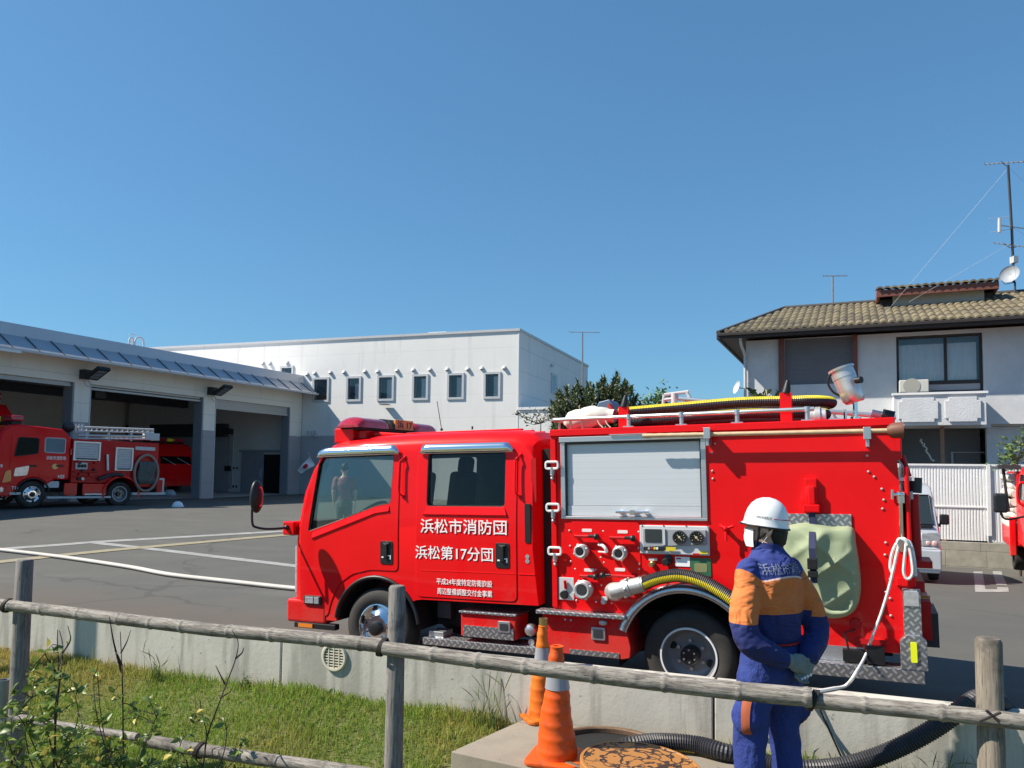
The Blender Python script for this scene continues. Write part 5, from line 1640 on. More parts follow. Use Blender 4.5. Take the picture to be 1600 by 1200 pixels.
    m = MB(); c = TF.p3(832, 983, .12); m.lathe([(.055, 0), (.055, -.05), (.045, -.07), (.02, -.08), (.001, -.08)], c, (0, 1, 0), 20, closed_ends=False); m.lathe([(.03, .0), (.03, -.03)], c + Vector((.0, 0, -.11)), (0, 1, 0), 12); m.build('drain_cap', ALU, root, smooth=40)

    # ---------------- body
    XB0, XB1, ZB = -1.155, 1.565, 2.20
    out = [(XB0, .70), (-.50, .70)] + list(reversed(arc(0, .375, .585, 33, 147, 18))) + [(.50, .66), (.54, .56), (XB1 + .085, .545), (XB1, 2.20), (XB0, 2.20)]
    shut = (-1.045, .172, 1.505, 2.148)
    bm = panel_bm(out, [[(shut[0], shut[2]), (shut[1], shut[2]), (shut[1], shut[3]), (shut[0], shut[3])]], 0, .03)
    bm_obj('body_side', bm, RED, root, 25)
    m = MB(); m.prism([(XB0, .56), (XB0, 2.19), (XB1 - .002, 2.19), (XB1 + .08, .56)], .78, WIDTH - .0, 'xz'); m.box(XB0, -.6, .031, .779, .7, 2.19); m.box(.62, XB1 + .0, .031, .779, .56, 2.19); m.box(-.599, .619, .031, .779, 1.0, 2.19)
    m.build('body_core', RED2, root)
    m = MB(); m.box(XB0 - .004, XB1 + .01, -.035, WIDTH + .03, 2.202, 2.262); m.prism([(-.034, 2.202), (-.001, 2.202), (-.001, 2.165)], XB0, XB1, 'yz'); m.build('roof_lip', RED, root, bevel=.006)
    m = MB(); m.prism([(XB1 - .05, 2.24), (XB1 - .05, 1.95), (XB1 + .045, 1.95), (XB1 + .05, 2.10), (XB1 + .03, 2.18), (XB1 - .0, 2.235)], .001, WIDTH - .01); m.build('rear_corner', RED, root, bevel=.01)
    # front edge flange with three latches
    m = MB(); m.box(XB0 - .004, XB0 + .045, -.02, -.002, .72, 2.19); m.build('front_flange', RED, root, bevel=.004)
    for (u, v) in ((862.5, 727), (864, 793), (867, 861)):
        x, z = px(u, v, -.03); m = MB()
        m.tube([(p[0], -.035, p[1]) for p in rrect(x - .058, x + .058, z - .030, z + .030, .018, 3)], .011, 6, closed=True)
        lo = m.build('toggle_latch', WHT, root, smooth=50)
        m = MB(); m.box(x - .02, x + .02, -.03, -.008, z - .075, z - .02); m.tube([(x, -.035, z - .02), (x, -.035, z - .075)], .015, 8); m.ball((x, -.03, z - .085), .018); m.ball((x, -.03, z - .115), .015); m.build('latch_body', ALU, lo, smooth=50)
    # roller shutter
    f = MB(); a, b, c, d = shut
    f.box(a - .03, b + .03, -.028, .012, d, d + .045); f.box(a - .022, a + .018, -.014, .012, c, d); f.box(b - .018, b + .022, -.014, .012, c, d); f.box(a - .022, b + .022, -.016, .012, c - .024, c)
    fo = f.build('shutter_frame', ALU, root, bevel=.003)
    s_ = MB(); z = c + .003
    shm = mat('shutter_aluminium', (.62, .65, .68), .45, .25, var=.06, vs=1.5, st=(.3, 1, 6))
    s_.box(a + .02, b - .02, .020, .027, c + .095, d)
    s_.box(a + .02, b - .02, .014, .027, c + .003, c + .092)
    nt = shm.node_tree; bs = nt.nodes['Principled BSDF']; x_, y_, z_, v_ = obj_xyz(nt)
    ln = nmath(nt, 'LESS_THAN', nmath(nt, 'FRACT', nmath(nt, 'DIVIDE', z_, .0505)), .07)
    src = bs.inputs['Base Color'].links[0].from_socket
    nt.links.new(nmix(nt, nmath(nt, 'MULTIPLY', ln, .16), src, (.2, .21, .23)), bs.inputs['Base Color'])
    s_.build('roller_shutter', shm, fo, smooth=35)
    m = MB(); m.box(a + .018, a + .03, -.003, .024, c, d); m.box(b - .03, b - .018, -.003, .024, c, d); m.box(a + .03, b - .03, -.004, .022, d - .02, d); m.build('shutter_gasket', DKGRY, fo)
    x0, x1 = X(964, 799), X(1016, 800); zc = 1.545
    m = MB(); m.tube([(x0, -.03, zc), (x1, -.03, zc)], .011, 10); m.box(x0 + .02, x0 + .05, -.03, .02, zc - .012, zc + .012); m.box(x1 - .05, x1 - .02, -.03, .02, zc - .012, zc + .012); m.box((x0 + x1) / 2 - .02, (x0 + x1) / 2 + .02, -.045, .0, zc - .022, zc + .018); m.build('shutter_handle', CHR, fo, smooth=40)
    # upper-left slim label plate
    m = MB(); m.box(X(954, 673), X(1012, 673), -.045, -.034, 2.196, 2.204); m.build('label_strip', ALU, root)
    # rivets
    rvm = mat('rivet_steel', (.62, .45, .42), .35, .5)
    riv = [(890, 829), (891, 853), (892, 877), (899, 889), (943, 830), (998, 831), (998, 856), (999, 881), (999, 889), (939, 871), (944, 879), (931, 890), (940, 914), (901, 938), (932, 940), (956, 942), (1112, 707), (1113, 736), (1114, 748), (1117, 693), (1355, 712), (1357, 737), (1366, 745), (1378, 764), (1379, 795), (1381, 781), (1384, 848), (1383, 867), (1391, 935), (1392, 962), (1391, 905), (1384, 925)]
    for u, v in riv:
        p = TF.p3(u, v, 0); m = MB(); m.lathe([(.010, 0), (.009, -.006), (.004, -.009), (.001, -.009)], p, (0, 1, 0), 10, closed_ends=False); m.build('rivet', rvm, root, smooth=50)
    # pump panel plate, handles, inlets
    xa, xb = X(896, 860), X(1000, 860)
    m = MB(); m.box(xa - .01, xb + .005, -.006, -.001, .80, 1.46); m.build('pump_panel', RED, root, bevel=.002)
    for (u0, v0, u1, v1) in ((898, 835, 932, 841), (953, 838, 989, 843), (906, 899, 931, 902), (942, 897, 992, 903)):
        p, q = TF.p3(u0, v0, -.045), TF.p3(u1, v1, -.045); z = (p.z + q.z) / 2
        m = MB(); m.tube([(p.x, -.045, z), (q.x, -.045, z)], .014, 10); m.tube([(p.x + .005, -.045, z), (p.x + .005, 0, z)], .016, 8); m.tube([(q.x - .01, -.045, z), (q.x - .01, 0, z)], .018, 8)
        h = m.build('valve_lever', RED2, root, smooth=45)
        kx = q.x if v0 < 890 or u0 == 906 else p.x
        m = MB(); m.ball((kx, -.055, z), .028, 12, 8); m.tube([(kx, -.05, z), (kx - .07 * (1 if kx == q.x else -1), -.05, z + .006)], .012, 8); m.build('lever_knob', BLK, h, smooth=50)
        m = MB(); lx = (p.x + q.x) / 2; m.prism(rrect(lx - .045, lx + .045, z + .035, z + .062, .008), -.009, -.004); m.build('label_plate', mat('pale_label', (.78, .70, .68), .5) if 'pale_label' not in MATS else MATS['pale_label'], h)
    for (u, v, r_) in ((909, 861, .058), (969, 864, .058), (912, 921, .078)):
        p = TF.p3(u, v, -.06); m = MB()
        m.lathe([(r_ * .9, .06), (r_ * .92, .03), (r_, .025), (r_, .0), (r_ * .92, -.004), (r_ * .92, -.022), (r_ * .98, -.026), (r_ * .98, -.045), (r_ * .80, -.055), (r_ * .62, -.052), (r_ * .62, -.03), (.001, -.03)], p, (0, 1, 0), 30, closed_ends=False)
        for k in range(4):
            t = k * 1.57 + .4; c = p + Vector((r_ * math.cos(t), -.03, r_ * math.sin(t))); m.ball(c, .013, 8, 6)
        io = m.build('hose_inlet', CAST, root, smooth=40)
        m = MB(); m.lathe([(r_ * .55, -.038), (r_ * .52, -.05), (.001, -.05)], p, (0, 1, 0), 24, closed_ends=False); m.build('inlet_cap', BLK if r_ < .07 else DKGRY, io, smooth=40)
    # small white swan-neck drain
    p = TF.p3(942, 860, -.04); m = MB(); m.tube(smoothpath([TF.p3(936, 851, -.02), TF.p3(941, 852, -.05), TF.p3(946, 857, -.06), TF.p3(948, 863, -.05)], 5), .014, 8); m.tube([TF.p3(935, 862, -.02), TF.p3(947, 863, -.03)], .007, 6); m.build('drain_elbow', WHT, root, smooth=50)
    # bottom left switch plate
    m = MB(); m.box(X(873, 902), X(897, 902), -.01, -.001, Z(885, 937), Z(885, 902)); sp_ = m.build('switch_plate', LGRY, root, bevel=.003)
    c = TF.p3(882, 929, -.012); m = MB(); m.lathe([(.038, 0), (.036, -.02), (.03, -.03), (.001, -.03)], c, (0, 1, 0), 20, closed_ends=False); m.build('knob', BLK, sp_, smooth=40)
    c = TF.p3(884, 913, -.012); m = MB(); m.tube([c + Vector((0, -.005, -.035)), c + Vector((0, -.02, .035))], .014, 8); m.build('toggle_switch', RED2, sp_, smooth=40)
    # gauge panel
    a_, b_ = X(1001, 842), X(1109.5, 846); z0, z1 = 1.205, 1.440
    m = MB(); m.box(a_, b_, -.03, -.001, z0, z1); gp = m.build('gauge_panel', LGRY, root, bevel=.008)
    m = MB(); m.prism([(a_ + .03, z0 + .05), (b_ - .02, z0 + .09), (b_ - .02, z1 - .025), (a_ + .03, z1 - .025)], -.045, -.0305); m.build('gauge_fascia', mat('mid_grey_fascia', (.30, .31, .33), .5), gp, bevel=.012)
    m = MB(); m.box(X(1010, 830), X(1036, 830), -.052, -.0455, Z(1022, 846), Z(1022, 826)); sc_ = m.build('display_screen', mat('lcd', (.035, .042, .045), .2), gp, bevel=.003)
    m = MB(); m.box(X(1037.5, 830), X(1041.5, 830), -.056, -.0455, Z(1022, 850), Z(1022, 825)); m.build('display_divider', LGRY, gp)
    for (u, v) in ((1062, 839.5), (1088.5, 840)):
        c = TF.p3(u, v, -.046); m = MB(); m.lathe([(.056, 0), (.056, -.018), (.049, -.02), (.047, -.012)], c, (0, 1, 0), 28, closed_ends=False); go = m.build('pressure_gauge', DKGRY, gp, smooth=40)
        m = MB(); m.lathe([(.048, -.010), (.001, -.010)], c, (0, 1, 0), 28, closed_ends=False); m.build('dial', mat('dial_black', (.012, .012, .012), .3) if 'dial_black' not in MATS else MATS['dial_black'], go)
        m = MB(); m.tube([c + Vector((.02, -.014, -.022)), c + Vector((-.018, -.014, .020))], .003, 5); m.lathe([(.01, -.012), (.001, -.016)], c, (0, 1, 0), 10, closed_ends=False)
        for k in range(9):
            t = -.6 + k * .54; m.tube([c + Vector((.036 * math.cos(t), -.013, .036 * math.sin(t))), c + Vector((.044 * math.cos(t), -.013, .044 * math.sin(t)))], .0018, 4)
        m.build('needle', mat('needle_cream', (.6, .5, .3), .5) if 'needle_cream' not in MATS else MATS['needle_cream'], go)
    m = MB(); m.box(X(1008, 857), X(1041, 857), -.050, -.0455, Z(1025, 860), Z(1025, 854)); bs_ = m.build('button_strip', BLK, gp)
    for i, (u, mt) in enumerate(((1014, LENSW), (1018.5, LENSR), (1023, YEL), (1027, WHT))):
        c = TF.p3(u, 857, -.051); m = MB(); m.lathe([(.011, 0), (.009, -.006), (.001, -.006)], c, (0, 1, 0), 10, closed_ends=False); m.build('push_button', mt, bs_)
    m = MB(); m.box(X(1043, 857), X(1058, 857), -.049, -.0455, Z(1050, 860), Z(1050, 854)); m.box(X(1095, 866), X(1107, 866), -.034, -.0305, Z(1100, 865), Z(1100, 860.5)); m.build('yellow_label', YEL, gp)
    m = MB(); m.box(X(1084, 866), X(1094, 866), -.034, -.0305, Z(1089, 867), Z(1089, 864)); m.build('red_label', RED2, gp)
    m = MB()
    for u in (1003.5, 1037, 1072, 1105): m.cyl(TF.p3(u, 821.5, -.029), TF.p3(u, 821.5, -.034), .006, 8)
    m.build('panel_screw', DKGRY, gp)
    # below gauge panel
    c = TF.p3(1020, 881, 0); m = MB(); m.lathe([(.022, 0), (.022, -.02), (.014, -.025), (.014, -.06), (.018, -.065), (.001, -.065)], c, (0, 1, 0), 14, closed_ends=False); m.build('drain_cock', BRASS, root, smooth=40)
    m = MB(); c = TF.p3(1020.5, 874, 0); m.box(c.x - .035, c.x + .035, -.006, -.001, c.z - .01, c.z + .01); m.build('label_plate', MATS['pale_label'], root)
    c = TF.p3(1043, 877, 0); m = MB(); m.lathe([(.04, 0), (.04, -.015), (.03, -.02)], c + Vector((.005, 0, .015)), (0, 1, 0), 18); m.lathe([(.034, -.02), (.032, -.07), (.024, -.08), (.001, -.08)], c, (0, 1, 0), 18, closed_ends=False); m.build('throttle_knob', BLK, root, smooth=40)
    m = MB(); m.box(X(1055, 870), X(1078, 877), -.005, -.001, Z(1066, 885), Z(1066, 870)); wp = m.build('instruction_plate', LETT, root)
    m = MB(); m.box(X(1057, 870), X(1064, 870), -.0065, -.0052, Z(1060, 873.5), Z(1060, 871.5)); m.build('red_label', RED2, wp)
    m = MB(); m.box(X(1079, 880), X(1111, 885), -.006, -.001, Z(1095, 900), Z(1095, 872)); gpl = m.build('green_plate', GREEN, root)
    m = MB(); m.prism(roundpoly([(X(1085, 885), Z(1095, 894)), (X(1105, 885), Z(1095, 894)), (X(1105, 885), Z(1095, 880)), (X(1085, 885), Z(1095, 880))], .015), -.008, -.0062); m.build('plate_field', mat('olive_field', (.22, .23, .10), .5), gpl)
    # small blue/white valve under the panel
    c = TF.p3(943, 940, -.02); m = MB(); m.lathe([(.024, .02), (.024, 0), (.018, -.02), (.001, -.02)], c, (0, 1, 0), 12, closed_ends=False); m.box(c.x - .012, c.x + .04, -.04, -.01, c.z + .015, c.z + .04); m.build('drain_valve', LGRY, root, smooth=40)
    # step plate and locker
    m = MB(); m.box(-1.285, -.485, -.10, .03, .665, .698); m.build('step_plate', TREAD, root, bevel=.006)
    lk = [(-1.25, .33), (-.53, .325)] + [(-.47, .34), (-.46, .42), (-.50, .60), (-.505, .663), (-1.25, .663)]
    m = MB(); m.prism(lk, -.03, .5); lo = m.build('locker', RED, root, bevel=.006)
    m = MB(); m.box(-1.0, -.56, -.036, -.0305, .332, .375); m.build('tread_strip', TREAD, lo)
    m = MB(); m.prism(rrect(-.80, -.675, .47, .575, .012), -.045, -.031); l_ = m.build('paddle_latch', ALU, lo, bevel=.004)
    m = MB(); m.prism(rrect(-.78, -.695, .488, .557, .01), -.048, -.0455); m.build('latch_recess', DKGRY, l_)
    m = MB(); m.cyl((-.72, -.05, .62), (-.66, -.05, .62), .018, 10); m.cyl((-.705, -.05, .62), (-.675, -.05, .62), .024, 10); m.build('hinge_roller', CAST, lo, smooth=40)
    m = MB()
    for (u, v) in ((883, 968), (892, 969), (958, 967), (965, 967)): m.cyl(TF.p3(u, v, -.03), TF.p3(u, v, -.037), .008, 8)
    m.build('locker_bolt', CAST, lo)
    # rear fender
    rows = []
    for i in range(33):
        t = R(-2 + 162 * i / 32); row = []
        for (rr, y) in ((.520, .0), (.520, -.055), (.535, -.068), (.56, -.066), (.59, -.05), (.602, -.02), (.602, .005)):
            row.append((rr * math.cos(t), y, .378 + rr * math.sin(t)))
        rows.append(row)
    m = MB(); m.grid(rows, flip=True); m.build('wheel_fender', mat('fender_alu', (.58, .58, .60), .25, .9, var=.1, vs=5), root, smooth=60)
    m = MB(); a = arc(0, .378, .58, -12, 192, 24); m.grid([[(p[0], .0, p[1]) for p in a], [(p[0], .6, p[1]) for p in a]]); m.grid([[(p[0], .6, p[1]) for p in a], [(p[0] * .02, .6, .4) for p in a]]); m.build('arch_liner', DARK, root, smooth=50)
    # rear lower tread skirt
    m = MB(); m.box(.58, 1.69, -.09, .10, .435, .46); m.box(.58, 1.69, -.095, -.075, .365, .46); m.build('rear_step', TREAD, root, bevel=.005)
    m = MB(); m.prism([(.62, .462), (.62, .57), (1.30, .57), (1.30, .462)], -.004, -.0005); m.build('skirt_panel', ALU, root)
    m = MB(); m.box(1.16, 1.30, -.06, -.006, .47, .56); m.box(1.32, 1.44, -.07, -.006, .47, .60); m.tube([(1.2, -.05, .56), (1.18, -.05, .68), (1.25, -.02, .7)], .008, 6); m.build('cable_box', BLK, root, bevel=.012)
    # rear corner fittings
    x0, x1 = X(1410, 930, -.04), X(1424, 930, -.04)
    m = MB(); m.box(x0, x0 + .115, -.06, .02, .62, 1.02); tc = m.build('tread_column', TREAD, root, bevel=.005)
    m = MB(); m.box(x0 + .005, x0 + .105, -.07, -.061, .90, 1.01); m.build('clear_lamp', LENSW, tc, bevel=.004)
    m = MB(); m.prism([(x0 - .03, .46), (x0 + .14, .46), (x0 + .14, .66), (x0 + .10, .70), (x0 + .01, .70), (x0 - .03, .655)], -.10, -.01); ft = m.build('tread_foot', TREAD, root, bevel=.004)
    m = MB(); m.prism(rrect(x0 + .035, x0 + .075, .515, .655, .008), -.112, -.101); m.build('yellow_reflector', YREF, ft)
    m = MB(); m.box(XB1 - .03, XB1 + .10, -.02, .0, 1.03, 1.10); m.box(XB1 + .055, XB1 + .085, -.015, 1.6, .5, 1.9); m.build('rear_upright', RED, root, bevel=.01)
    # handrails and nozzles at the back
    m = MB()
    hr = [TF.p3(u, v, .05) for u, v in ((1398, 713), (1410, 728), (1411, 745), (1402, 758))]
    m.tube(smoothpath([hr[0]] + hr[1:], 4), .007, 6); m.build('rear_grab_handle', LGRY, root, smooth=50)
    m = MB(); a = TF.p3(1394, 772, -.02); b = TF.p3(1407, 773, -.02); c = TF.p3(1409, 862, -.0)
    m.cyl(a, b, .013, 10); m.cyl(TF.p3(1394, 765, -.02), TF.p3(1394, 780, -.02), .012, 8); m.ball(b, .03); m.cyl(b + Vector((0, 0, .02)), b - Vector((0, 0, .06)), .028, 12); m.cyl(b, c, .016, 12); m.build('chrome_handrail', CHR, root, smooth=50)
    m = MB()
    for (u0, v0, u1, v1, r_, y) in ((1414, 768, 1415, 870, .035, .25), (1426, 772, 1431, 885, .045, .45), (1409, 712, 1420, 745, .022, .3)):
        m.cyl(TF.p3(u0, v0, y), TF.p3(u1, v1, y), r_, 12)
    m.box(XB1 + .02, XB1 + .22, .15, .5, 1.15, 1.2); m.box(XB1 + .02, XB1 + .16, .1, .9, .98, 1.06); m.box(XB1 + .03, XB1 + .20, .2, .75, .62, .9)
    m.build('rear_nozzle_rack', RED2, root, smooth=45)
    m = MB(); m.cyl(TF.p3(1430, 746, .42), TF.p3(1429, 770, .42), .05, 14); m.build('nozzle_tip', DKGRY, root, smooth=45)
    m = MB(); m.box(XB1 + .02, XB1 + .12, -.0, .25, 1.795, 1.82); m.cyl(TF.p3(1422, 768, .1), TF.p3(1423, 780, .1), .018, 8); m.build('nozzle_bracket', LGRY, root)
    m = MB(); m.cyl(TF.p3(1437, 935, .35), TF.p3(1453, 937, .35), .03, 10); m.box(XB1 + .08, XB1 + .15, .3, .42, .80, 1.0); m.build('amber_coupling', AMB, root, smooth=45)
    m = MB(); m.box(XB1 + .10, XB1 + .25, .3, .8, .55, .80); m.cyl(TF.p3(1447, 990, .4), TF.p3(1455, 1000, .4), .05, 10); m.cyl(TF.p3(1436, 1035, .3), TF.p3(1446, 1038, .3), .05, 10); m.build('tow_hitch', DKGRY, root, smooth=45)
    # tread strip above the bag, bracket and hooks
    m = MB(); m.box(.76, 1.255, -.012, -.001, 1.40, 1.548); m.build('tread_backplate', TREAD, root, bevel=.002)
    c = TF.p3(1268, 780, 0); m = MB(); m.box(c.x - .045, c.x + .045, -.035, -.001, 1.56, 1.82); m.box(c.x - .06, c.x + .06, -.07, -.001, 1.56, 1.62); m.box(c.x - .02, c.x + .03, -.06, -.035, 1.62, 1.76); m.build('strap_bracket', RED, root, bevel=.008)
    c = TF.p3(1136, 825, 0); m = MB(); m.tube([c + Vector((-.05, -.01, .02)), c + Vector((-.0, -.06, 0)), c + Vector((.06, -.06, .02))], .012, 8); m.tube([c + Vector((0, 0, 0)), c + Vector((0, -.06, 0)), c + Vector((.0, -.06, -.10))], .01, 8); m.ball(c + Vector((0, -.06, .0)), .022); m.build('hose_hook', RED, root, smooth=50)
    m = MB(); c = TF.p3(1337, 975, 0); m.lathe([(.045, 0), (.04, -.02), (.001, -.025)], c, (0, 1, 0), 14, closed_ends=False); m.box(c.x + .0, c.x + .2, -.02, -.001, c.z - .14, c.z - .1); m.build('reel_boss', RED2, root, smooth=40)
    # roof rack
    m = MB(); zr = 2.352
    xr0, xr1 = X(862, 655, .02), X(1272, 641, .02)
    m.tube([(xr0, .9, zr), (xr0, .05, zr), (xr0 + .03, .02, zr), (xr1, .02, zr)], .017, 10)
    ro = m.build('roof_rail', ALU, root, smooth=50)
    for u in (872, 890, 908): x = X(u, 660, .02); m = MB(); m.cyl((x, .06, 2.262), (x, .04, zr), .012, 8); m.build('rail_post', ALU, ro, smooth=50)
    for u in (982.5, 1065, 1152, 1262): x = X(u, 660, .02); m = MB(); m.cyl((x, .02, 2.262), (x, .02, zr), .018, 10); m.box(x - .045, x + .045, -.01, .05, 2.262, 2.272); m.cyl((x, .02, zr - .02), (x, .02, zr + .02), .024, 10); m.build('rail_post', ALU, ro, smooth=50)
    for (u, y) in ((975, .16), (1229, .16)):
        x = X(u, 650, y); m = MB(); m.box(x - .045, x + .045, y - .02, y + .02, 2.262, 2.45 + (.05 if u > 1000 else 0)); po = m.build('hose_cradle', RED, root, bevel=.004)
        zt_ = 2.45 + (.05 if u > 1000 else 0)
        m = MB(); m.tube([(x, y, zt_), (x + .01, y, zt_ + .04), (x + .02, y, zt_ + .10)], [.035, .03, .016], 8); m.build('rubber_strap', BLK, po, smooth=50)
    # search light
    b0 = TF.p3(1337, 655, .75); c = TF.p3(1324, 601, .75)
    m = MB(); m.cyl(TF.p3(1337, 668, .75), TF.p3(1337, 652, .75), .045, 14); m.cyl(b0, TF.p3(1336, 628, .75), .02, 10); m.cyl(TF.p3(1321, 660, .75), TF.p3(1320, 640, .75), .012, 8); sl = m.build('searchlight_stem', CHR, root, smooth=45)
    ax = (Vector((-.50, -.10, .50))).normalized()
    ax = Vector((-.30, .05, .92)).normalized()
    k = .68
    m = MB(); m.lathe([(.155 * k, .13), (.158 * k, .15), (.145 * k, .15), (.14 * k, .12), (.135 * k, -.05), (.13 * k, -.13), (.10 * k, -.16), (.001, -.165)], c, ax, 36, closed_ends=False); m.lathe([(.141 * k, .10), (.143 * k, .06)], c, ax, 36, closed_ends=False)
    ho = m.build('searchlight', CHR2, sl, smooth=40)
    m = MB(); m.lathe([(.145 * k, .145), (.001, .15)], c, ax, 30, closed_ends=False); m.build('lamp_lens', LENSW, ho, smooth=40)
    m = MB(); m.tube(smoothpath([c + Vector((.0, 0, -.12)), c + Vector((-.11, -.02, -.06)), c + Vector((-.15, -.02, .04)), c + Vector((-.09, -.02, .13)), c + Vector((.0, -.02, .14))], 5), .010, 6); m.build('lamp_yoke', BLK, ho, smooth=50)
    m = MB(); m.cyl(c + Vector((.07, -.11, .02)), c + Vector((.11, -.14, .02)), .028, 14); m.build('clamp_knob', BLK, ho, smooth=40)
    m = MB(); m.box(c.x + .04, c.x + .13, c.y - .04, c.y + .04, c.z - .14, c.z - .09); m.build('lamp_motor', LGRY, ho, bevel=.02)
    m = MB(); m.cyl(TF.p3(1362, 645, .8), TF.p3(1380, 649, .8), .03, 10); m.build('turret_pipe', LGRY, root, smooth=45)
    m = MB(); m.cyl(TF.p3(1378, 648, .8), TF.p3(1397, 652, .8), .05, 14); m.cyl(TF.p3(1368, 660, .8), TF.p3(1390, 662, .8), .035, 10); m.build('turret_nozzle', BLK, root, smooth=45)
    return root
ENG = main_engine()

# ---- things carried by the engine
def corrugated(m, path, r, mi_b, mi_y, pitch=.014, stripe=None, seg=16, ystart=2, ycount=3, amp=.05, twist=0):
    P = smoothpath(path, 10)
    # resample
    d = [0]
    for i in range(1, len(P)): d.append(d[-1] + (P[i] - P[i - 1]).length)
    n = int(d[-1] / (pitch / 2))
    pts, j = [], 0
    for i in range(n + 1):
        s_ = d[-1] * i / n
        while j < len(d) - 2 and d[j + 1] < s_: j += 1
        pts.append(P[j].lerp(P[j + 1], (s_ - d[j]) / max(1e-6, d[j + 1] - d[j])))
    rr = [r * (1 + (amp if i % 2 else -amp)) for i in range(len(pts))]
    f0 = len(m.f)
    m.tube(pts, rr, seg, mi_b)
    for i in range(len(pts) - 1):
        for k in range(seg):
            if (k - round(ystart + twist * min(1, 1.25 * i / len(pts)))) % seg < ycount: m.m[f0 + i * seg + k] = mi_y
    return pts
def to_world(pts): return [TF.w(*p) for p in pts]
def engine_loads():
    # suction hose over the rear wheel
    pts = [TF.p3(u, v, y) for u, v, y in ((1003, 913, -.11), (1030, 903, -.11), (1062, 899, -.11), (1095, 907, -.11), (1125, 923, -.11), (1150, 941, -.11), (1180, 968, -.11), (1200, 990, -.10))]
    m = MB(); corrugated(m, to_world(pts), .052, 0, 1, seg=18, ystart=4, ycount=3)
    o = m.build('suction_hose', [HOSEB, YEL], smooth=None)
    tag(o, 'short black suction hose with yellow stripe arched over the rear wheel fender', 'hose')
    m = MB(); off = o.location
    E_ = [TF.w(*TF.p3(u, v, -.11)) - off for u, v in ((957, 924), (968, 922), (975, 920), (985, 917), (1003, 913), (1006, 912.5))]
    wall_ = TF.w(TF.px(962, 925)[0], 0, TF.px(962, 925)[1]) - off
    m.tube([wall_, wall_.lerp(E_[0], .7), E_[0].lerp(E_[1], .4), E_[1], E_[2]], [.075, .075, .072, .066, .062], 20)
    m.tube([E_[2], E_[3]], .074, 20); m.tube([E_[3], E_[4]], .064, 20); m.tube([E_[4].lerp(E_[3], .3), E_[5]], .060, 20)
    for k in range(6):
        t = 2 * math.pi * k / 6; m.ball(E_[2].lerp(E_[3], .5) + (TF.X * 0 + TF.Y * math.cos(t) + TF.Z * math.sin(t)) * .075, .016, 8, 6)
    m.build('elbow_coupling', CAST, o, smooth=40)
    # pole
    a, b = TF.p3(1004, 681, -.085), TF.p3(1402, 672.5, -.085)
    m = MB(); a, b = TF.w(*a), TF.w(*b)
    pp = [a.lerp(b, i / 40) for i in range(41)]
    m.tube(pp, [.017 * (1 + (.10 if (i % 2 and i < 10) else 0)) for i in range(41)], 12)
    o = m.build('hook_pole', WOODP, smooth=50); tag(o, 'long pale wooden pole clamped along the top of the red body side', 'pole')
    m = MB(); c0, c1 = TF.w(*TF.p3(1386, 673, -.1)) - o.location, TF.w(*TF.p3(1412, 672, -.1)) - o.location
    m.tube([c0, c0.lerp(c1, .3), c1], [.03, .055, .06], 14); m.build('leather_cover', LEATH, o, smooth=50)
    for u in (1105.5, 1355):
        c = TF.p3(u, 677, -.1); m = MB(); m.box(c.x - .02, c.x + .02, -.13, -.0, c.z - .035, c.z + .035); m.box(c.x - .026, c.x + .026, -.135, -.125, c.z - .045, c.z + .045); m.box(c.x - .012, c.x + .012, -.12, -.0, c.z - .10, c.z - .036); m.xform(TF.matrix()); m.xform(Matrix.Translation(-o.location))
        m.build('clamp', ALU, o, bevel=.003)
    # canvas cover bag
    pts_out = [TF.px(u, v) for u, v in ((1222, 822), (1262, 816), (1300, 822), (1332, 824), (1338, 850), (1344, 890), (1345, 925), (1338, 950), (1322, 963), (1300, 966), (1282, 962), (1270, 950), (1258, 930), (1240, 900), (1226, 865))]
    out = smoothpath([(p[0], 0, p[1]) for p in pts_out] + [(pts_out[0][0], 0, pts_out[0][1])], 7)
    cx = sum(p.x for p in out) / len(out); cz = sum(p.z for p in out) / len(out)
    rows = []; nr = 26; rs = random.Random(5)
    def fold(x, z): return .050 * (1 - abs(math.sin(9 * (x - z * .30) + .8 * math.sin(6 * z)))) ** 2 + .030 * (1 - abs(math.sin(7 * (z + x * .9)))) ** 3 + .022 * (1 - abs(math.sin(15 * (x * .6 - z * .8) + 1))) ** 2 - .03
    for i in range(nr + 1):
        t = i / nr; row = []
        for p in out:
            x, z = cx + (p.x - cx) * (1 - t), cz + (p.z - cz) * (1 - t)
            dep = .05 + .13 * (1 - (1 - t) ** 2.2) ** .5
            w_ = min(1, t * 3 + .1)
            row.append(TF.w(x, -.02 - dep * (.75 + .25 * math.sin(3 * (z - cz))) - fold(x, z) * w_ if i else -.005, z))
        rows.append(row)
    m = MB(); m.grid(rows)
    o = m.build('canvas_bag', CANVAS, smooth=70); tag(o, 'bulging pale olive canvas cover strapped to the rear of the engine side', 'canvas cover')
    sb = o.modifiers.new('sub', 'SUBSURF'); sb.levels = 1; sb.render_levels = 1
    x0 = TF.px(1270, 815)[0]
    m = MB(); rows = []
    for i in range(19):
        z = 1.56 - .50 * i / 18; dx = -.0 + .01 * i / 18
        yy = -.05 if z > 1.45 else -.05 - .20 * min(1, (1.45 - z) / .14) ** .7 - .015
        rows.append([TF.w(x0 + dx - .024, yy, z) - o.location, TF.w(x0 + dx + .024, yy - .002, z) - o.location])
    m.grid(rows, flip=True); m.build('strap', NAVYS, o)
    m = MB(); m.box(x0 - .03, x0 + .04, -.30, -.262, 1.16, 1.24); m.box(x0 - .03, x0 + .04, -.292, -.262, 1.10, 1.15); m.xform(TF.matrix()); m.xform(Matrix.Translation(-o.location)); m.build('buckle', BLK, o, bevel=.006)
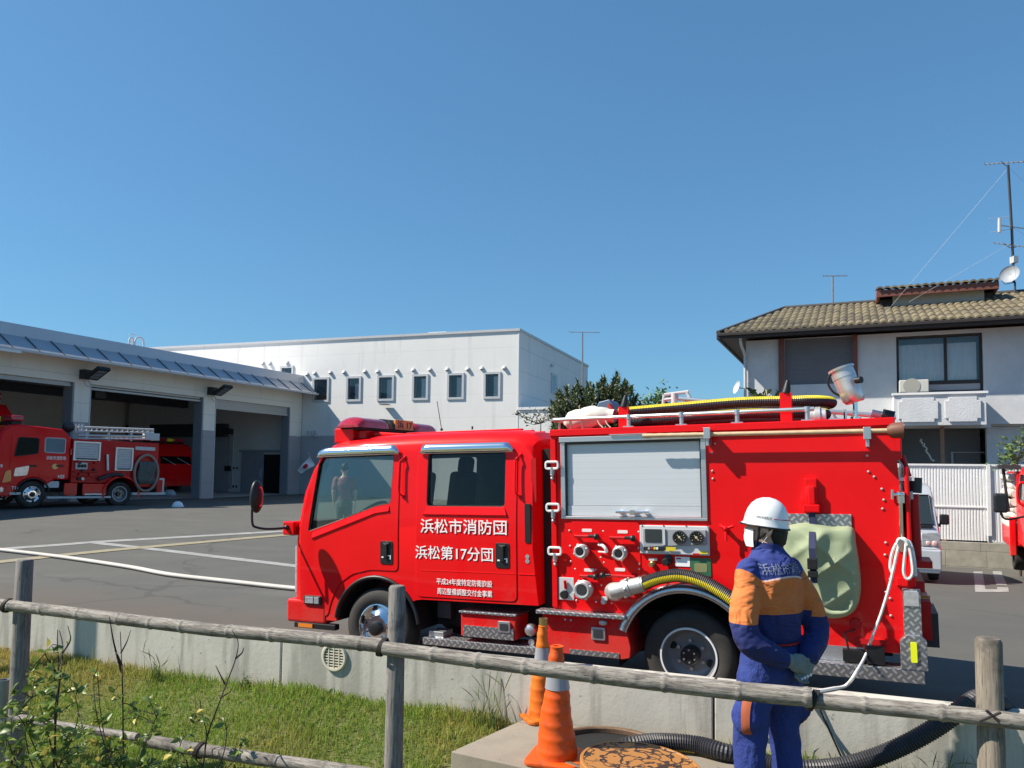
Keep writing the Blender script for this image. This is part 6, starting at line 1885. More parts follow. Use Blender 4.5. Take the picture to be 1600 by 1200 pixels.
    m = MB(); e = smoothpath([TF.w(*TF.p3(u, v, -.17)) - o.location for u, v in ((1284, 951), (1300, 958), (1322, 956), (1331, 945), (1330, 938))], 5); m.tube(e, .018, 8); m.build('hem_roll', CANVAS, o, smooth=60)
    # white rope
    P = [(1396, 873, -.08), (1402, 855, -.09), (1409, 846, -.09)]
    def rp(l, y=-.09): return [TF.w(*TF.p3(u, v, y)) for u, v in l]
    m = MB()
    wt = onplane(1320, 1074, WP + WN * -.09, WN)
    on = lambda u, v, z: onz(u, v, z)
    m.tube(smoothpath(rp([(1408, 842), (1399, 852), (1393, 868), (1391, 886), (1395, 897)]), 6), .0105, 7)
    m.tube(smoothpath(rp([(1408, 842), (1402, 862), (1397, 885), (1390, 915), (1378, 955), (1365, 990), (1352, 1025)], -.1) + [on(1338, 1050, WALL_TOP + .11), on(1322, 1071, WALL_TOP + .014), on(1300, 1076, WALL_TOP + .013), on(1282, 1079, WALL_TOP + .013), on(1255, 1082, WALL_TOP + .013), on(1235, 1090, WALL_TOP + .013)], 7), .0105, 7)
    m.tube(smoothpath(rp([(1408, 842), (1415, 850), (1413, 875), (1412, 895), (1418, 905), (1426, 895), (1423, 865), (1417, 845), (1408, 840)], -.11), 6), .0105, 7)
    m.tube(smoothpath(rp([(1410, 843), (1422, 848), (1428, 870), (1431, 900)], -.10), 6), .0105, 7)
    for k in range(3): m.tube(smoothpath(rp([(1401 + k * 3, 850 - k), (1405 + k * 3, 842), (1414 + k, 845), (1418, 852)], -.12 + .01 * k), 5), .0105, 7)
    o = m.build('white_rope', ROPE, smooth=60); tag(o, 'white rope looped at the engine rear and trailing down to the wall', 'rope')
    # roof hose coil
    m = MB(); pts = []
    y0, y1 = .30, .95
    def loopz(k): return 2.315 + .105 * k
    for k in range(2):
        z = 2.32 + .095 * k; zz = z + .02
        lst = []
        xa, xb = -.62, TF.px(1306, 648, .62)[0] - .38 + .05 * k
        lst += [(xa, y0, z), (xa + .5, y0, zz), (xb - .4, y0, zz + .02)]
        for i in range(7):
            t = -math.pi / 2 + math.pi * i / 6; lst.append((xb + .30 * math.cos(t), (y0 + y1) / 2 + (y1 - y0) / 2 * math.sin(t), zz + .01))
        lst += [(xb - .4, y1, zz + .02), (xa + .3, y1, zz + .02), (xa, y1, zz + .02)]
        corrugated(m, to_world(lst), .043, 0, 1, seg=16, ystart=0, ycount=3 if k else 2)
    o = m.build('suction_hose_coil', [HOSEB, YEL]); tag(o, 'black and yellow suction hose looped on the engine roof rack', 'hose')
    m = MB(); p = TF.w(*TF.p3(1278, 651, .25)) - o.location; m.cyl(p - TF.X * .06, p + TF.X * .06, .065, 16); m.cyl(p - TF.X * .02, p + TF.X * .02, .078, 16); m.build('end_coupling', CAST, o, smooth=40)
    # white strainer sack
    rows = []
    axis = [TF.w(*TF.p3(u, v, .22)) for u, v in ((882, 661), (890, 658), (905, 656), (925, 653), (940, 651), (952, 650), (961, 650))]
    rad = [.02, .075, .095, .10, .085, .06, .055]
    A = smoothpath(axis, 4); rad = list(np.interp(np.linspace(0, 6, len(A)), range(7), rad))
    for i, p in enumerate(A):
        rows.append([p + TF.Y * rad[i] * 1.2 * math.cos(t) + TF.Z * rad[i] * math.sin(t) * (1 + .12 * math.sin(5 * t + i)) for t in [2 * math.pi * k / 16 for k in range(17)]])
    m = MB(); m.grid(rows, flip=True)
    o = m.build('canvas_sack', WCANV, smooth=70); tag(o, 'white canvas sack tied over the hose end on the engine roof', 'sack')
    m = MB()
    for dx in (0, .12): m.tube([q - o.location for q in smoothpath([TF.w(*TF.p3(u + dx * 100, v, .12)) for u, v in ((934, 657), (937, 663), (942, 668))], 4)], .006, 5)
    m.build('tie_cord', WCANV, o)
    m = MB(); q = [TF.w(*TF.p3(u, v, .45)) - o.location for u, v in ((930, 639), (936, 628), (952, 624), (956, 630), (960, 642))]
    m.add(q + [p + TF.Y * .25 for p in q], [(0, 4, 3, 2, 1), (5, 6, 7, 8, 9)] + [(i, (i + 1) % 5, (i + 1) % 5 + 5, i + 5) for i in range(5)])
    m.xform(Matrix.Translation(o.location)); fl = m.build('shovel_blade', mat('blue_grey_blade', (.13, .17, .24), .4, .4), bevel=.006); tag(fl, 'blue grey folded shovel blade with red edge lying beside the canvas sack', 'shovel')
    m = MB(); r0, r1 = TF.w(*TF.p3(951, 632, .44)) - fl.location, TF.w(*TF.p3(957, 641, .44)) - fl.location; m.tube([r0, r1], .018, 6); m.build('red_edge', RED, fl)
    # ladder on the far side
    root = thing('roof_ladder', 'silver extension ladder carried on the far side of the engine roof', 'ladder', TF)
    for y in (1.45, 1.78):
        m = MB(); m.tube([TF.p3(1061, 623, y), TF.p3(1400, 652, y)], .022, 8); m.tube([TF.p3(1061, 634, y), TF.p3(1395, 664, y)], .018, 8); m.build('side_rail', ALU, root, smooth=45)
    m = MB(); a0, a1 = TF.p3(1070, 629, 1.45), TF.p3(1390, 657, 1.45)
    for i in range(13):
        p = a0.lerp(a1, i / 12); m.tube([(p.x, 1.45, p.z), (p.x, 1.78, p.z)], .014, 6); m.tube([(p.x, 1.45, p.z - .035), (p.x, 1.45, p.z + .035)], .012, 6)
    m.build('rung', ALU, root, smooth=45)
    m = MB()
    for y in (1.5, 1.75): m.cyl(TF.p3(1054, 635, y), TF.p3(1054, 615, y), .035, 10)
    for (u0, v0, u1, v1) in ((1038, 617, 1076, 612), (1036, 625, 1062, 622), (1038, 617, 1036, 634), (1036, 634, 1074, 634), (1072, 612, 1078, 622)): m.tube([TF.p3(u0, v0, 1.5), TF.p3(u1, v1, 1.5)], .018, 8)
    m.build('ladder_head', LGRY, root, smooth=45)
engine_loads()

# ================================================================== STATION FIRE ENGINES
def station_engine():
    Pf, Pr = at(50, 793.5, 23.0), at(187, 791, 25.2)
    Xv = (Pr - Pf).normalized(); Yv = Vector((0, 0, 1)).cross(Xv).normalized(); Zv = Xv.cross(Yv)
    F = Frame(Pr, Xv, Yv, Zv)
    root = thing('fire_engine', 'red fire engine marked T19 parked across the front of the station bays', 'fire engine', F, group='fire engines around the yard')
    px = F.px
    W = 2.2
    def X(u, v=740): return px(u, v)[0]
    def Zz(v, u=100): return px(u, v)[1]
    xw = X(50, 778)                 # front wheel
    xc = X(109); zr = Zz(667); zd = Zz(750)
    xf = xw - 1.15
    prof = [(xf, .42), (xf - .02, 1.05), (xf + .05, 1.5), (xf + .22, zr - .25), (xf + .42, zr - .04), (xf + .7, zr), (X(100, 672), Zz(671)), (xc, Zz(684)), (xc, zd), (xw + .62, zd)] + arc(xw, .40, .47, 35, 170, 10) + [(xw - .48, .42)]
    m = MB(); m.prism(prof, 0, W); cab = m.build('cab', RED, root, bevel=.09, bseg=3, smooth=40)
    dkg = mat('dark_cab_glass', (.004, .005, .006), .12, spec=.12)
    blg = mat('blue_tint_glass', (.03, .10, .17), .15, coat=.5)
    for (u0, v0, u1, v1, mt, cut) in ((24, 683, 59, 714, dkg, .35), (71, 684, 101, 708, blg, 0)):
        a, b = px(u0, v0), px(u1, v1)
        pl = roundpoly([(a[0], b[1]), (b[0], b[1] + cut * .3), (b[0], a[1]), (a[0] + cut * .25, a[1])], .06)
        d = MB(); d.prism(rrect(a[0] - .10, b[0] + .09, zd + .06 if cut == 0 else 1.0, a[1] + .10, .06), -.012, .0); dr = d.build('door', RED, root, bevel=.005)
        m = MB(); m.prism(pl, -.018, -.0125); wi = m.build('window', mt, dr)
        m = MB(); m.tube([(p[0], -.015, p[1]) for p in pl], .016, 6, closed=True); m.build('window_seal', LGRY if cut == 0 else BLK, wi)
        m = MB(); m.prism(pl, W + .006, W + .012); m.build('far_window', dkg, root)
        x = b[0] - .12; z = px(u1, 728)[1]; m = MB(); m.box(x - .12, x + .1, -.03, -.0125, z - .03, z + .03); m.build('door_handle', BLK, dr, bevel=.01)
    m = MB(); m.add([(xf + .045, .12, 1.45), (xf + .045, W - .12, 1.45), (xf + .225, W - .2, zr - .3), (xf + .225, .2, zr - .3)], [(0, 1, 2, 3)]); 
    for i in range(4): m.v[i] = (m.v[i][0] - .012, m.v[i][1], m.v[i][2])
    m.build('windscreen', dkg, root)
    m = MB(); m.tube([(xf - .02, .3, 1.4), (xf + .1, 1.0, 1.75)], .015, 6); m.tube([(xf - .02, 1.2, 1.4), (xf + .1, 1.9, 1.75)], .015, 6); m.build('wiper', LGRY, root)
    def plate(name, u0, v0, u1, v1, mt, y0=-.012, par=root, th=.01, r=.03):
        a, b = px(u0, v1), px(u1, v0); m = MB(); m.prism(rrect(a[0], b[0], a[1], b[1], min(r, (b[1] - a[1]) * .4)), y0 - th, y0); return m.build(name, mt, par)
    a = [px(u, v) for u, v in ((20, 745), (42, 743), (46, 727), (23, 731))]; m = MB(); m.prism(roundpoly(a, .05), -.03, .0); m.build('headlight', LENSW, root, bevel=.01)
    a = [px(u, v) for u, v in ((2, 755), (17, 752), (17, 733), (8, 736))]; m = MB(); m.prism(roundpoly(a, .05), -.03, .0); m.build('indicator', AMB, root, bevel=.01)
    m = MB(); m.box(xf - .06, xf + .6, -.01, W + .01, .34, .72); bm_ = m.build('bumper', RED, root, bevel=.04)
    plate('fog_lamp', -2, 761, 5, 769, LENSW, par=bm_, r=.1)
    plate('bumper_strip', 14, 769, 32, 773, LGRY, par=bm_)
    text_part('lettering', '浜松市消防局', LETT, root, X(70.5), X(101), Zz(719), Zz(713), -.016, bold=.01)
    text_part('lettering', 'T19', LETT, root, X(19), X(30), Zz(765), Zz(760), -.016, bold=.02)
    text_part('lettering', 'H25', LETT, root, X(90.5), X(100.5), Zz(747.5), Zz(742), -.016, bold=.02)
    text_part('lettering', '19', LETT, root, X(-4), X(3), Zz(733), Zz(728), -.016, bold=.02)
    p = px(85.5, 729); m = MB(); m.lathe([(.09, 0), (.085, -.008), (.001, -.01)], (p[0], -.012, p[1]), (0, 1, 0), 16, closed_ends=False); m.build('gold_emblem', BRASS, root)
    m = MB(); m.tube([(q[0], -.012, q[1]) for q in arc(xw, .40, .475, 10, 175, 14)], .025, 6); m.build('arch_lip', BLK, root)
    # lights on the cab roof
    m = MB(); m.box(xf + .55, xf + .8, .2, W - .2, zr, zr + .08); lb = m.build('light_bar', BLK, root)
    m = MB(); m.box(xf + .5, xf + .85, .08, .9, zr + .085, zr + .26); m.box(xf + .5, xf + .85, 1.3, W - .08, zr + .085, zr + .26); m.build('red_dome', LENSR, lb, bevel=.06, bseg=3)
    m = MB(); m.box(xf + .5, xf + .85, .92, 1.28, zr + .085, zr + .24); m.build('yellow_sign', YREF, lb, bevel=.03)
    # body
    xb0, xb1 = X(111), X(246); zt = Zz(689, 180)
    m = MB(); m.prism([(xb0, .75), (-.62, .75)] + list(reversed(arc(0, .40, .58, 38, 142, 10))) + [(.60, .62), (xb1, .62), (xb1, zt), (xb0, zt)], 0, W); bd = m.build('body', RED2, root, bevel=.02)
    m = MB(); m.box(xc + .02, xb0 - .01, .1, W - .1, .7, zt); m.box(xf + .3, xb1 - .2, .4, W - .4, .45, .8); m.build('chassis', DARK, root)
    for (u0, v0, u1, v1) in ((113, 691, 157, 719), (178, 700, 208, 735)):
        a, b = px(u0, v1), px(u1, v0); f = MB(); w = .05
        f.box(a[0], b[0], -.05, -.0, b[1] - w, b[1]); f.box(a[0], b[0], -.05, -.0, a[1], a[1] + w); f.box(a[0], a[0] + w, -.05, -.0, a[1] + w, b[1] - w); f.box(b[0] - w, b[0], -.05, -.0, a[1] + w, b[1] - w)
        fr = f.build('shutter_frame', ALU, root)
        s_ = MB(); z = a[1] + w
        while z < b[1] - w: s_.box(a[0] + w, b[0] - w, -.03 + .006 * (int(z * 100) % 2), -.004, z, min(z + .075, b[1] - w)); z += .08
        s_.build('roller_shutter', LGRY, fr, bevel=.008)
        m = MB(); m.tube([(a[0] + .1, -.07, a[1] + .05), (b[0] - .1, -.07, a[1] + .05)], .02, 6); m.build('shutter_handle', BLK, fr)
    plate('gauge_panel', 117, 723, 136, 733, LGRY, -.002, th=.04)
    m = MB()
    for u in (122, 127, 131.5):
        p = px(u, 728); m.lathe([(.055, -.05), (.05, -.058), (.001, -.058)], (p[0], 0, p[1]), (0, 1, 0), 12, closed_ends=False)
    m.build('dial', BLK, root)
    rs = random.Random(4)
    for i in range(12):
        u, v = rs.uniform(114, 155), rs.choice((722, 735, 742, 748)) + rs.uniform(-1, 1); p = px(u, v)
        m = MB(); m.lathe([(.05, 0), (.055, -.04), (.045, -.07), (.001, -.07)], (p[0], 0, p[1]), (0, 1, 0), 10, closed_ends=False); m.build('valve', rs.choice((CAST, BLK, RED2)), root, smooth=40)
    m = MB()
    for v in (737, 744): a, b = px(113, v), px(152, v); m.tube([(a[0], -.05, a[1]), (b[0], -.05, b[1])], .02, 6)
    m.build('valve_rail', RED2, root)
    m = MB(); a = [px(u, v) for u, v in ((152, 749), (165, 744), (178, 741), (190, 743))]; m.tube([(p[0], -.07, p[1]) for p in a], .06, 10); m.build('side_hose', HOSEB, root, smooth=45)
    plate('lower_locker', 99, 755, 120, 774, RED, .02, th=.05); plate('lower_locker', 128, 756, 166, 773, RED, .02, th=.05)
    plate('white_strip', 131, 771, 163, 773.5, WHT, -.03, th=.01); plate('tank_step', 70, 752, 93, 762, LGRY, .05, th=.03)
    m = MB(); m.box(X(73, 777), X(172, 777), -.05, .3, Zz(778.5, 120), Zz(775.5, 120)); m.box(X(206, 772), X(257, 772), -.05, .25, Zz(773, 230), Zz(769.5, 230)); m.build('side_step', LGRY, root)
    plate('rear_side_plate', 247, 747, 256, 772, LGRY, -.0, th=.04); plate('rear_side_inset', 243, 750, 253, 769, RED2, -.041, th=.01)
    m = MB(); a = arc(0, .38, .62, -10, 190, 24)
    m.grid([[(p[0], 0, p[1]), (p[0], -.06, p[1]), (p[0] * .9, -.06, .38 + (p[1] - .38) * .9)] for p in a]); m.build('wheel_fender', RED, root, smooth=50)
    plate('orange_marker', 108.5, 701, 111.5, 711, LENSR, -.0, th=.06)
    # hose reel ring with folded hoses
    c = px(226, 739); m = MB()
    rx = X(244) - c[0]; rz = abs(Zz(711, 226) - c[1])
    m.tube([(c[0] + rx * math.cos(t), -.10, c[1] + rz * math.sin(t)) for t in [2 * math.pi * k / 32 for k in range(32)]], .045, 8, closed=True); m.build('hose_ring', mat('tan_hose', (.28, .20, .17), .6), root, smooth=50)
    m = MB()
    for k in range(6):
        x = c[0] - rx * .55 + k * rx * .22
        m.tube(smoothpath([(x, -.05, c[1] + rz * .58), (x + .03, -.11, c[1] + rz * .4), (x - .02, -.10, c[1] - .1), (x + .02, -.1, c[1] - rz * .4), (x + .05, -.05, c[1] - rz * .55)], 4), [.07] * 17, 8)
    m.build('folded_hose', mat('grey_green_hose', (.11, .13, .125), .8, var=.3, vs=6), root, smooth=50)
    plate('top_rail', 210, 699, 241, 703, LGRY, -.02, th=.05)
    m = MB(); a, b = px(166.5, 710), px(167, 735); m.tube([(a[0], -.06, a[1]), (b[0], -.06, b[1])], .035, 8); m.build('baton', WHT, root, smooth=40)
    # ladder on top
    lad = MB()
    for (v0, v1, y) in ((667, 671, .3), (673, 676, .3), (680, 682, .25), (685, 686, .25), (668, 672, .9), (681, 683, .9)):
        a, b = px(122, v0, y), px(240, v1, y); lad.tube([(a[0], y, a[1]), (b[0], y, b[1])], .03, 6)
    for i in range(14):
        u = 128 + i * 8; a, b = px(u, 667 + i * .3, .3), px(u, 674 + i * .2, .3); lad.tube([(a[0], .3, a[1]), (b[0], .3, b[1])], .02, 5); lad.tube([(a[0], .3, a[1]), (a[0], .9, a[1])], .02, 5)
    for u in (119, 124, 129): a, b = px(u, 662, .3), px(u, 676, .3); lad.tube([(a[0], .3, a[1]), (b[0], .3, b[1])], .035, 6)
    for u in (135, 170, 205, 238): a, b = px(u, 676, .25), px(u, 689, .25); lad.tube([(a[0], .25, a[1]), (b[0], .25, b[1])], .04, 6)
    a = px(233, 683, .25); lad.box(a[0] - .15, a[0] + .35, .2, .4, a[1] - .1, a[1] + .14)
    lad.build('ladder', LGRY, root, smooth=45)
    m = MB(); p = px(107, 667, .8); m.ball((p[0], .8, p[1]), .18, 12, 8); m.cyl((p[0] - .1, .8, p[1] - .5), (p[0], .8, p[1] - .1), .05, 8); m.build('roof_searchlight', DKGRY, root, smooth=50)
    wheel(root, xw, .40, .03, .40, .24, 'front'); wheel(root, 0, .40, .05, .40, .26, 'rear'); wheel(root, xw, .40, W - .26, .40, .24, 'front'); wheel(root, 0, .40, W - .30, .40, .26, 'rear')
    return root, F, xf
SE, SEF, SEX = station_engine()
def parked_engines():
    def place(Xdir, O, lab, sc=1.0, skip=()):
        c = copy_tree(SE, None, skip)
        Xv = Vector(Xdir).normalized(); Yv = Vector((0, 0, 1)).cross(Xv).normalized(); f = Frame(O, Xv, Yv, (0, 0, 1))
        c.matrix_world = f.matrix() @ Matrix.Scale(sc, 4)
        c['label'] = lab
        return c
    # in the middle bay, nose out
    o = G.w(G.px(303, 730, 4.6)[0], 4.6 - SEX, 0); o.z = lot_z(o.x, o.y)
    place(GYv, o, 'red fire engine standing nose out in the shade of the middle station bay', 1.0, ('lettering',))
    o = G.w(-8.2, 1.2 - SEX * 1.42, 0); o.z = lot_z(o.x, o.y)
    place(GYv, o, 'tall red fire engine inside the station bay behind the cab of the engine marked T19', 1.42, ('lettering',))
parked_engines()

def right_engine():
    Xv = Vector((.475, .880, 0)).normalized(); Yv = Vector((0, 0, 1)).cross(Xv)
    # left edge in the picture is the plane y = 1.9
    pw = at(1612, 919, 14.3)
    fx = -3.016
    O = pw - Xv * fx - Yv * (1.9 - .05)
    F = Frame(O, Xv, Yv, (0, 0, 1))
    root = thing('fire_engine', 'red fire engine with square black mirror and folded hoses facing out beside the silver van', 'fire engine', F, group='fire engines around the yard')
    cab = cab_shell(root)
    for win in (W1, W2):
        bent((win, [], .022, .027, ZC), 'window', GLASS, root); bent((win, [], WIDTH - .027, WIDTH - .022, ZC), 'window', GLASS, root)
    m = MB(); m.add([(-4.0, .14, 1.40), (-4.0, WIDTH - .14, 1.40), (-3.775, WIDTH - .18, 2.06), (-3.775, .18, 2.06)], [(0, 1, 2, 3)]); m.build('windscreen', GLASS, root)
    m = MB(); m.box(-4.13, -3.62, -.012, WIDTH + .012, .36, .66); m.build('bumper', RED, root, bevel=.04, bseg=3)
    for y0, y1 in ((.04, .46), (WIDTH - .46, WIDTH - .04)):
        m = MB(); m.box(-4.10, -3.95, y0, y1, .74, 1.12); h = m.build('headlight', LENSW, root, bevel=.03)
        m = MB(); m.ball((-4.10, (y0 + y1) / 2 + (.06 if y0 > 1 else -.06), 1.0), .07); m.build('indicator', AMB, h)
    m = MB(); m.box(-4.075, -4.03, .5, WIDTH - .5, .72, 1.1); m.build('front_grille', DKGRY, root, bevel=.01)
    m = MB(); m.box(-4.05, -4.0, .15, WIDTH - .15, 1.33, 1.40); m.build('cowl', BLK, root)
    m = MB(); m.box(-3.93, -3.5, .13, WIDTH - .13, .95, 1.3); m.build('dashboard', MATS['dash_grey'], root)
    for y in (.5, 1.4): seat(root, -3.1, y, 1.12)
    m = MB(); m.box(-1.15, 1.0, 0.02, WIDTH - .02, .6, 2.15); m.build('body', RED2, root, bevel=.03)
    m = MB(); m.box(-1.15, 1.6, .2, WIDTH - .2, .35, .6); m.box(-3.8, -1.2, .3, WIDTH - .3, .35, .7); m.build('chassis', DARK, root)
    wheel(root, -3.016, .378, WIDTH - .25, .378, .22, 'front'); wheel(root, -3.016, .378, .03, .378, .22, 'front'); wheel(root, 0, .378, .03, .378, .3, 'rear'); wheel(root, 0, .378, WIDTH - .3, .378, .28, 'rear')
    # mirror on the visible side
    c = F.p3(1563, 784, 2.1) if False else None
    q = onplane(1563.5, 786, F.w(-4.1, 0, 0), Xv) - F.O
    y, z = q.dot(F.Y), q.z
    m = MB(); m.box(-4.16, -4.02, y - .11, y + .11, z - .17, z + .17); mo = m.build('mirror', BLK, root, bevel=.04, bseg=3)
    m = MB(); m.tube(smoothpath([(-4.09, y, z - .17), (-4.09, y - .04, z - .26), (-4.06, y - .15, z - .28), (-4.0, WIDTH - .02, z - .18)], 5), .018, 8); m.build('mirror_arm', BLK, mo, smooth=50)
    # red grab bar and folded hoses along the side
    m = MB(); m.tube(smoothpath([(-3.4, WIDTH, 1.95), (-3.4, WIDTH + .14, 1.9), (-3.4, WIDTH + .15, 1.6), (-3.4, WIDTH + .02, 1.5)], 5), .025, 8); m.build('grab_bar', RED, root, smooth=50)
    rs = random.Random(9); m = MB()
    for k in range(7):
        z = 1.0 + k * .17; y = WIDTH + .0 + rs.uniform(-.02, .05)
        m.tube(smoothpath([(-1.0, y - .04, z), (-.3, y, z + rs.uniform(-.06, .06)), (.5, y + .02, z), (1.4, y - .02, z)], 5), .085, 8)
    m.build('hose_bed', WCANV, root, smooth=50)
    m = MB(); m.box(-1.1, 1.0, WIDTH, WIDTH + .10, .55, .95); m.box(-1.12, -1.0, WIDTH, WIDTH + .12, .4, 1.2); m.build('side_locker', RED, root, bevel=.02)
    m = MB(); m.tube([(-1.0, WIDTH + .12, 1.3), (-1.0, WIDTH + .2, 2.25)], .03, 8); m.tube([(-1.0, WIDTH + .2, 2.25), (1.4, WIDTH + .15, 2.22)], .03, 8); m.box(-1.2, -.8, WIDTH - .1, WIDTH + .3, 2.2, 2.28); m.build('side_rack', DKGRY, root, smooth=45)
    m = MB(); m.box(-3.3, -3.0, .2, WIDTH - .2, 2.29, 2.36); l = m.build('light_bar', BLK, root); m = MB(); m.box(-3.32, -2.98, .12, .8, 2.365, 2.5); m.box(-3.32, -2.98, 1.1, WIDTH - .12, 2.365, 2.5); m.build('red_dome', LENSR, l, bevel=.05, bseg=3)
right_engine()

# ================================================================== VAN
def van():
    Xv = Vector((.927, -.375, 0)); Yv = Vector((.375, .927, 0))
    p = at(1472, 905, 14.6); p = Vector((p.x, p.y, lot_z(p.x, p.y)))
    F = Frame(p - Xv * 1.475, Xv, Yv, (0, 0, 1))          # x 0..1.475 right, y back, z up
    root = thing('minivan', 'small silver van parked behind the fire engine against the white fence', 'van', F)
    Wd = 1.475
    prof = [(.06, .25), (.0, .38), (-.01, .66), (.05, .74), (.10, .98), (.16, 1.08), (.62, 1.68), (.80, 1.82), (1.3, 1.885), (2.6, 1.88), (3.2, 1.80), (3.35, 1.2), (3.38, .3), (3.2, .25)]
    sl = [0, .03, .10, Wd - .10, Wd - .03, Wd]
    vs = []
    for s_ in sl:
        e = min(s_, Wd - s_); sh = .07 if e == 0 else (.02 if e < .05 else 0)
        for (y, z) in prof:
            tz = .06 * max(0, z - .95) * (1 if e < .2 else .0)
            x = s_ + (tz if s_ < Wd / 2 else -tz)
            vs.append((x, y + (sh if y < 1 else -sh), z - (sh * .6 if z > 1.6 else 0)))
    n = len(prof); m = MB(); fs = []
    for j in range(5):
        for i in range(n): i2 = (i + 1) % n; fs.append((j * n + i, j * n + i2, (j + 1) * n + i2, (j + 1) * n + i))
    fs += [tuple(range(n)), tuple(reversed(range(5 * n, 6 * n)))]
    m.add(vs, fs)
    bm = bmesh.new(); me = bpy.data.meshes.new('t'); me.from_pydata(m.v, [], m.f); bm.from_mesh(me); bmesh.ops.recalc_face_normals(bm, faces=bm.faces[:])
    bm_obj('body', bm, SILVER, root, 30)
    def q(x, z):                         # point on the windscreen plane
        t = (z - 1.08) / .6; return (x, .16 + .46 * t - .012, z)
    m = MB(); N = 8
    dk = mat('van_glass', (.02, .028, .03), .05, coat=.5)
    m.grid([[q(.10 + (Wd - .2) * i / N + (0), 1.11 + .54 * j / 4) for i in range(N + 1)] for j in range(5)]); w = m.build('windscreen', dk, root)
    m = MB(); m.tube([q(.10, 1.11), q(Wd - .10, 1.11), q(Wd - .13, 1.655), q(.13, 1.655)], .018, 6, closed=True); m.build('screen_seal', BLK, w)
    m = MB(); m.obox((Wd - .55, .55, 1.25), (.42, .12, .5)); m.build('seat', DARK, root, bevel=.05)
    m = MB(); m.box(.12, Wd - .12, .10, .155, 1.04, 1.09); m.build('cowl', BLK, root)
    for (a, b) in ((Wd - .33, Wd - .015), (.015, .33)):
        s_ = 1 if a > .7 else -1
        pl = [(a, .70), (b, .71), (b, .93), (b - .02 * s_ if s_ > 0 else b, .98), (a + (.0), .95)]
        m = MB(); m.prism(roundpoly(pl, .03), .0, .16); h = m.build('headlight', LENSW, root, bevel=.012)
        m = MB(); m.ball((b - .09 if s_ > 0 else a + .09, .0, .76), .055, sc=(1, .3, 1)); m.ball((b - .2 if s_ > 0 else a + .2, .0, .76), .045, sc=(1, .3, 1)); m.build('lamp_bulb', mat('pinkish_lens', (.6, .36, .34), .2, coat=.6) if 'pinkish_lens' not in MATS else MATS['pinkish_lens'], h, smooth=50)
    m = MB(); m.box(.36, Wd - .36, .015, .05, .72, .86)
    for k in range(3): m.box(.36, Wd - .36, -.005, .02, .735 + k * .045, .75 + k * .045)
    m.build('front_grille', LGRY, root)
    m = MB(); m.box(.33, Wd - .33, -.02, .02, .33, .56); m.build('number_plate_recess', GRY, root, bevel=.02)
    m = MB(); m.box(.53, .94, -.03, -.021, .38, .54); m.build('bumper_plate', WHT, root)
    m = MB(); m.box(-.006, Wd + .006, -.025, .3, .26, .65); m.box(.02, Wd - .02, .0, .3, .2, .27); m.build('bumper', SILVER, root, bevel=.04, bseg=3)
    for xx, s_ in ((Wd, 1), (0, -1)):
        m = MB(); m.box(min(xx + s_ * .03, xx + s_ * .19), max(xx + s_ * .03, xx + s_ * .19), .36, .46, 1.10, 1.30); mo = m.build('side_mirror', BLK, root, bevel=.03, bseg=3)
        m = MB(); m.box(min(xx - s_ * .04, xx + s_ * .05), max(xx - s_ * .04, xx + s_ * .05), .38, .44, 1.06, 1.12); m.build('mirror_stem', BLK, mo)
        m = MB(); m.prism([(.42, 1.12), (.72, 1.62), (1.15, 1.66), (1.2, 1.12)], xx - .02 if s_ > 0 else -.004, xx + .004 if s_ > 0 else .02, 'yz')
        for i in range(len(m.v)): m.v[i] = (m.v[i][0] - s_ * .06 * max(0, m.v[i][2] - .95) , m.v[i][1], m.v[i][2])
        m.build('side_window', dk, root)
    for x in (.0, Wd - .16):
        for y in (.62, 2.75):
            m = MB(); m.lathe([(.18, .0), (.26, .0), (.275, .03), (.275, .12), (.26, .16), (.18, .16)], (x, y, .275), (1, 0, 0), 26, closed_ends=False); m.lathe([(.18, .02), (.001, .03)], (x, y, .275), (1, 0, 0), 18, closed_ends=False); m.lathe([(.18, .14), (.001, .13)], (x, y, .275), (1, 0, 0), 18, closed_ends=False); m.build('wheel', RUB, root, smooth=40)
van()

# ================================================================== PEOPLE
def organic(m, name, voxel, iters=6, disp=0.0, dsize=.12, mats=(), disp2=0.0):
    me = bpy.data.meshes.new('o'); me.from_pydata(m.v, [], m.f)
    o = bpy.data.objects.new('o', me); COL.objects.link(o)
    for mt in mats: me.materials.append(mt)
    r = o.modifiers.new('r', 'REMESH'); r.mode = 'VOXEL'; r.voxel_size = voxel; r.use_smooth_shade = True
    s = o.modifiers.new('s', 'SMOOTH'); s.factor = .5; s.iterations = iters
    for dd, sz, nz in ((disp, dsize, 1.3), (disp2, dsize * .4, 0)):
        if dd:
            t = bpy.data.textures.new('folds', 'CLOUDS'); t.noise_scale = sz; t.noise_depth = 1
            d = o.modifiers.new('d', 'DISPLACE'); d.texture = t; d.strength = dd; d.mid_level = .5
            d.texture_coords = 'LOCAL'
    out = bake(o, name, 80)
    out.materials.clear()
    for mt in mats: out.materials.append(mt)
    return out
def limb(m, pts, rad, seg=14):
    P = smoothpath(pts, 5); rr = list(np.interp(np.linspace(0, len(rad) - 1, len(P)), range(len(rad)), rad))
    m.tube(P, rr, seg); m.ball(P[0], rr[0], 12, 8); m.ball(P[-1], rr[-1], 12, 8)
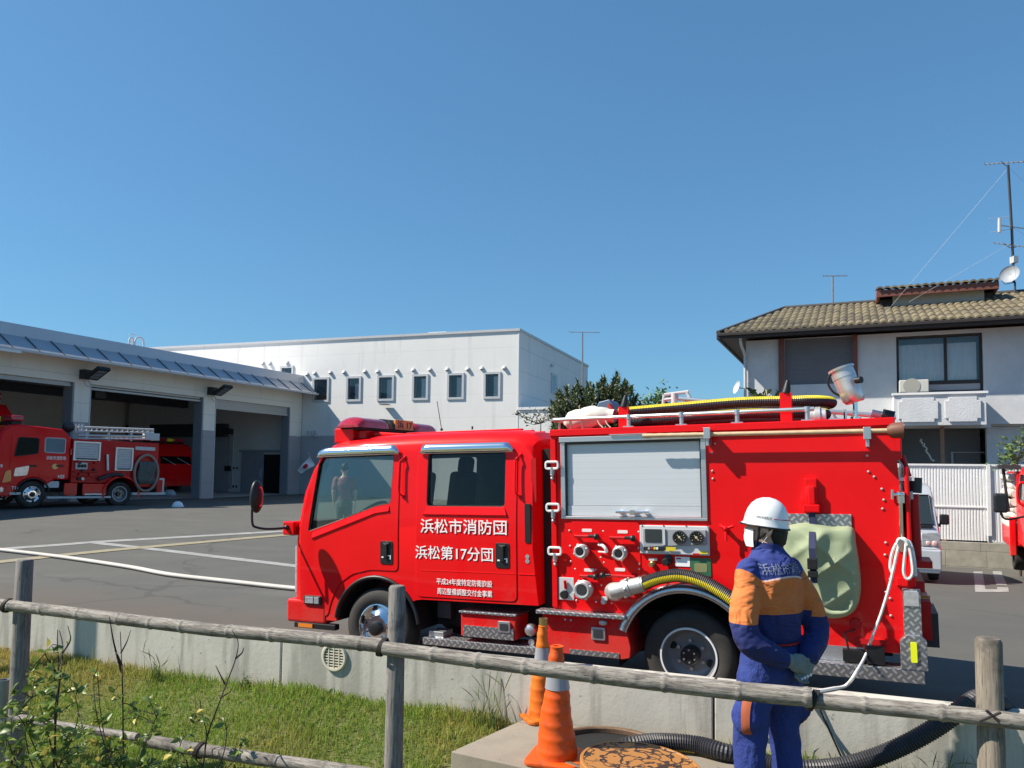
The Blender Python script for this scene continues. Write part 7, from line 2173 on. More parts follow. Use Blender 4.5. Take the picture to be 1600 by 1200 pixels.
def torso(m, secs, seg=22):
    rows = []
    for (z, rx, ry, y) in secs: rows.append([(rx * math.cos(t) * 1.0, y + ry * math.sin(t), z) for t in [2 * math.pi * k / seg for k in range(seg)]])
    vs = [p for r in rows for p in r]; fs = []; n = len(rows)
    for i in range(n - 1):
        for k in range(seg): fs.append((i * seg + k, i * seg + (k + 1) % seg, (i + 1) * seg + (k + 1) % seg, (i + 1) * seg + k))
    fs += [tuple(reversed(range(seg))), tuple(range((n - 1) * seg, n * seg))]
    m.add(vs, fs)
def mesh_child(name, me, parent):
    o = bpy.data.objects.new(name, me); link(o, parent); return o
def finger(m, p, d, L, r, curl, up):
    """three bent phalanges from p along d curling towards up"""
    p = Vector(p); d = Vector(d).normalized(); up = Vector(up).normalized(); pts = [p]
    for k, f in enumerate((.45, .32, .23)):
        pts.append(pts[-1] + d * L * f); d = (d * math.cos(curl) + up * math.sin(curl)).normalized(); up = (up - d * up.dot(d)).normalized()
    rr = [r, r * .98, r * .9, r * .78]
    m.tube(pts, rr, 8); [m.ball(a, b, 8, 6) for a, b in zip(pts, rr)]
def head_mesh(m, c, yaw):
    rot = Matrix.Rotation(yaw, 3, 'Z'); c = Vector(c)
    def b(x, y, z, r, sc=(1, 1, 1)): m.ball(c + rot @ Vector((x, y, z)), r, 16, 12, sc=sc, rot=rot)
    b(0, -.01, .03, .098, (.80, 1.0, 1.05)); b(0, .025, -.045, .07, (.86, .95, 1.15)); b(0, .055, -.085, .034, (1.0, .8, .8)); b(0, .098, -.012, .016, (.75, 1, 1.6)); b(0, .105, -.022, .013)
    b(0, .085, -.055, .022, (1.2, .6, .6))
    for s in (-1, 1): b(s * .080, -.008, -.018, .027, (.5, .95, 1.3)); b(s * .034, .078, .018, .016, (1.2, .6, .6))
    return rot
def human(root_name, label, loc, rotz, arms, head_yaw, H_scale=1.0, group=None, detail=True):
    """continuous skin body as the root mesh; returns root, head rotation"""
    m = MB()
    torso(m, [(.86, .145, .10, 0), (.95, .15, .105, -.01), (1.08, .135, .095, 0), (1.25, .155, .105, 0), (1.38, .165, .10, -.005), (1.45, .12, .075, -.01), (1.515, .058, .057, -.0), (1.60, .052, .054, .01)])
    for s in (-1, 1):
        limb(m, [(s * .085, 0, .90), (s * (.13 if detail else .10), .01, .50), (s * (.14 if detail else .10), -.01, .08)], [.085, .055, .04]); limb(m, [(s * (.14 if detail else .10), -.03, .045), (s * (.15 if detail else .105), .12, .035)], [.04, .035])
    for a in arms: limb(m, a, [.055, .045, .032])
    hr = head_mesh(m, (0, .02, 1.665 if detail else 1.645), head_yaw)
    me = organic(m, root_name, .011 if detail else .016, 4, mats=[SKIN])
    o = bpy.data.objects.new(root_name, me); link(o)
    o.location = loc; o.rotation_euler = (0, 0, rotz); o.scale = (H_scale,) * 3
    tag(o, label, 'person', group)
    return o, hr
def jacket_mat():
    m = mat('firefighter_jacket', (.02, .04, .2), .85)
    nt = m.node_tree; b = nt.nodes['Principled BSDF']
    x, y, z, v = obj_xyz(nt)
    ax = nmath(nt, 'ABSOLUTE', x)
    slv = nmath(nt, 'GREATER_THAN', ax, .197)
    cap = nmath(nt, 'GREATER_THAN', nmath(nt, 'SUBTRACT', ax, nmath(nt, 'MULTIPLY', nmath(nt, 'SUBTRACT', z, 1.40), 1.4)), .158)
    arch = nmath(nt, 'SUBTRACT', 1.413, nmath(nt, 'MULTIPLY', nmath(nt, 'MULTIPLY', x, x), 1.1))
    top = nmath(nt, 'ADD', nmath(nt, 'MULTIPLY', cap, .20), arch)
    bot = nmath(nt, 'ADD', nmath(nt, 'SUBTRACT', 1.214, nmath(nt, 'MULTIPLY', slv, .032)), nmath(nt, 'MULTIPLY', nmath(nt, 'SUBTRACT', nnoise(nt, v, 9, 2), .5), .012))
    orange = nmath(nt, 'MULTIPLY', nmath(nt, 'LESS_THAN', z, top), nmath(nt, 'GREATER_THAN', z, bot))
    wv = nnoise(nt, v, 11, 4)
    navy = nmix(nt, wv, (.009, .016, .095), (.014, .024, .135))
    blue = nmix(nt, wv, (.016, .030, .165), (.024, .044, .22))
    low = nmath(nt, 'LESS_THAN', z, 1.25)
    c = nmix(nt, low, blue, navy)
    c = nmix(nt, orange, c, nmix(nt, wv, (.54, .145, .033), (.66, .19, .046)))
    pipe = nmath(nt, 'LESS_THAN', nmath(nt, 'ABSOLUTE', nmath(nt, 'SUBTRACT', z, top)), .0045)
    pipe = nmath(nt, 'MULTIPLY', pipe, nmath(nt, 'SUBTRACT', 1.0, cap))
    c = nmix(nt, pipe, c, (.75, .55, .50))
    nt.links.new(c, b.inputs['Base Color'])
    nbump(nt, nmath(nt, 'ADD', nnoise(nt, v, 5, 1, (1, 1, 1.5), 2.2), nmath(nt, 'MULTIPLY', nnoise(nt, v, 10, 1, (1, 1, 1.6), 1.5), .4)), .8, .035, b)
    return m
TROUS = mat('firefighter_trousers', (.017, .040, .22), .85, var=.25, vs=6, bump=1.0, bs=9, bdist=.04, bst=(1, 1, .7))
def firefighter():
    p = at(1201, 1000, 4.25); loc = (p.x, p.y, -.105)
    rz = R(29)
    arms = [[(-.160, -.012, 1.440), (-.272, -.10, 1.12), (-.110, -.185, .998)], [(.160, -.012, 1.425), (.262, -.10, 1.11), (.105, -.18, .990)]]
    root, hr = human('person', 'firefighter in white helmet and blue and orange uniform seen from behind with hands clasped', loc, rz, arms, R(46), .985)
    hy = R(42)
    # jacket
    m = MB()
    torso(m, [(1.03, .170, .130, -.01), (1.08, .182, .138, -.012), (1.17, .195, .145, -.01), (1.28, .205, .148, -.01), (1.38, .207, .144, -.012), (1.445, .185, .128, -.017), (1.495, .135, .106, -.012), (1.54, .090, .084, .0), (1.575, .078, .076, .004)], 26)
    for a in arms: limb(m, [a[0], a[1], a[2]], [.070, .078, .076, .068, .056]); m.ball(Vector(a[0]) + Vector((0, 0, -.012)), .070, 14, 10)
    me = organic(m, 'jacket', .009, 5, .026, .17, [jacket_mat()], .0)
    j = mesh_child('jacket', me, root)
    m = MB(); rows = []
    for i, (z, r) in enumerate(((1.520, .088), (1.550, .080), (1.590, .076), (1.593, .068), (1.55, .070))): rows.append([(r * 1.02 * math.cos(t), .006 + r * math.sin(t), z + .012 * math.sin(t)) for t in [2 * math.pi * k / 24 for k in range(25)]])
    m.grid(rows); m.build('collar', mat('collar_blue', (.015, .027, .145), .85), j, smooth=60)
    # back lettering wrapped over the shoulder blades
    t = text_part('back_lettering', '浜松市消防団', mat('pale_lettering', (.40, .44, .52), .7), j, -.150, .150, 1.424, 1.484, 0, th=.001, bold=.002)
    tm = t.data
    from mathutils.bvhtree import BVHTree
    bv = BVHTree.FromPolygons([v.co.copy() for v in me.vertices], [tuple(p_.vertices) for p_ in me.polygons])
    A_, B_ = [], []
    for x in np.linspace(-.15, .15, 13):
        for z in np.linspace(1.40, 1.50, 7):
            h = bv.ray_cast(Vector((x, -.6, z)), Vector((0, 1, 0)))
            if h[0]: A_.append((1, x, x * x, x ** 4, z, z * z, x * x * z)); B_.append(h[0].y)
    cf = np.linalg.lstsq(np.array(A_), np.array(B_), rcond=None)[0]
    for v in tm.vertices:
        x, z = v.co.x, v.co.z; v.co.y = float(np.dot(cf, (1, x, x * x, x ** 4, z, z * z, x * x * z))) - .006
    tm.update()
    # trousers
    m = MB()
    torso(m, [(.72, .13, .11, -.01), (.80, .17, .14, -.015), (.90, .188, .155, -.02), (1.0, .182, .145, -.015), (1.06, .168, .125, -.01)], 24)
    limb(m, [(-.098, -.01, .86), (-.135, .01, .50), (-.142, -.015, .10)], [.114, .100, .086, .080, .080]); m.ball((-.20, -.02, .67), 1, 12, 10, sc=(.055, .085, .10)); m.ball((.20, -.02, .67), 1, 12, 10, sc=(.045, .085, .10)); limb(m, [(.098, -.01, .86), (.135, .02, .50), (.145, -.01, .10)], [.114, .100, .086, .080, .080])
    me = organic(m, 'trousers', .010, 5, .032, .16, [TROUS], .0); tr = mesh_child('trousers', me, root)
    m = MB(); rows = []
    for z, k in ((1.042, 1.0), (1.062, 1.0)): rows.append([(.179 * math.cos(t), -.012 + .140 * math.sin(t), z) for t in [2 * math.pi * i / 30 for i in range(31)]])
    m.grid(rows); m.build('belt', NAVYC, tr, smooth=60)
    m = MB(); m.tube([(.16 * math.cos(t), -.012 + .146 * math.sin(t), 1.054) for t in [R(232 + i * 8) for i in range(12)]], .005, 6); m.tube([(.18 * math.cos(t), -.012 + .146 * math.sin(t), 1.054) for t in [R(160 + i * 6) for i in range(8)]], .005, 6); m.build('belt_loop', RED2, tr, smooth=50)
    flap = mat('orange_flap', (.32, .075, .028), .8)
    bv = BVHTree.FromPolygons([v.co.copy() for v in me.vertices], [tuple(p_.vertices) for p_ in me.polygons])
    for ang in (R(206), R(-30)):
        dv = Vector((math.cos(ang), math.sin(ang), 0)); tv = Vector((-dv.y, dv.x, 0)); rows = []
        for z in np.linspace(.585, .76, 9):
            row = []
            for k in np.linspace(-1, 1, 4):
                o_ = Vector((.115 if dv.x > 0 else -.115, 0, z)) + tv * (k * .024)
                h = bv.ray_cast(o_ + dv * .6, -dv); row.append((h[0] if h[0] else o_ + dv * .1) + dv * .006)
            rows.append(row)
        m = MB(); m.grid(rows); m.build('pocket_flap', flap, tr, smooth=60)
    # boots
    for s in (-1, 1):
        m = MB(); limb(m, [(s * .142, -.03, .22), (s * .142, -.03, .06)], [.06, .055]); limb(m, [(s * .142, -.04, .045), (s * .155, .13, .04)], [.046, .042])
        mesh_child('boot', organic(m, 'boot', .01, 4, mats=[BOOT]), root)
    # gloves: left hand lies over the right one, fingers closing round it
    def hand(wrist, palm, pd, up, thumb, L, curl, nm):
        m = MB(); wrist, palm, pd, up = Vector(wrist), Vector(palm), Vector(pd).normalized(), Vector(up).normalized()
        side = pd.cross(up).normalized()
        m.tube([wrist - (palm - wrist) * .5, wrist, wrist.lerp(palm, .5)], [.042, .041, .038], 12)
        rot = Matrix((pd, side, up)).transposed()
        m.ball(palm, 1, 16, 12, sc=(.060, .050, .024), rot=rot)
        for k, (o_, l_) in enumerate(((.033, .86), (.012, 1.0), (-.010, .95), (-.031, .76))):
            finger(m, palm + pd * .042 + side * o_, pd + side * o_ * 2.2, L * l_, .0115, curl + .08 * k, up)
        tb = palm + side * .034 * thumb - pd * .012
        finger(m, tb, side * thumb * .30 + pd * .95 - up * .12, .056, .0125, .30, -side * thumb)
        me = organic(m, nm, .0042, 3, mats=[GLOVE]); return mesh_child('glove', me, root)
    hand((-.100, -.185, .996), (-.025, -.212, .972), (1, -.08, -.34), (.22, .95, -.10), 1, .078, .50, 'glove')
    hand((.100, -.190, .985), (.058, -.200, .945), (-.55, .0, -.80), (-.15, -.95, .15), -1, .066, .62, 'glove')
    m = MB()
    for i in range(4): m.ball((.012 + i * .019, -.212 - .003 * i, .884 + .006 * i), .0085, 8, 6)
    m.build('fingertip', LETT, root, smooth=60)
    # hair
    hc = Vector((0, .02, 1.665))
    m = MB(); m.ball(hc + hr @ Vector((0, -.064, -.015)), 1, 16, 12, sc=(.080, .058, .085), rot=hr); m.ball(hc + hr @ Vector((0, -.065, -.055)), 1, 14, 10, sc=(.068, .052, .062), rot=hr); m.ball(hc + hr @ Vector((0, -.060, -.085)), 1, 14, 10, sc=(.058, .040, .04), rot=hr); m.ball(hc + hr @ Vector((.050, -.055, .02)), .034); m.ball(hc + hr @ Vector((-.046, -.062, .02)), .030)
    mesh_child('hair', organic(m, 'hair', .007, 2, .01, .02, [HAIR]), root)
    # mask with ear loop
    rows = []
    for i in range(9):
        v = i / 8; z = -.105 + .098 * v
        row = []
        for k in range(15):
            a = R(-54 + 108 * k / 14); bul = 1 + .16 * math.cos(a) ** 2 * math.sin(math.pi * min(1, v * .9 + .05))
            row.append(hc + hr @ Vector((.080 * math.sin(a), .014 + .086 * math.cos(a) * bul, z)))
        rows.append(row)
    m = MB(); m.grid(rows); mk = m.build('face_mask', MASKW, root, smooth=70)
    m = MB(); 
    for s in (-1, 1): m.tube([hc + hr @ Vector((s * .08, .03, -.02)), hc + hr @ Vector((s * .088, -.015, .02)), hc + hr @ Vector((s * .088, -.03, -.01)), hc + hr @ Vector((s * .082, .02, -.08))], .003, 6)
    m.build('ear_loop', MASKW, mk)
    # eyes
    m = MB()
    for s in (-1, 1): m.ball(hc + hr @ Vector((s * .034, .087, .017)), .0105, 10, 8)
    m.build('eyes', mat('eye_dark', (.03, .02, .02), .2), root, smooth=60)
    # helmet
    tilt = Matrix.Rotation(R(7), 3, 'X')
    def hp(x, y, z): return hc + hr @ (tilt @ Vector((x, y, z))) + Vector((0, 0, .022))
    rows = []
    N = 40
    for (rr, z) in ((.001, .148), (.30, .143), (.55, .129), (.75, .106), (.90, .072), (.97, .040), (1.0, .012), (1.03, -.004), (1.055, -.012), (1.052, -.018), (1.0, -.010), (.93, .01)):
        row = []
        for k in range(N + 1):
            t = 2 * math.pi * k / N; ex = .012 * max(0, math.sin(t)) ** 2 * (1 if rr > 1.03 else 0)
            row.append(hp(.104 * rr * math.cos(t), (.121 * rr + ex) * math.sin(t) - .006, z))
        rows.append(row)
    m = MB(); m.grid(rows); he = m.build('helmet', HELM, root, smooth=50)
    m = MB(); m.tube([hp(.104 * 1.056 * math.cos(t), (.121 * 1.056 + .012 * max(0, math.sin(t)) ** 2) * math.sin(t) - .006, -.015) for t in [2 * math.pi * k / N for k in range(N)]], .0055, 6, closed=True); m.build('helmet_rim', BLK, he, smooth=60)
    m = MB(); m.tube([hp(.1025 * math.cos(t), .1195 * math.sin(t) - .006, .036) for t in [R(195 + 110 * k / 20) for k in range(21)]], .0022, 5); m.build('helmet_stripe', mat('stripe_maroon', (.30, .04, .12), .5), he)
    t = text_part('helmet_lettering', '浜松市消防団', BLKM, he, 0, 1, 0, 1, 0, th=0, bold=.01)
    for v in t.data.vertices:
        a = R(148 + 42 * v.co.x); z = .030 + .014 * v.co.z
        v.co = hp(.1043 * math.cos(a), .1213 * math.sin(a) - .006, z)
    t.data.update()
    m = MB(); m.tube(smoothpath([hc + hr @ Vector((-.088, .035, .03)), hc + hr @ Vector((-.084, .04, -.05)), hc + hr @ Vector((-.05, .06, -.115)), hc + hr @ Vector((0, .07, -.125)), hc + hr @ Vector((.05, .06, -.115)), hc + hr @ Vector((.084, .04, -.05)), hc + hr @ Vector((.088, .035, .03))], 5), .007, 6); m.tube([hc + hr @ Vector((-.088, -.045, .02)), hc + hr @ Vector((-.084, .035, -.06))], .006, 6); m.build('chin_strap', BLK, he, smooth=60)
firefighter()
def bystander(label, loc, rz, shirt, trou, paper=True, hs=1.0):
    arms = [[(-.18, 0, 1.42), (-.23, -.03, 1.15), (-.22, .05, .92)], [(.18, 0, 1.42), (.24, -.02, 1.15), (.24, .12, .95)]]
    root, hr = human('person', label, loc, rz, arms, R(-15), hs, detail=False)
    m = MB(); torso(m, [(.92, .165, .125, 0), (1.1, .165, .12, 0), (1.3, .19, .13, 0), (1.42, .17, .11, 0), (1.49, .08, .075, 0)])
    for a in arms: limb(m, [a[0], Vector(a[0]).lerp(Vector(a[1]), .7)], [.075, .07])
    mesh_child('shirt', organic(m, 'shirt', .014, 4, .02, .12, [shirt]), root)
    m = MB(); torso(m, [(.80, .16, .13, 0), (.95, .165, .13, 0), (1.02, .155, .12, 0)])
    for s in (-1, 1): limb(m, [(s * .09, 0, .88), (s * .1, 0, .5), (s * .1, 0, .09)], [.105, .08, .07])
    mesh_child('trousers', organic(m, 'trousers', .014, 4, .02, .12, [trou]), root)
    m = MB(); m.ball((0, -.005, 1.70), 1, 14, 10, sc=(.09, .11, .10)); mesh_child('hair', organic(m, 'hair', .012, 2, .02, .05, [HAIR]), root)
    for s in (-1, 1):
        m = MB(); limb(m, [(s * .1, -.03, .05), (s * .105, .12, .04)], [.05, .042]); mesh_child('shoe', organic(m, 'shoe', .014, 3, mats=[BOOT]), root)
        m = MB(); w_ = Vector(arms[0 if s < 0 else 1][2]); d_ = Vector((0, .45, -.9)).normalized(); m.ball(w_ + d_ * .03, 1, 10, 8, sc=(.02, .04, .045))
        for k in range(4): finger(m, w_ + d_ * .06 + Vector((0, -.03 + .02 * k, .0)), d_, .07, .009, .3, (-s, 0, .2))
        finger(m, w_ + d_ * .03 + Vector((0, .04, 0)), (0, .7, -.6), .05, .010, .2, (-s, 0, 0))
        mesh_child('hand', organic(m, 'hand', .006, 2, mats=[SKIN]), root)
    if paper:
        m = MB(); m.obox((.25, .18, .84), (.02, .21, .29), Matrix.Rotation(R(25), 3, 'X')); o = m.build('clipboard', PAPER); o.matrix_world = Matrix.Translation(loc) @ Matrix.Rotation(rz, 4, 'Z') @ Matrix.Translation(o.location); tag(o, 'white clipboard held by the person in the pink shirt', 'clipboard')
p = at(538, 760, 18.0)
bystander('person in a dusty pink shirt holding papers beyond the fire engine cab', (p.x, p.y, lot_z(p.x, p.y)), R(10), PINK, GREYT, True, 1.04)
q = G.w(.35, .9, 0)
bystander('person in dark navy clothes half hidden behind the station pillar', (q.x, q.y, lot_z(q.x, q.y) + .02), R(120), NAVYC, NAVYC, False)

# ================================================================== CONES
def cone(u, v, z, h, mt, lab, rz, rb, rt, bandf, lean=(0, 0), cap=None):
    c = onz(u, v, z)
    root = thing('traffic_cone', lab, 'traffic cone', loc=(c.x, c.y, z), rotz=rz, group='orange traffic cones on the slab')
    m = MB(); s = rb + .038; t = .032
    m.prism(rrect(-s, s, -s, s, .05), 0.002, t, 'xy'); m.build('base', mt, root, bevel=.01)
    def rad(f): return rb + (rt - rb) * f
    def body(f0, f1, off, mtl, nm, ridges=True):
        prof = []
        n = max(4, int((f1 - f0) * 60))
        for i in range(n + 1):
            f = f0 + (f1 - f0) * i / n
            rg = .0035 * (abs(math.sin(f * 26)) ** 6) if ridges else 0
            prof.append((rad(f) + off + rg, t + (h - t) * f))
        m = MB(); m.lathe(prof, seg=36, closed_ends=False)
        for i in range(len(m.v)):
            x, y, zz = m.v[i]; f = (zz - t) / (h - t)
            m.v[i] = (x + lean[0] * f * f + .004 * math.sin(zz * 19), y + lean[1] * f * f, zz)
        return m.build(nm, mtl, root, smooth=50)
    body(0, 1, 0, mt, 'body')
    body(bandf[0], bandf[1], .0055, REFL, 'reflective_band', False)
    m = MB(); m.lathe([(rt + .004, h - .012), (rt + .006, h), (rt - .004, h + .004), (rt - .012, h), (rt - .014, h - .03), (.001, h - .03)], (lean[0], lean[1], 0), seg=24, closed_ends=False); m.build('tip', mt, root, smooth=50)
    if cap:
        m = MB(); m.lathe([(.028, h - .02), (.030, h + .05), (.024, h + .052), (.022, h)], (lean[0], lean[1], 0), seg=16, closed_ends=False); m.build('metal_socket', cap, root, smooth=50)
cone(845, 1124, PLZ, .625, ORANGE2, 'orange traffic cone further back against the wall with a metal socket on top', R(20), .088, .028, (.545, .76), (.012, 0), BRASS)
cone(869, 1188, PLZ, .655, ORANGE, 'orange traffic cone nearer the camera standing next to the manhole cover', R(-18), .122, .034, (.615, .735), (.0, 0))

# ================================================================== HOSES AND CORDS ON THE GROUND
def ground_hoses():
    W = lambda u, v, q: onplane(u, v, WP + WN * q, WN)
    pts = [onz(965, 1170, PLZ + .02), onz(990, 1163, PLZ + .055), onz(1035, 1159, PLZ + .06), onz(1085, 1163, PLZ + .058), onz(1135, 1176, PLZ + .05), onz(1185, 1190, .13), W(1250, 1201, .22), W(1310, 1198, .16), W(1365, 1184, .12), W(1415, 1163, .12), W(1460, 1138, .12), W(1500, 1110, .10), W(1528, 1092, .03)]
    tp = W(1556, 1073, -.09); tp.z = WALL_TOP + .055; pts.append(tp)
    e = W(1590, 1065, -.35); e.z = .40; pts.append(e)
    e2 = e + WD * .55 - WN * .35; e2.z = lot_z(e2.x, e2.y) + .07; pts.append(e2); e3 = e2 + WD * .8 - WN * .3; e3.z = lot_z(e3.x, e3.y) + .055; pts.append(e3)
    m = MB(); corrugated(m, pts, .050, 0, 1, pitch=.016, seg=18, ystart=6, ycount=2, amp=.06, twist=11)
    o = m.build('drafting_hose', [HOSEB, YEL]); tag(o, 'thick black corrugated hose running from the manhole over the wall', 'hose')
    m = MB(); m.tube(smoothpath([W(1276, 1096, .012), W(1290, 1128, .014), W(1303, 1157, .013), W(1317, 1188, .02)], 6), .006, 6)
    o = m.build('black_cable', BLK, smooth=50); tag(o, 'thin black cable hanging straight down the wall face beside the firefighter', 'cable')
    m = MB(); m.tube(smoothpath([onz(1072, 1160, PLZ + .012), onz(1110, 1154, PLZ + .012), onz(1145, 1150, PLZ + .012), W(1180, 1137, .03), W(1206, 1124, .02), W(1228, 1104, .02)], 7), .0085, 6)
    o = m.build('cord', ROPE, smooth=50); tag(o, 'thin white cord lying on the slab behind the firefighter legs', 'cord')
    m = MB(); P = smoothpath([onlot(u, v) for u, v in ((-70, 855), (0, 862), (100, 874), (200, 889), (267, 901.5), (367, 913), (453, 922.5), (520, 928), (580, 930))], 9)
    rows = []
    for i, p_ in enumerate(P):
        t_ = (P[min(i + 1, len(P) - 1)] - P[max(0, i - 1)]); t_.z = 0; t_.normalize(); n_ = Vector((-t_.y, t_.x, 0))
        zz = lot_z(p_.x, p_.y); rows.append([Vector((p_.x, p_.y, zz + .005)) + n_ * (.052 * math.cos(a)) + Vector((0, 0, .034 + .034 * math.sin(a))) for a in [2 * math.pi * k / 12 for k in range(13)]])
    m.grid(rows, flip=True); o = m.build('fire_hose', mat('white_fire_hose', (.52, .50, .46), .8, var=.12, vs=3), smooth=60); tag(o, 'charged white fire hose lying across the grey asphalt', 'hose')
ground_hoses()
def spare_helmets():
    for (u, v, d, mt, lab, sz) in ((277.5, 792, 24.3, HELM, 'white helmet with blue band on the asphalt at the shade edge', .17), (265, 775, 28.5, mat('pale_blue_helmet', (.42, .58, .66), .35), 'pale blue helmet on the ground by the middle bay', .2)):
        p_ = onlot(u, v); m = MB(); s = sz * p_.y / 24.3
        m.lathe([(.001, s * 1.05), (s * .45, s * .98), (s * .8, s * .7), (s * .97, s * .3), (s, .04), (s * 1.12, .02), (s * 1.12, .0)], (p_.x, p_.y, p_.z), seg=24, closed_ends=False)
        o = m.build('helmet', mt, smooth=50); tag(o, lab, 'helmet', 'spare helmets on the ground')
        m = MB(); m.tube([(s * 1.03 * math.cos(t), s * 1.03 * math.sin(t), s * .16) for t in [2 * math.pi * k / 20 for k in range(20)]], s * .05, 6, closed=True); m.build('helmet_band', mat('helmet_band_blue', (.05, .08, .25), .5) if 'helmet_band_blue' not in MATS else MATS['helmet_band_blue'], o)
spare_helmets()

# ================================================================== PLANTS
def leaf_mat(name, c1, c2, c3, rough=.4):
    m = mat(name, c1, rough); nt = m.node_tree; b = nt.nodes['Principled BSDF']
    at_ = nt.nodes.new('ShaderNodeAttribute'); at_.attribute_name = 'tint'
    sp = nt.nodes.new('ShaderNodeSeparateColor'); nt.links.new(at_.outputs['Color'], sp.inputs[0])
    c = nmix(nt, sp.outputs[0], c1, c2); c = nmix(nt, nstep(nt, sp.outputs[1], .90, .93), c, c3)
    nt.links.new(c, b.inputs['Base Color'])
    translucent(nt, b, c, .3)
    return m
class Leaves:
    def __init__(s, seed): s.v, s.f, s.t, s.r = [], [], [], random.Random(seed)
    def leaf(s, p, d, L, w, droop=.2, nrm=None):
        d = Vector(d).normalized(); up = Vector(nrm) if nrm is not None else Vector((s.r.uniform(-1, 1), s.r.uniform(-1, 1), s.r.uniform(.2, 1)))
        side = d.cross(up)
        if side.length < 1e-4: side = d.orthogonal()
        side.normalize(); n = side.cross(d).normalized(); p = Vector(p); b = len(s.v)
        for (t, ww, h) in ((0, .12, 0), (.3, .85, .05), (.62, .9, .02), (1, .02, -droop)):
            c = p + d * L * t + n * L * h
            for k in (-1, 0, 1): s.v.append(c + side * w * .5 * ww * k + n * w * .18 * abs(k) * ww)
        tv = (s.r.random(), s.r.random())
        for i in range(3):
            for k in range(2): s.f.append((b + i * 3 + k, b + i * 3 + k + 1, b + i * 3 + k + 4, b + i * 3 + k + 3))
        s.t += [tv] * 12
    def build(s, name, mt, parent, off=Vector((0, 0, 0))):
        me = bpy.data.meshes.new(name); me.from_pydata([tuple(Vector(p) - off) for p in s.v], [], s.f)
        ca = me.color_attributes.new('tint', 'FLOAT_COLOR', 'POINT')
        ca.data.foreach_set('color', [x for t in s.t for x in (t[0], t[1], 0, 1)])
        me.materials.append(mt); finish(me, 70)
        o = bpy.data.objects.new(name, me); return link(o, parent)
SHRUB = leaf_mat('glossy_shrub_leaf', (.07, .125, .025), (.22, .30, .06), (.5, .40, .09), .42)
DARKL = leaf_mat('dark_evergreen_leaf', (.024, .044, .016), (.075, .11, .034), (.30, .27, .15), .45)
FRESH = leaf_mat('fresh_green_leaf', (.06, .13, .03), (.15, .24, .07), (.22, .28, .10), .5)
WEEDL = leaf_mat('weed_blade', (.06, .11, .025), (.15, .20, .06), (.35, .30, .12), .5)
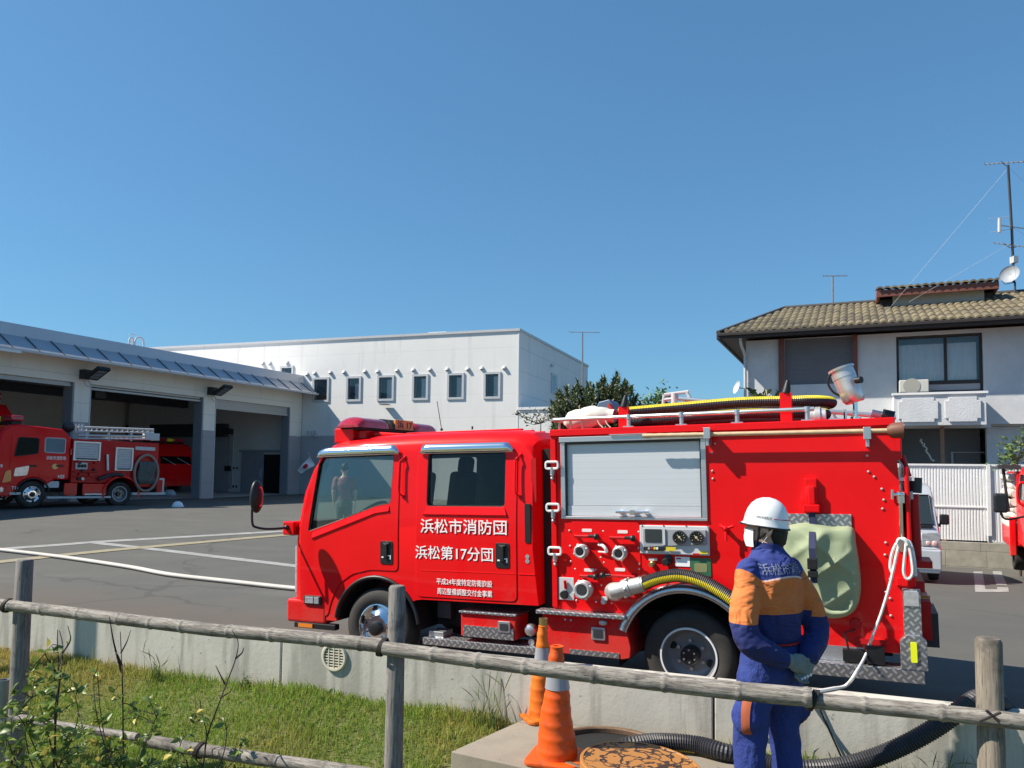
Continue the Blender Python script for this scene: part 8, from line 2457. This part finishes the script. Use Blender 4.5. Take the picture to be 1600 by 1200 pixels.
def foreground_shrubs():
    rs = random.Random(21)
    specs = [
        ('leafy young shrub with two bare tips growing against the round grey fence post', 4.1, [[(80, 1260), (84, 1190), (88, 1120), (95, 1050), (98, 1010), (93, 985)], [(80, 1250), (86, 1170), (86, 1110), (92, 1060), (90, 1008), (90, 984)], [(70, 1250), (48, 1190), (40, 1140), (50, 1090)], [(78, 1240), (55, 1170), (30, 1120), (15, 1125)], [(85, 1230), (110, 1160), (122, 1120), (118, 1088)], [(70, 1250), (30, 1200), (12, 1155), (8, 1120)], [(98, 1020), (110, 1000), (106, 978)], [(94, 1060), (78, 1035), (70, 1022)], [(90, 1200), (70, 1130), (62, 1100)]], (0, 135, 1055, 1205), 400, [(68, 1018), (76, 1013), (82, 1022), (108, 1006), (70, 1045), (84, 1052)]),
        ('young shrub with a tall bare dark stem standing behind the low rail', 4.25, [[(196, 1265), (193, 1190), (192, 1110), (191, 1060), (189, 1010), (188, 987)], [(190, 1050), (178, 1005), (171, 964)], [(189, 1020), (198, 1003), (204, 985)], [(191, 1040), (184, 1024), (179, 1017)], [(196, 1260), (165, 1170), (150, 1110), (146, 1062)], [(196, 1260), (225, 1170), (240, 1130), (250, 1112)], [(196, 1230), (170, 1175), (158, 1120), (152, 1050)], [(196, 1250), (212, 1190), (226, 1150)]], (132, 258, 1075, 1205), 230, [(148, 1055), (153, 1048), (150, 1070), (243, 1122), (178, 1080), (208, 1112)]),
        ('sparse leaning twig shrub with few leaves in front of the grass', 4.3, [[(305, 1270), (318, 1190), (324, 1150), (340, 1105), (355, 1065), (368, 1030), (372, 1003), (362, 984)], [(369, 1028), (378, 1020), (381, 1012)], [(352, 1070), (342, 1050), (337, 1040)], [(345, 1090), (358, 1082), (362, 1076)], [(305, 1270), (322, 1160), (318, 1125), (314, 1110)], [(310, 1260), (345, 1190), (354, 1150), (352, 1128)], [(305, 1260), (295, 1200), (280, 1170)], [(310, 1250), (365, 1190), (378, 1160)]], (268, 392, 1110, 1205), 60, [(312, 1094), (350, 1128), (360, 1132), (320, 1120), (306, 1130)]),
        ('low broad leafed shrub at the bottom edge below the low bamboo rail', 4.0, [[(255, 1290), (262, 1230), (270, 1190)], [(255, 1290), (238, 1230), (236, 1195)], [(255, 1290), (290, 1220), (292, 1185)]], (225, 310, 1165, 1225), 60, [])]
    for (lab, d, stems, zone, n, extra) in specs:
        b = at(stems[0][0][0], 1290, d); base = Vector((b.x, b.y, -.42))
        root = thing('shrub', lab, 'shrub', loc=base, group='young shrubs along the low bamboo rail')
        m = MB()
        allp = []
        for k, st in enumerate(stems):
            P = smoothpath([base + Vector((rs.uniform(-.02, .02), 0, 0))] * (1 if st[0][1] > 1200 else 0) + [at(u, v, d + rs.uniform(-.12, .12)) for u, v in st], 5)
            r0 = .0065 if k < 2 else .0045
            m.tube([p_ - base for p_ in P], list(np.linspace(r0, .0018, len(P))), 6); allp += [(p_, P[min(i + 1, len(P) - 1)] - P[max(0, i - 1)]) for i, p_ in enumerate(P)]
        lv = Leaves(hash(lab) % 1000 if False else len(lab))
        tw = m
        u0, u1, v0, v1 = zone
        cl = [(rs.uniform(u0, u1), v0 + (v1 - v0) * (1 - rs.random() ** 1.3), d + rs.uniform(-.2, .22)) for _ in range(max(6, n // 7))] + [(u, v, d) for u, v in extra]
        for (u, v, dd) in cl:
            c = at(u, v, dd)
            near = min(allp, key=lambda a: (a[0] - c).length)[0]
            tw.tube([near - base, near.lerp(c, .55) - base + Vector((0, 0, .012)), c - base], [.0028, .0022, .0014], 5)
            for k in range(rs.randint(4, 9) if (u, v, dd) not in [(e[0], e[1], d) for e in extra] else rs.randint(1, 3)):
                dr = Vector((rs.uniform(-1, 1), rs.uniform(-1, 1), rs.uniform(-.35, .9)))
                q_ = c.lerp(near, rs.random() * .5) + Vector((rs.uniform(-.012, .012), rs.uniform(-.012, .012), rs.uniform(-.015, .015)))
                L = rs.uniform(.036, .068); lv.leaf(q_, dr, L, L * rs.uniform(.42, .56), rs.uniform(.0, .25))
        m.build('stem', mat('dark_twig', (.030, .020, .022), .8) if 'dark_twig' not in MATS else MATS['dark_twig'], root, smooth=50)
        lv.build('foliage', SHRUB, root, base)
foreground_shrubs()
def weeds():
    rs = random.Random(8)
    for (u, v, q, n, h, lab, sp) in ((242, 1052, .12, 12, .40, 'tall narrow grass tuft standing at the wall behind the bare stemmed shrub', .05), (765, 1108, .10, 26, .42, 'tangled tall weed tuft at the wall beside the traffic cones', .12), (385, 1062, .05, 8, .16, 'small feathery weed at the wall foot beside the vertical joint', .03), (1478, 1185, .10, 16, .30, 'dry weed tuft by the wall next to the tan log post', .10), (1400, 1198, .12, 18, .14, 'low weed clump at the wall under the black hose', .14), (1290, 1188, .10, 12, .14, 'short pale weeds at the wall foot beside the firefighter', .05), (745, 1086, .04, 6, .10, 'tiny weed growing from the wall foot next to the tangled tall tuft', .03)):
        p_ = onplane(u, v, WP + WN * q, WN); a, q_ = wall_aq(p_); base = wpt(a, q, grass_z(a, q) - .01)
        root = thing('weed_tuft', lab, 'weed', loc=base, group='weeds along the wall foot')
        lv = Leaves(int(u))
        for k in range(n):
            o_ = base + WD * rs.gauss(0, sp) * .5 + WN * rs.uniform(-.04, .04); d = Vector((rs.uniform(-.35, .35), rs.uniform(-.25, .25), 1)); L = h * rs.uniform(.45, 1)
            lv.leaf(o_, d, L * .7, .008 + .004 * rs.random(), .02); e = o_ + d.normalized() * L * .66
            lv.leaf(e, d + Vector((rs.uniform(-.7, .7), rs.uniform(-.3, .3), -.15 + rs.uniform(-.9, .1) * (rs.random() < .35))), L * .45, .007, .1)
            if n < 9:
                for j in range(8): lv.leaf(o_ + d.normalized() * L * (.2 + .1 * j), (rs.uniform(-1, 1), rs.uniform(-1, 1), .3), .03, .006)
        lv.build('blade', WEEDL, root, base)
weeds()
def evergreen():
    c = at(932, 640, 27); rs = random.Random(31)
    base = Vector((c.x, c.y, lot_z(c.x, c.y)))
    root = thing('evergreen_tree', 'dark dense evergreen tree with upright leaf tufts behind the engine roof', 'tree', loc=base)
    m = MB(); m.tube([(0, 0, -.2), (.05, 0, 1.2), (-.05, .1, 2.6), (0, 0, 3.8)], [.14, .12, .09, .04], 10)
    tips = []
    prof = [(862, 640), (872, 612), (884, 604), (896, 610), (905, 598), (920, 602), (932, 600), (945, 592), (958, 600), (965, 582), (975, 598), (985, 606), (992, 620), (1003, 630)]
    for (u, v) in prof:
        for k in range(2): t = at(u + rs.uniform(-3, 3), v + rs.uniform(0, 5), 27 + rs.uniform(-.7, .7)); tips.append(t)
    for k in range(560):
        i = rs.randrange(len(prof) - 1); f = rs.random(); u = prof[i][0] * (1 - f) + prof[i + 1][0] * f; vt = prof[i][1] * (1 - f) + prof[i + 1][1] * f
        v = vt + (rs.random() ** .9) * (690 - vt); tips.append(at(u + rs.uniform(-4, 4), v, 27 + rs.uniform(-1.5, 1.5)))
    lv = Leaves(3)
    for t in tips:
        mid = Vector((base.x + (t.x - base.x) * .5, base.y + (t.y - base.y) * .5, max(t.z - .7, 2.2)))
        if rs.random() < .35: m.tube([Vector((0, 0, max(1.6, t.z - base.z - 1.3))), mid - base, t - base], [.03, .02, .01], 5)
        ax = Vector(((t.x - base.x) * .25 + rs.uniform(-.2, .2), (t.y - base.y) * .25 + rs.uniform(-.2, .2), 1)).normalized()
        for k in range(rs.randint(13, 18)):
            a = 2.4 * k; s_ = ax.orthogonal().normalized(); b_ = ax.cross(s_); out = s_ * math.cos(a) + b_ * math.sin(a)
            f = k / 16; pos = t - ax * (.34 * (1 - f))
            lv.leaf(pos, out * (.95 - .55 * f) + ax * (.35 + .8 * f), rs.uniform(.16, .25), rs.uniform(.055, .08), .15, ax)
    m.build('trunk', BARK, root, smooth=50); lv.build('crown', DARKL, root, base)
evergreen()
def small_plants():
    rs = random.Random(77)
    def leafy(name, lab, cat, pts, d, n, L, mt, spread, base_z=None, stemr=.012):
        c = at(*pts[0], d); base = Vector((c.x, c.y, base_z if base_z is not None else lot_z(c.x, c.y))); root = thing(name, lab, cat, loc=base)
        m = MB(); lv = Leaves(int(d * 10) + n); last = [at(u, v, d + rs.uniform(-.3, .3)) for u, v in pts]
        m.tube([Vector((0, 0, -.1)), (last[0] - base) * .6 + Vector((0, 0, (last[0].z - base.z) * .2)), last[0] - base], [stemr * 2.5, stemr * 2, stemr], 6)
        for t in last: m.tube([last[0] - base + (t - last[0]) * .05, (last[0].lerp(t, .5) - base) + Vector((0, 0, -.05)), t - base], [stemr, stemr * .8, stemr * .5], 5)
        for k in range(n):
            a = rs.choice(last); b = rs.choice(last); p_ = a.lerp(b, rs.random() * .35) + Vector((rs.gauss(0, spread), rs.gauss(0, spread), rs.gauss(0, spread)))
            lv.leaf(p_, (rs.uniform(-1, 1), rs.uniform(-1, 1), rs.uniform(-.2, 1)), L * rs.uniform(.7, 1.2), L * .45, .1)
        m.build('stem', BARK, root, smooth=50); lv.build('foliage', mt, root, base)
    leafy('shrub', 'thin straggling shrub with few leaves against the white office wall', 'shrub', [(845, 662), (806, 646), (816, 650), (830, 656), (838, 648), (850, 652), (822, 660), (862, 650), (868, 640), (855, 644)], 24, 130, .11, DARKL, .09)
    leafy('small_tree', 'small fresh green tree beyond the silver roof ladder', 'tree', [(1028, 655), (1012, 636), (1020, 628), (1030, 624), (1036, 618), (1016, 640), (1042, 632), (1048, 640), (1022, 645)], 38, 420, .26, FRESH, .30)
    leafy('shrub', 'bright green bush rising above the white panel fence', 'shrub', [(1590, 720), (1572, 694), (1580, 705), (1596, 682), (1602, 676), (1570, 722), (1585, 716), (1600, 700), (1610, 690), (1564, 724)], 17.6, 240, .13, FRESH, .12)
    leafy('yucca_plant', 'pointed leaf plant tips showing above the engine roof near the house', 'plant', [(1196, 660), (1180, 628), (1188, 622), (1206, 626), (1198, 632), (1176, 634), (1214, 628)], 19.5, 90, .24, DARKL, .12)
    # spray of pale blossom in the recess
    base = HF.w(*[HF.px(1462, 745, .6)[0], .6, -.3]); root = thing('flowering_twig', 'thin arching twig with pale buds in the shaded porch', 'plant', loc=base)
    m = MB(); P = smoothpath([base] + [HF.w(HF.px(u, v, .6)[0], .6, HF.px(u, v, .6)[1]) for u, v in ((1462, 735), (1455, 718), (1449, 706), (1444, 696), (1438, 687))], 5)
    m.tube([p_ - base for p_ in P], .008, 5); m.build('stem', BARK, root); m = MB()
    for i, p_ in enumerate(P[8:]): m.ball(p_ - base + Vector((rs.uniform(-.03, .03), 0, 0)), .03, 6, 5)
    m.build('blossom', PAPER, root)
small_plants()
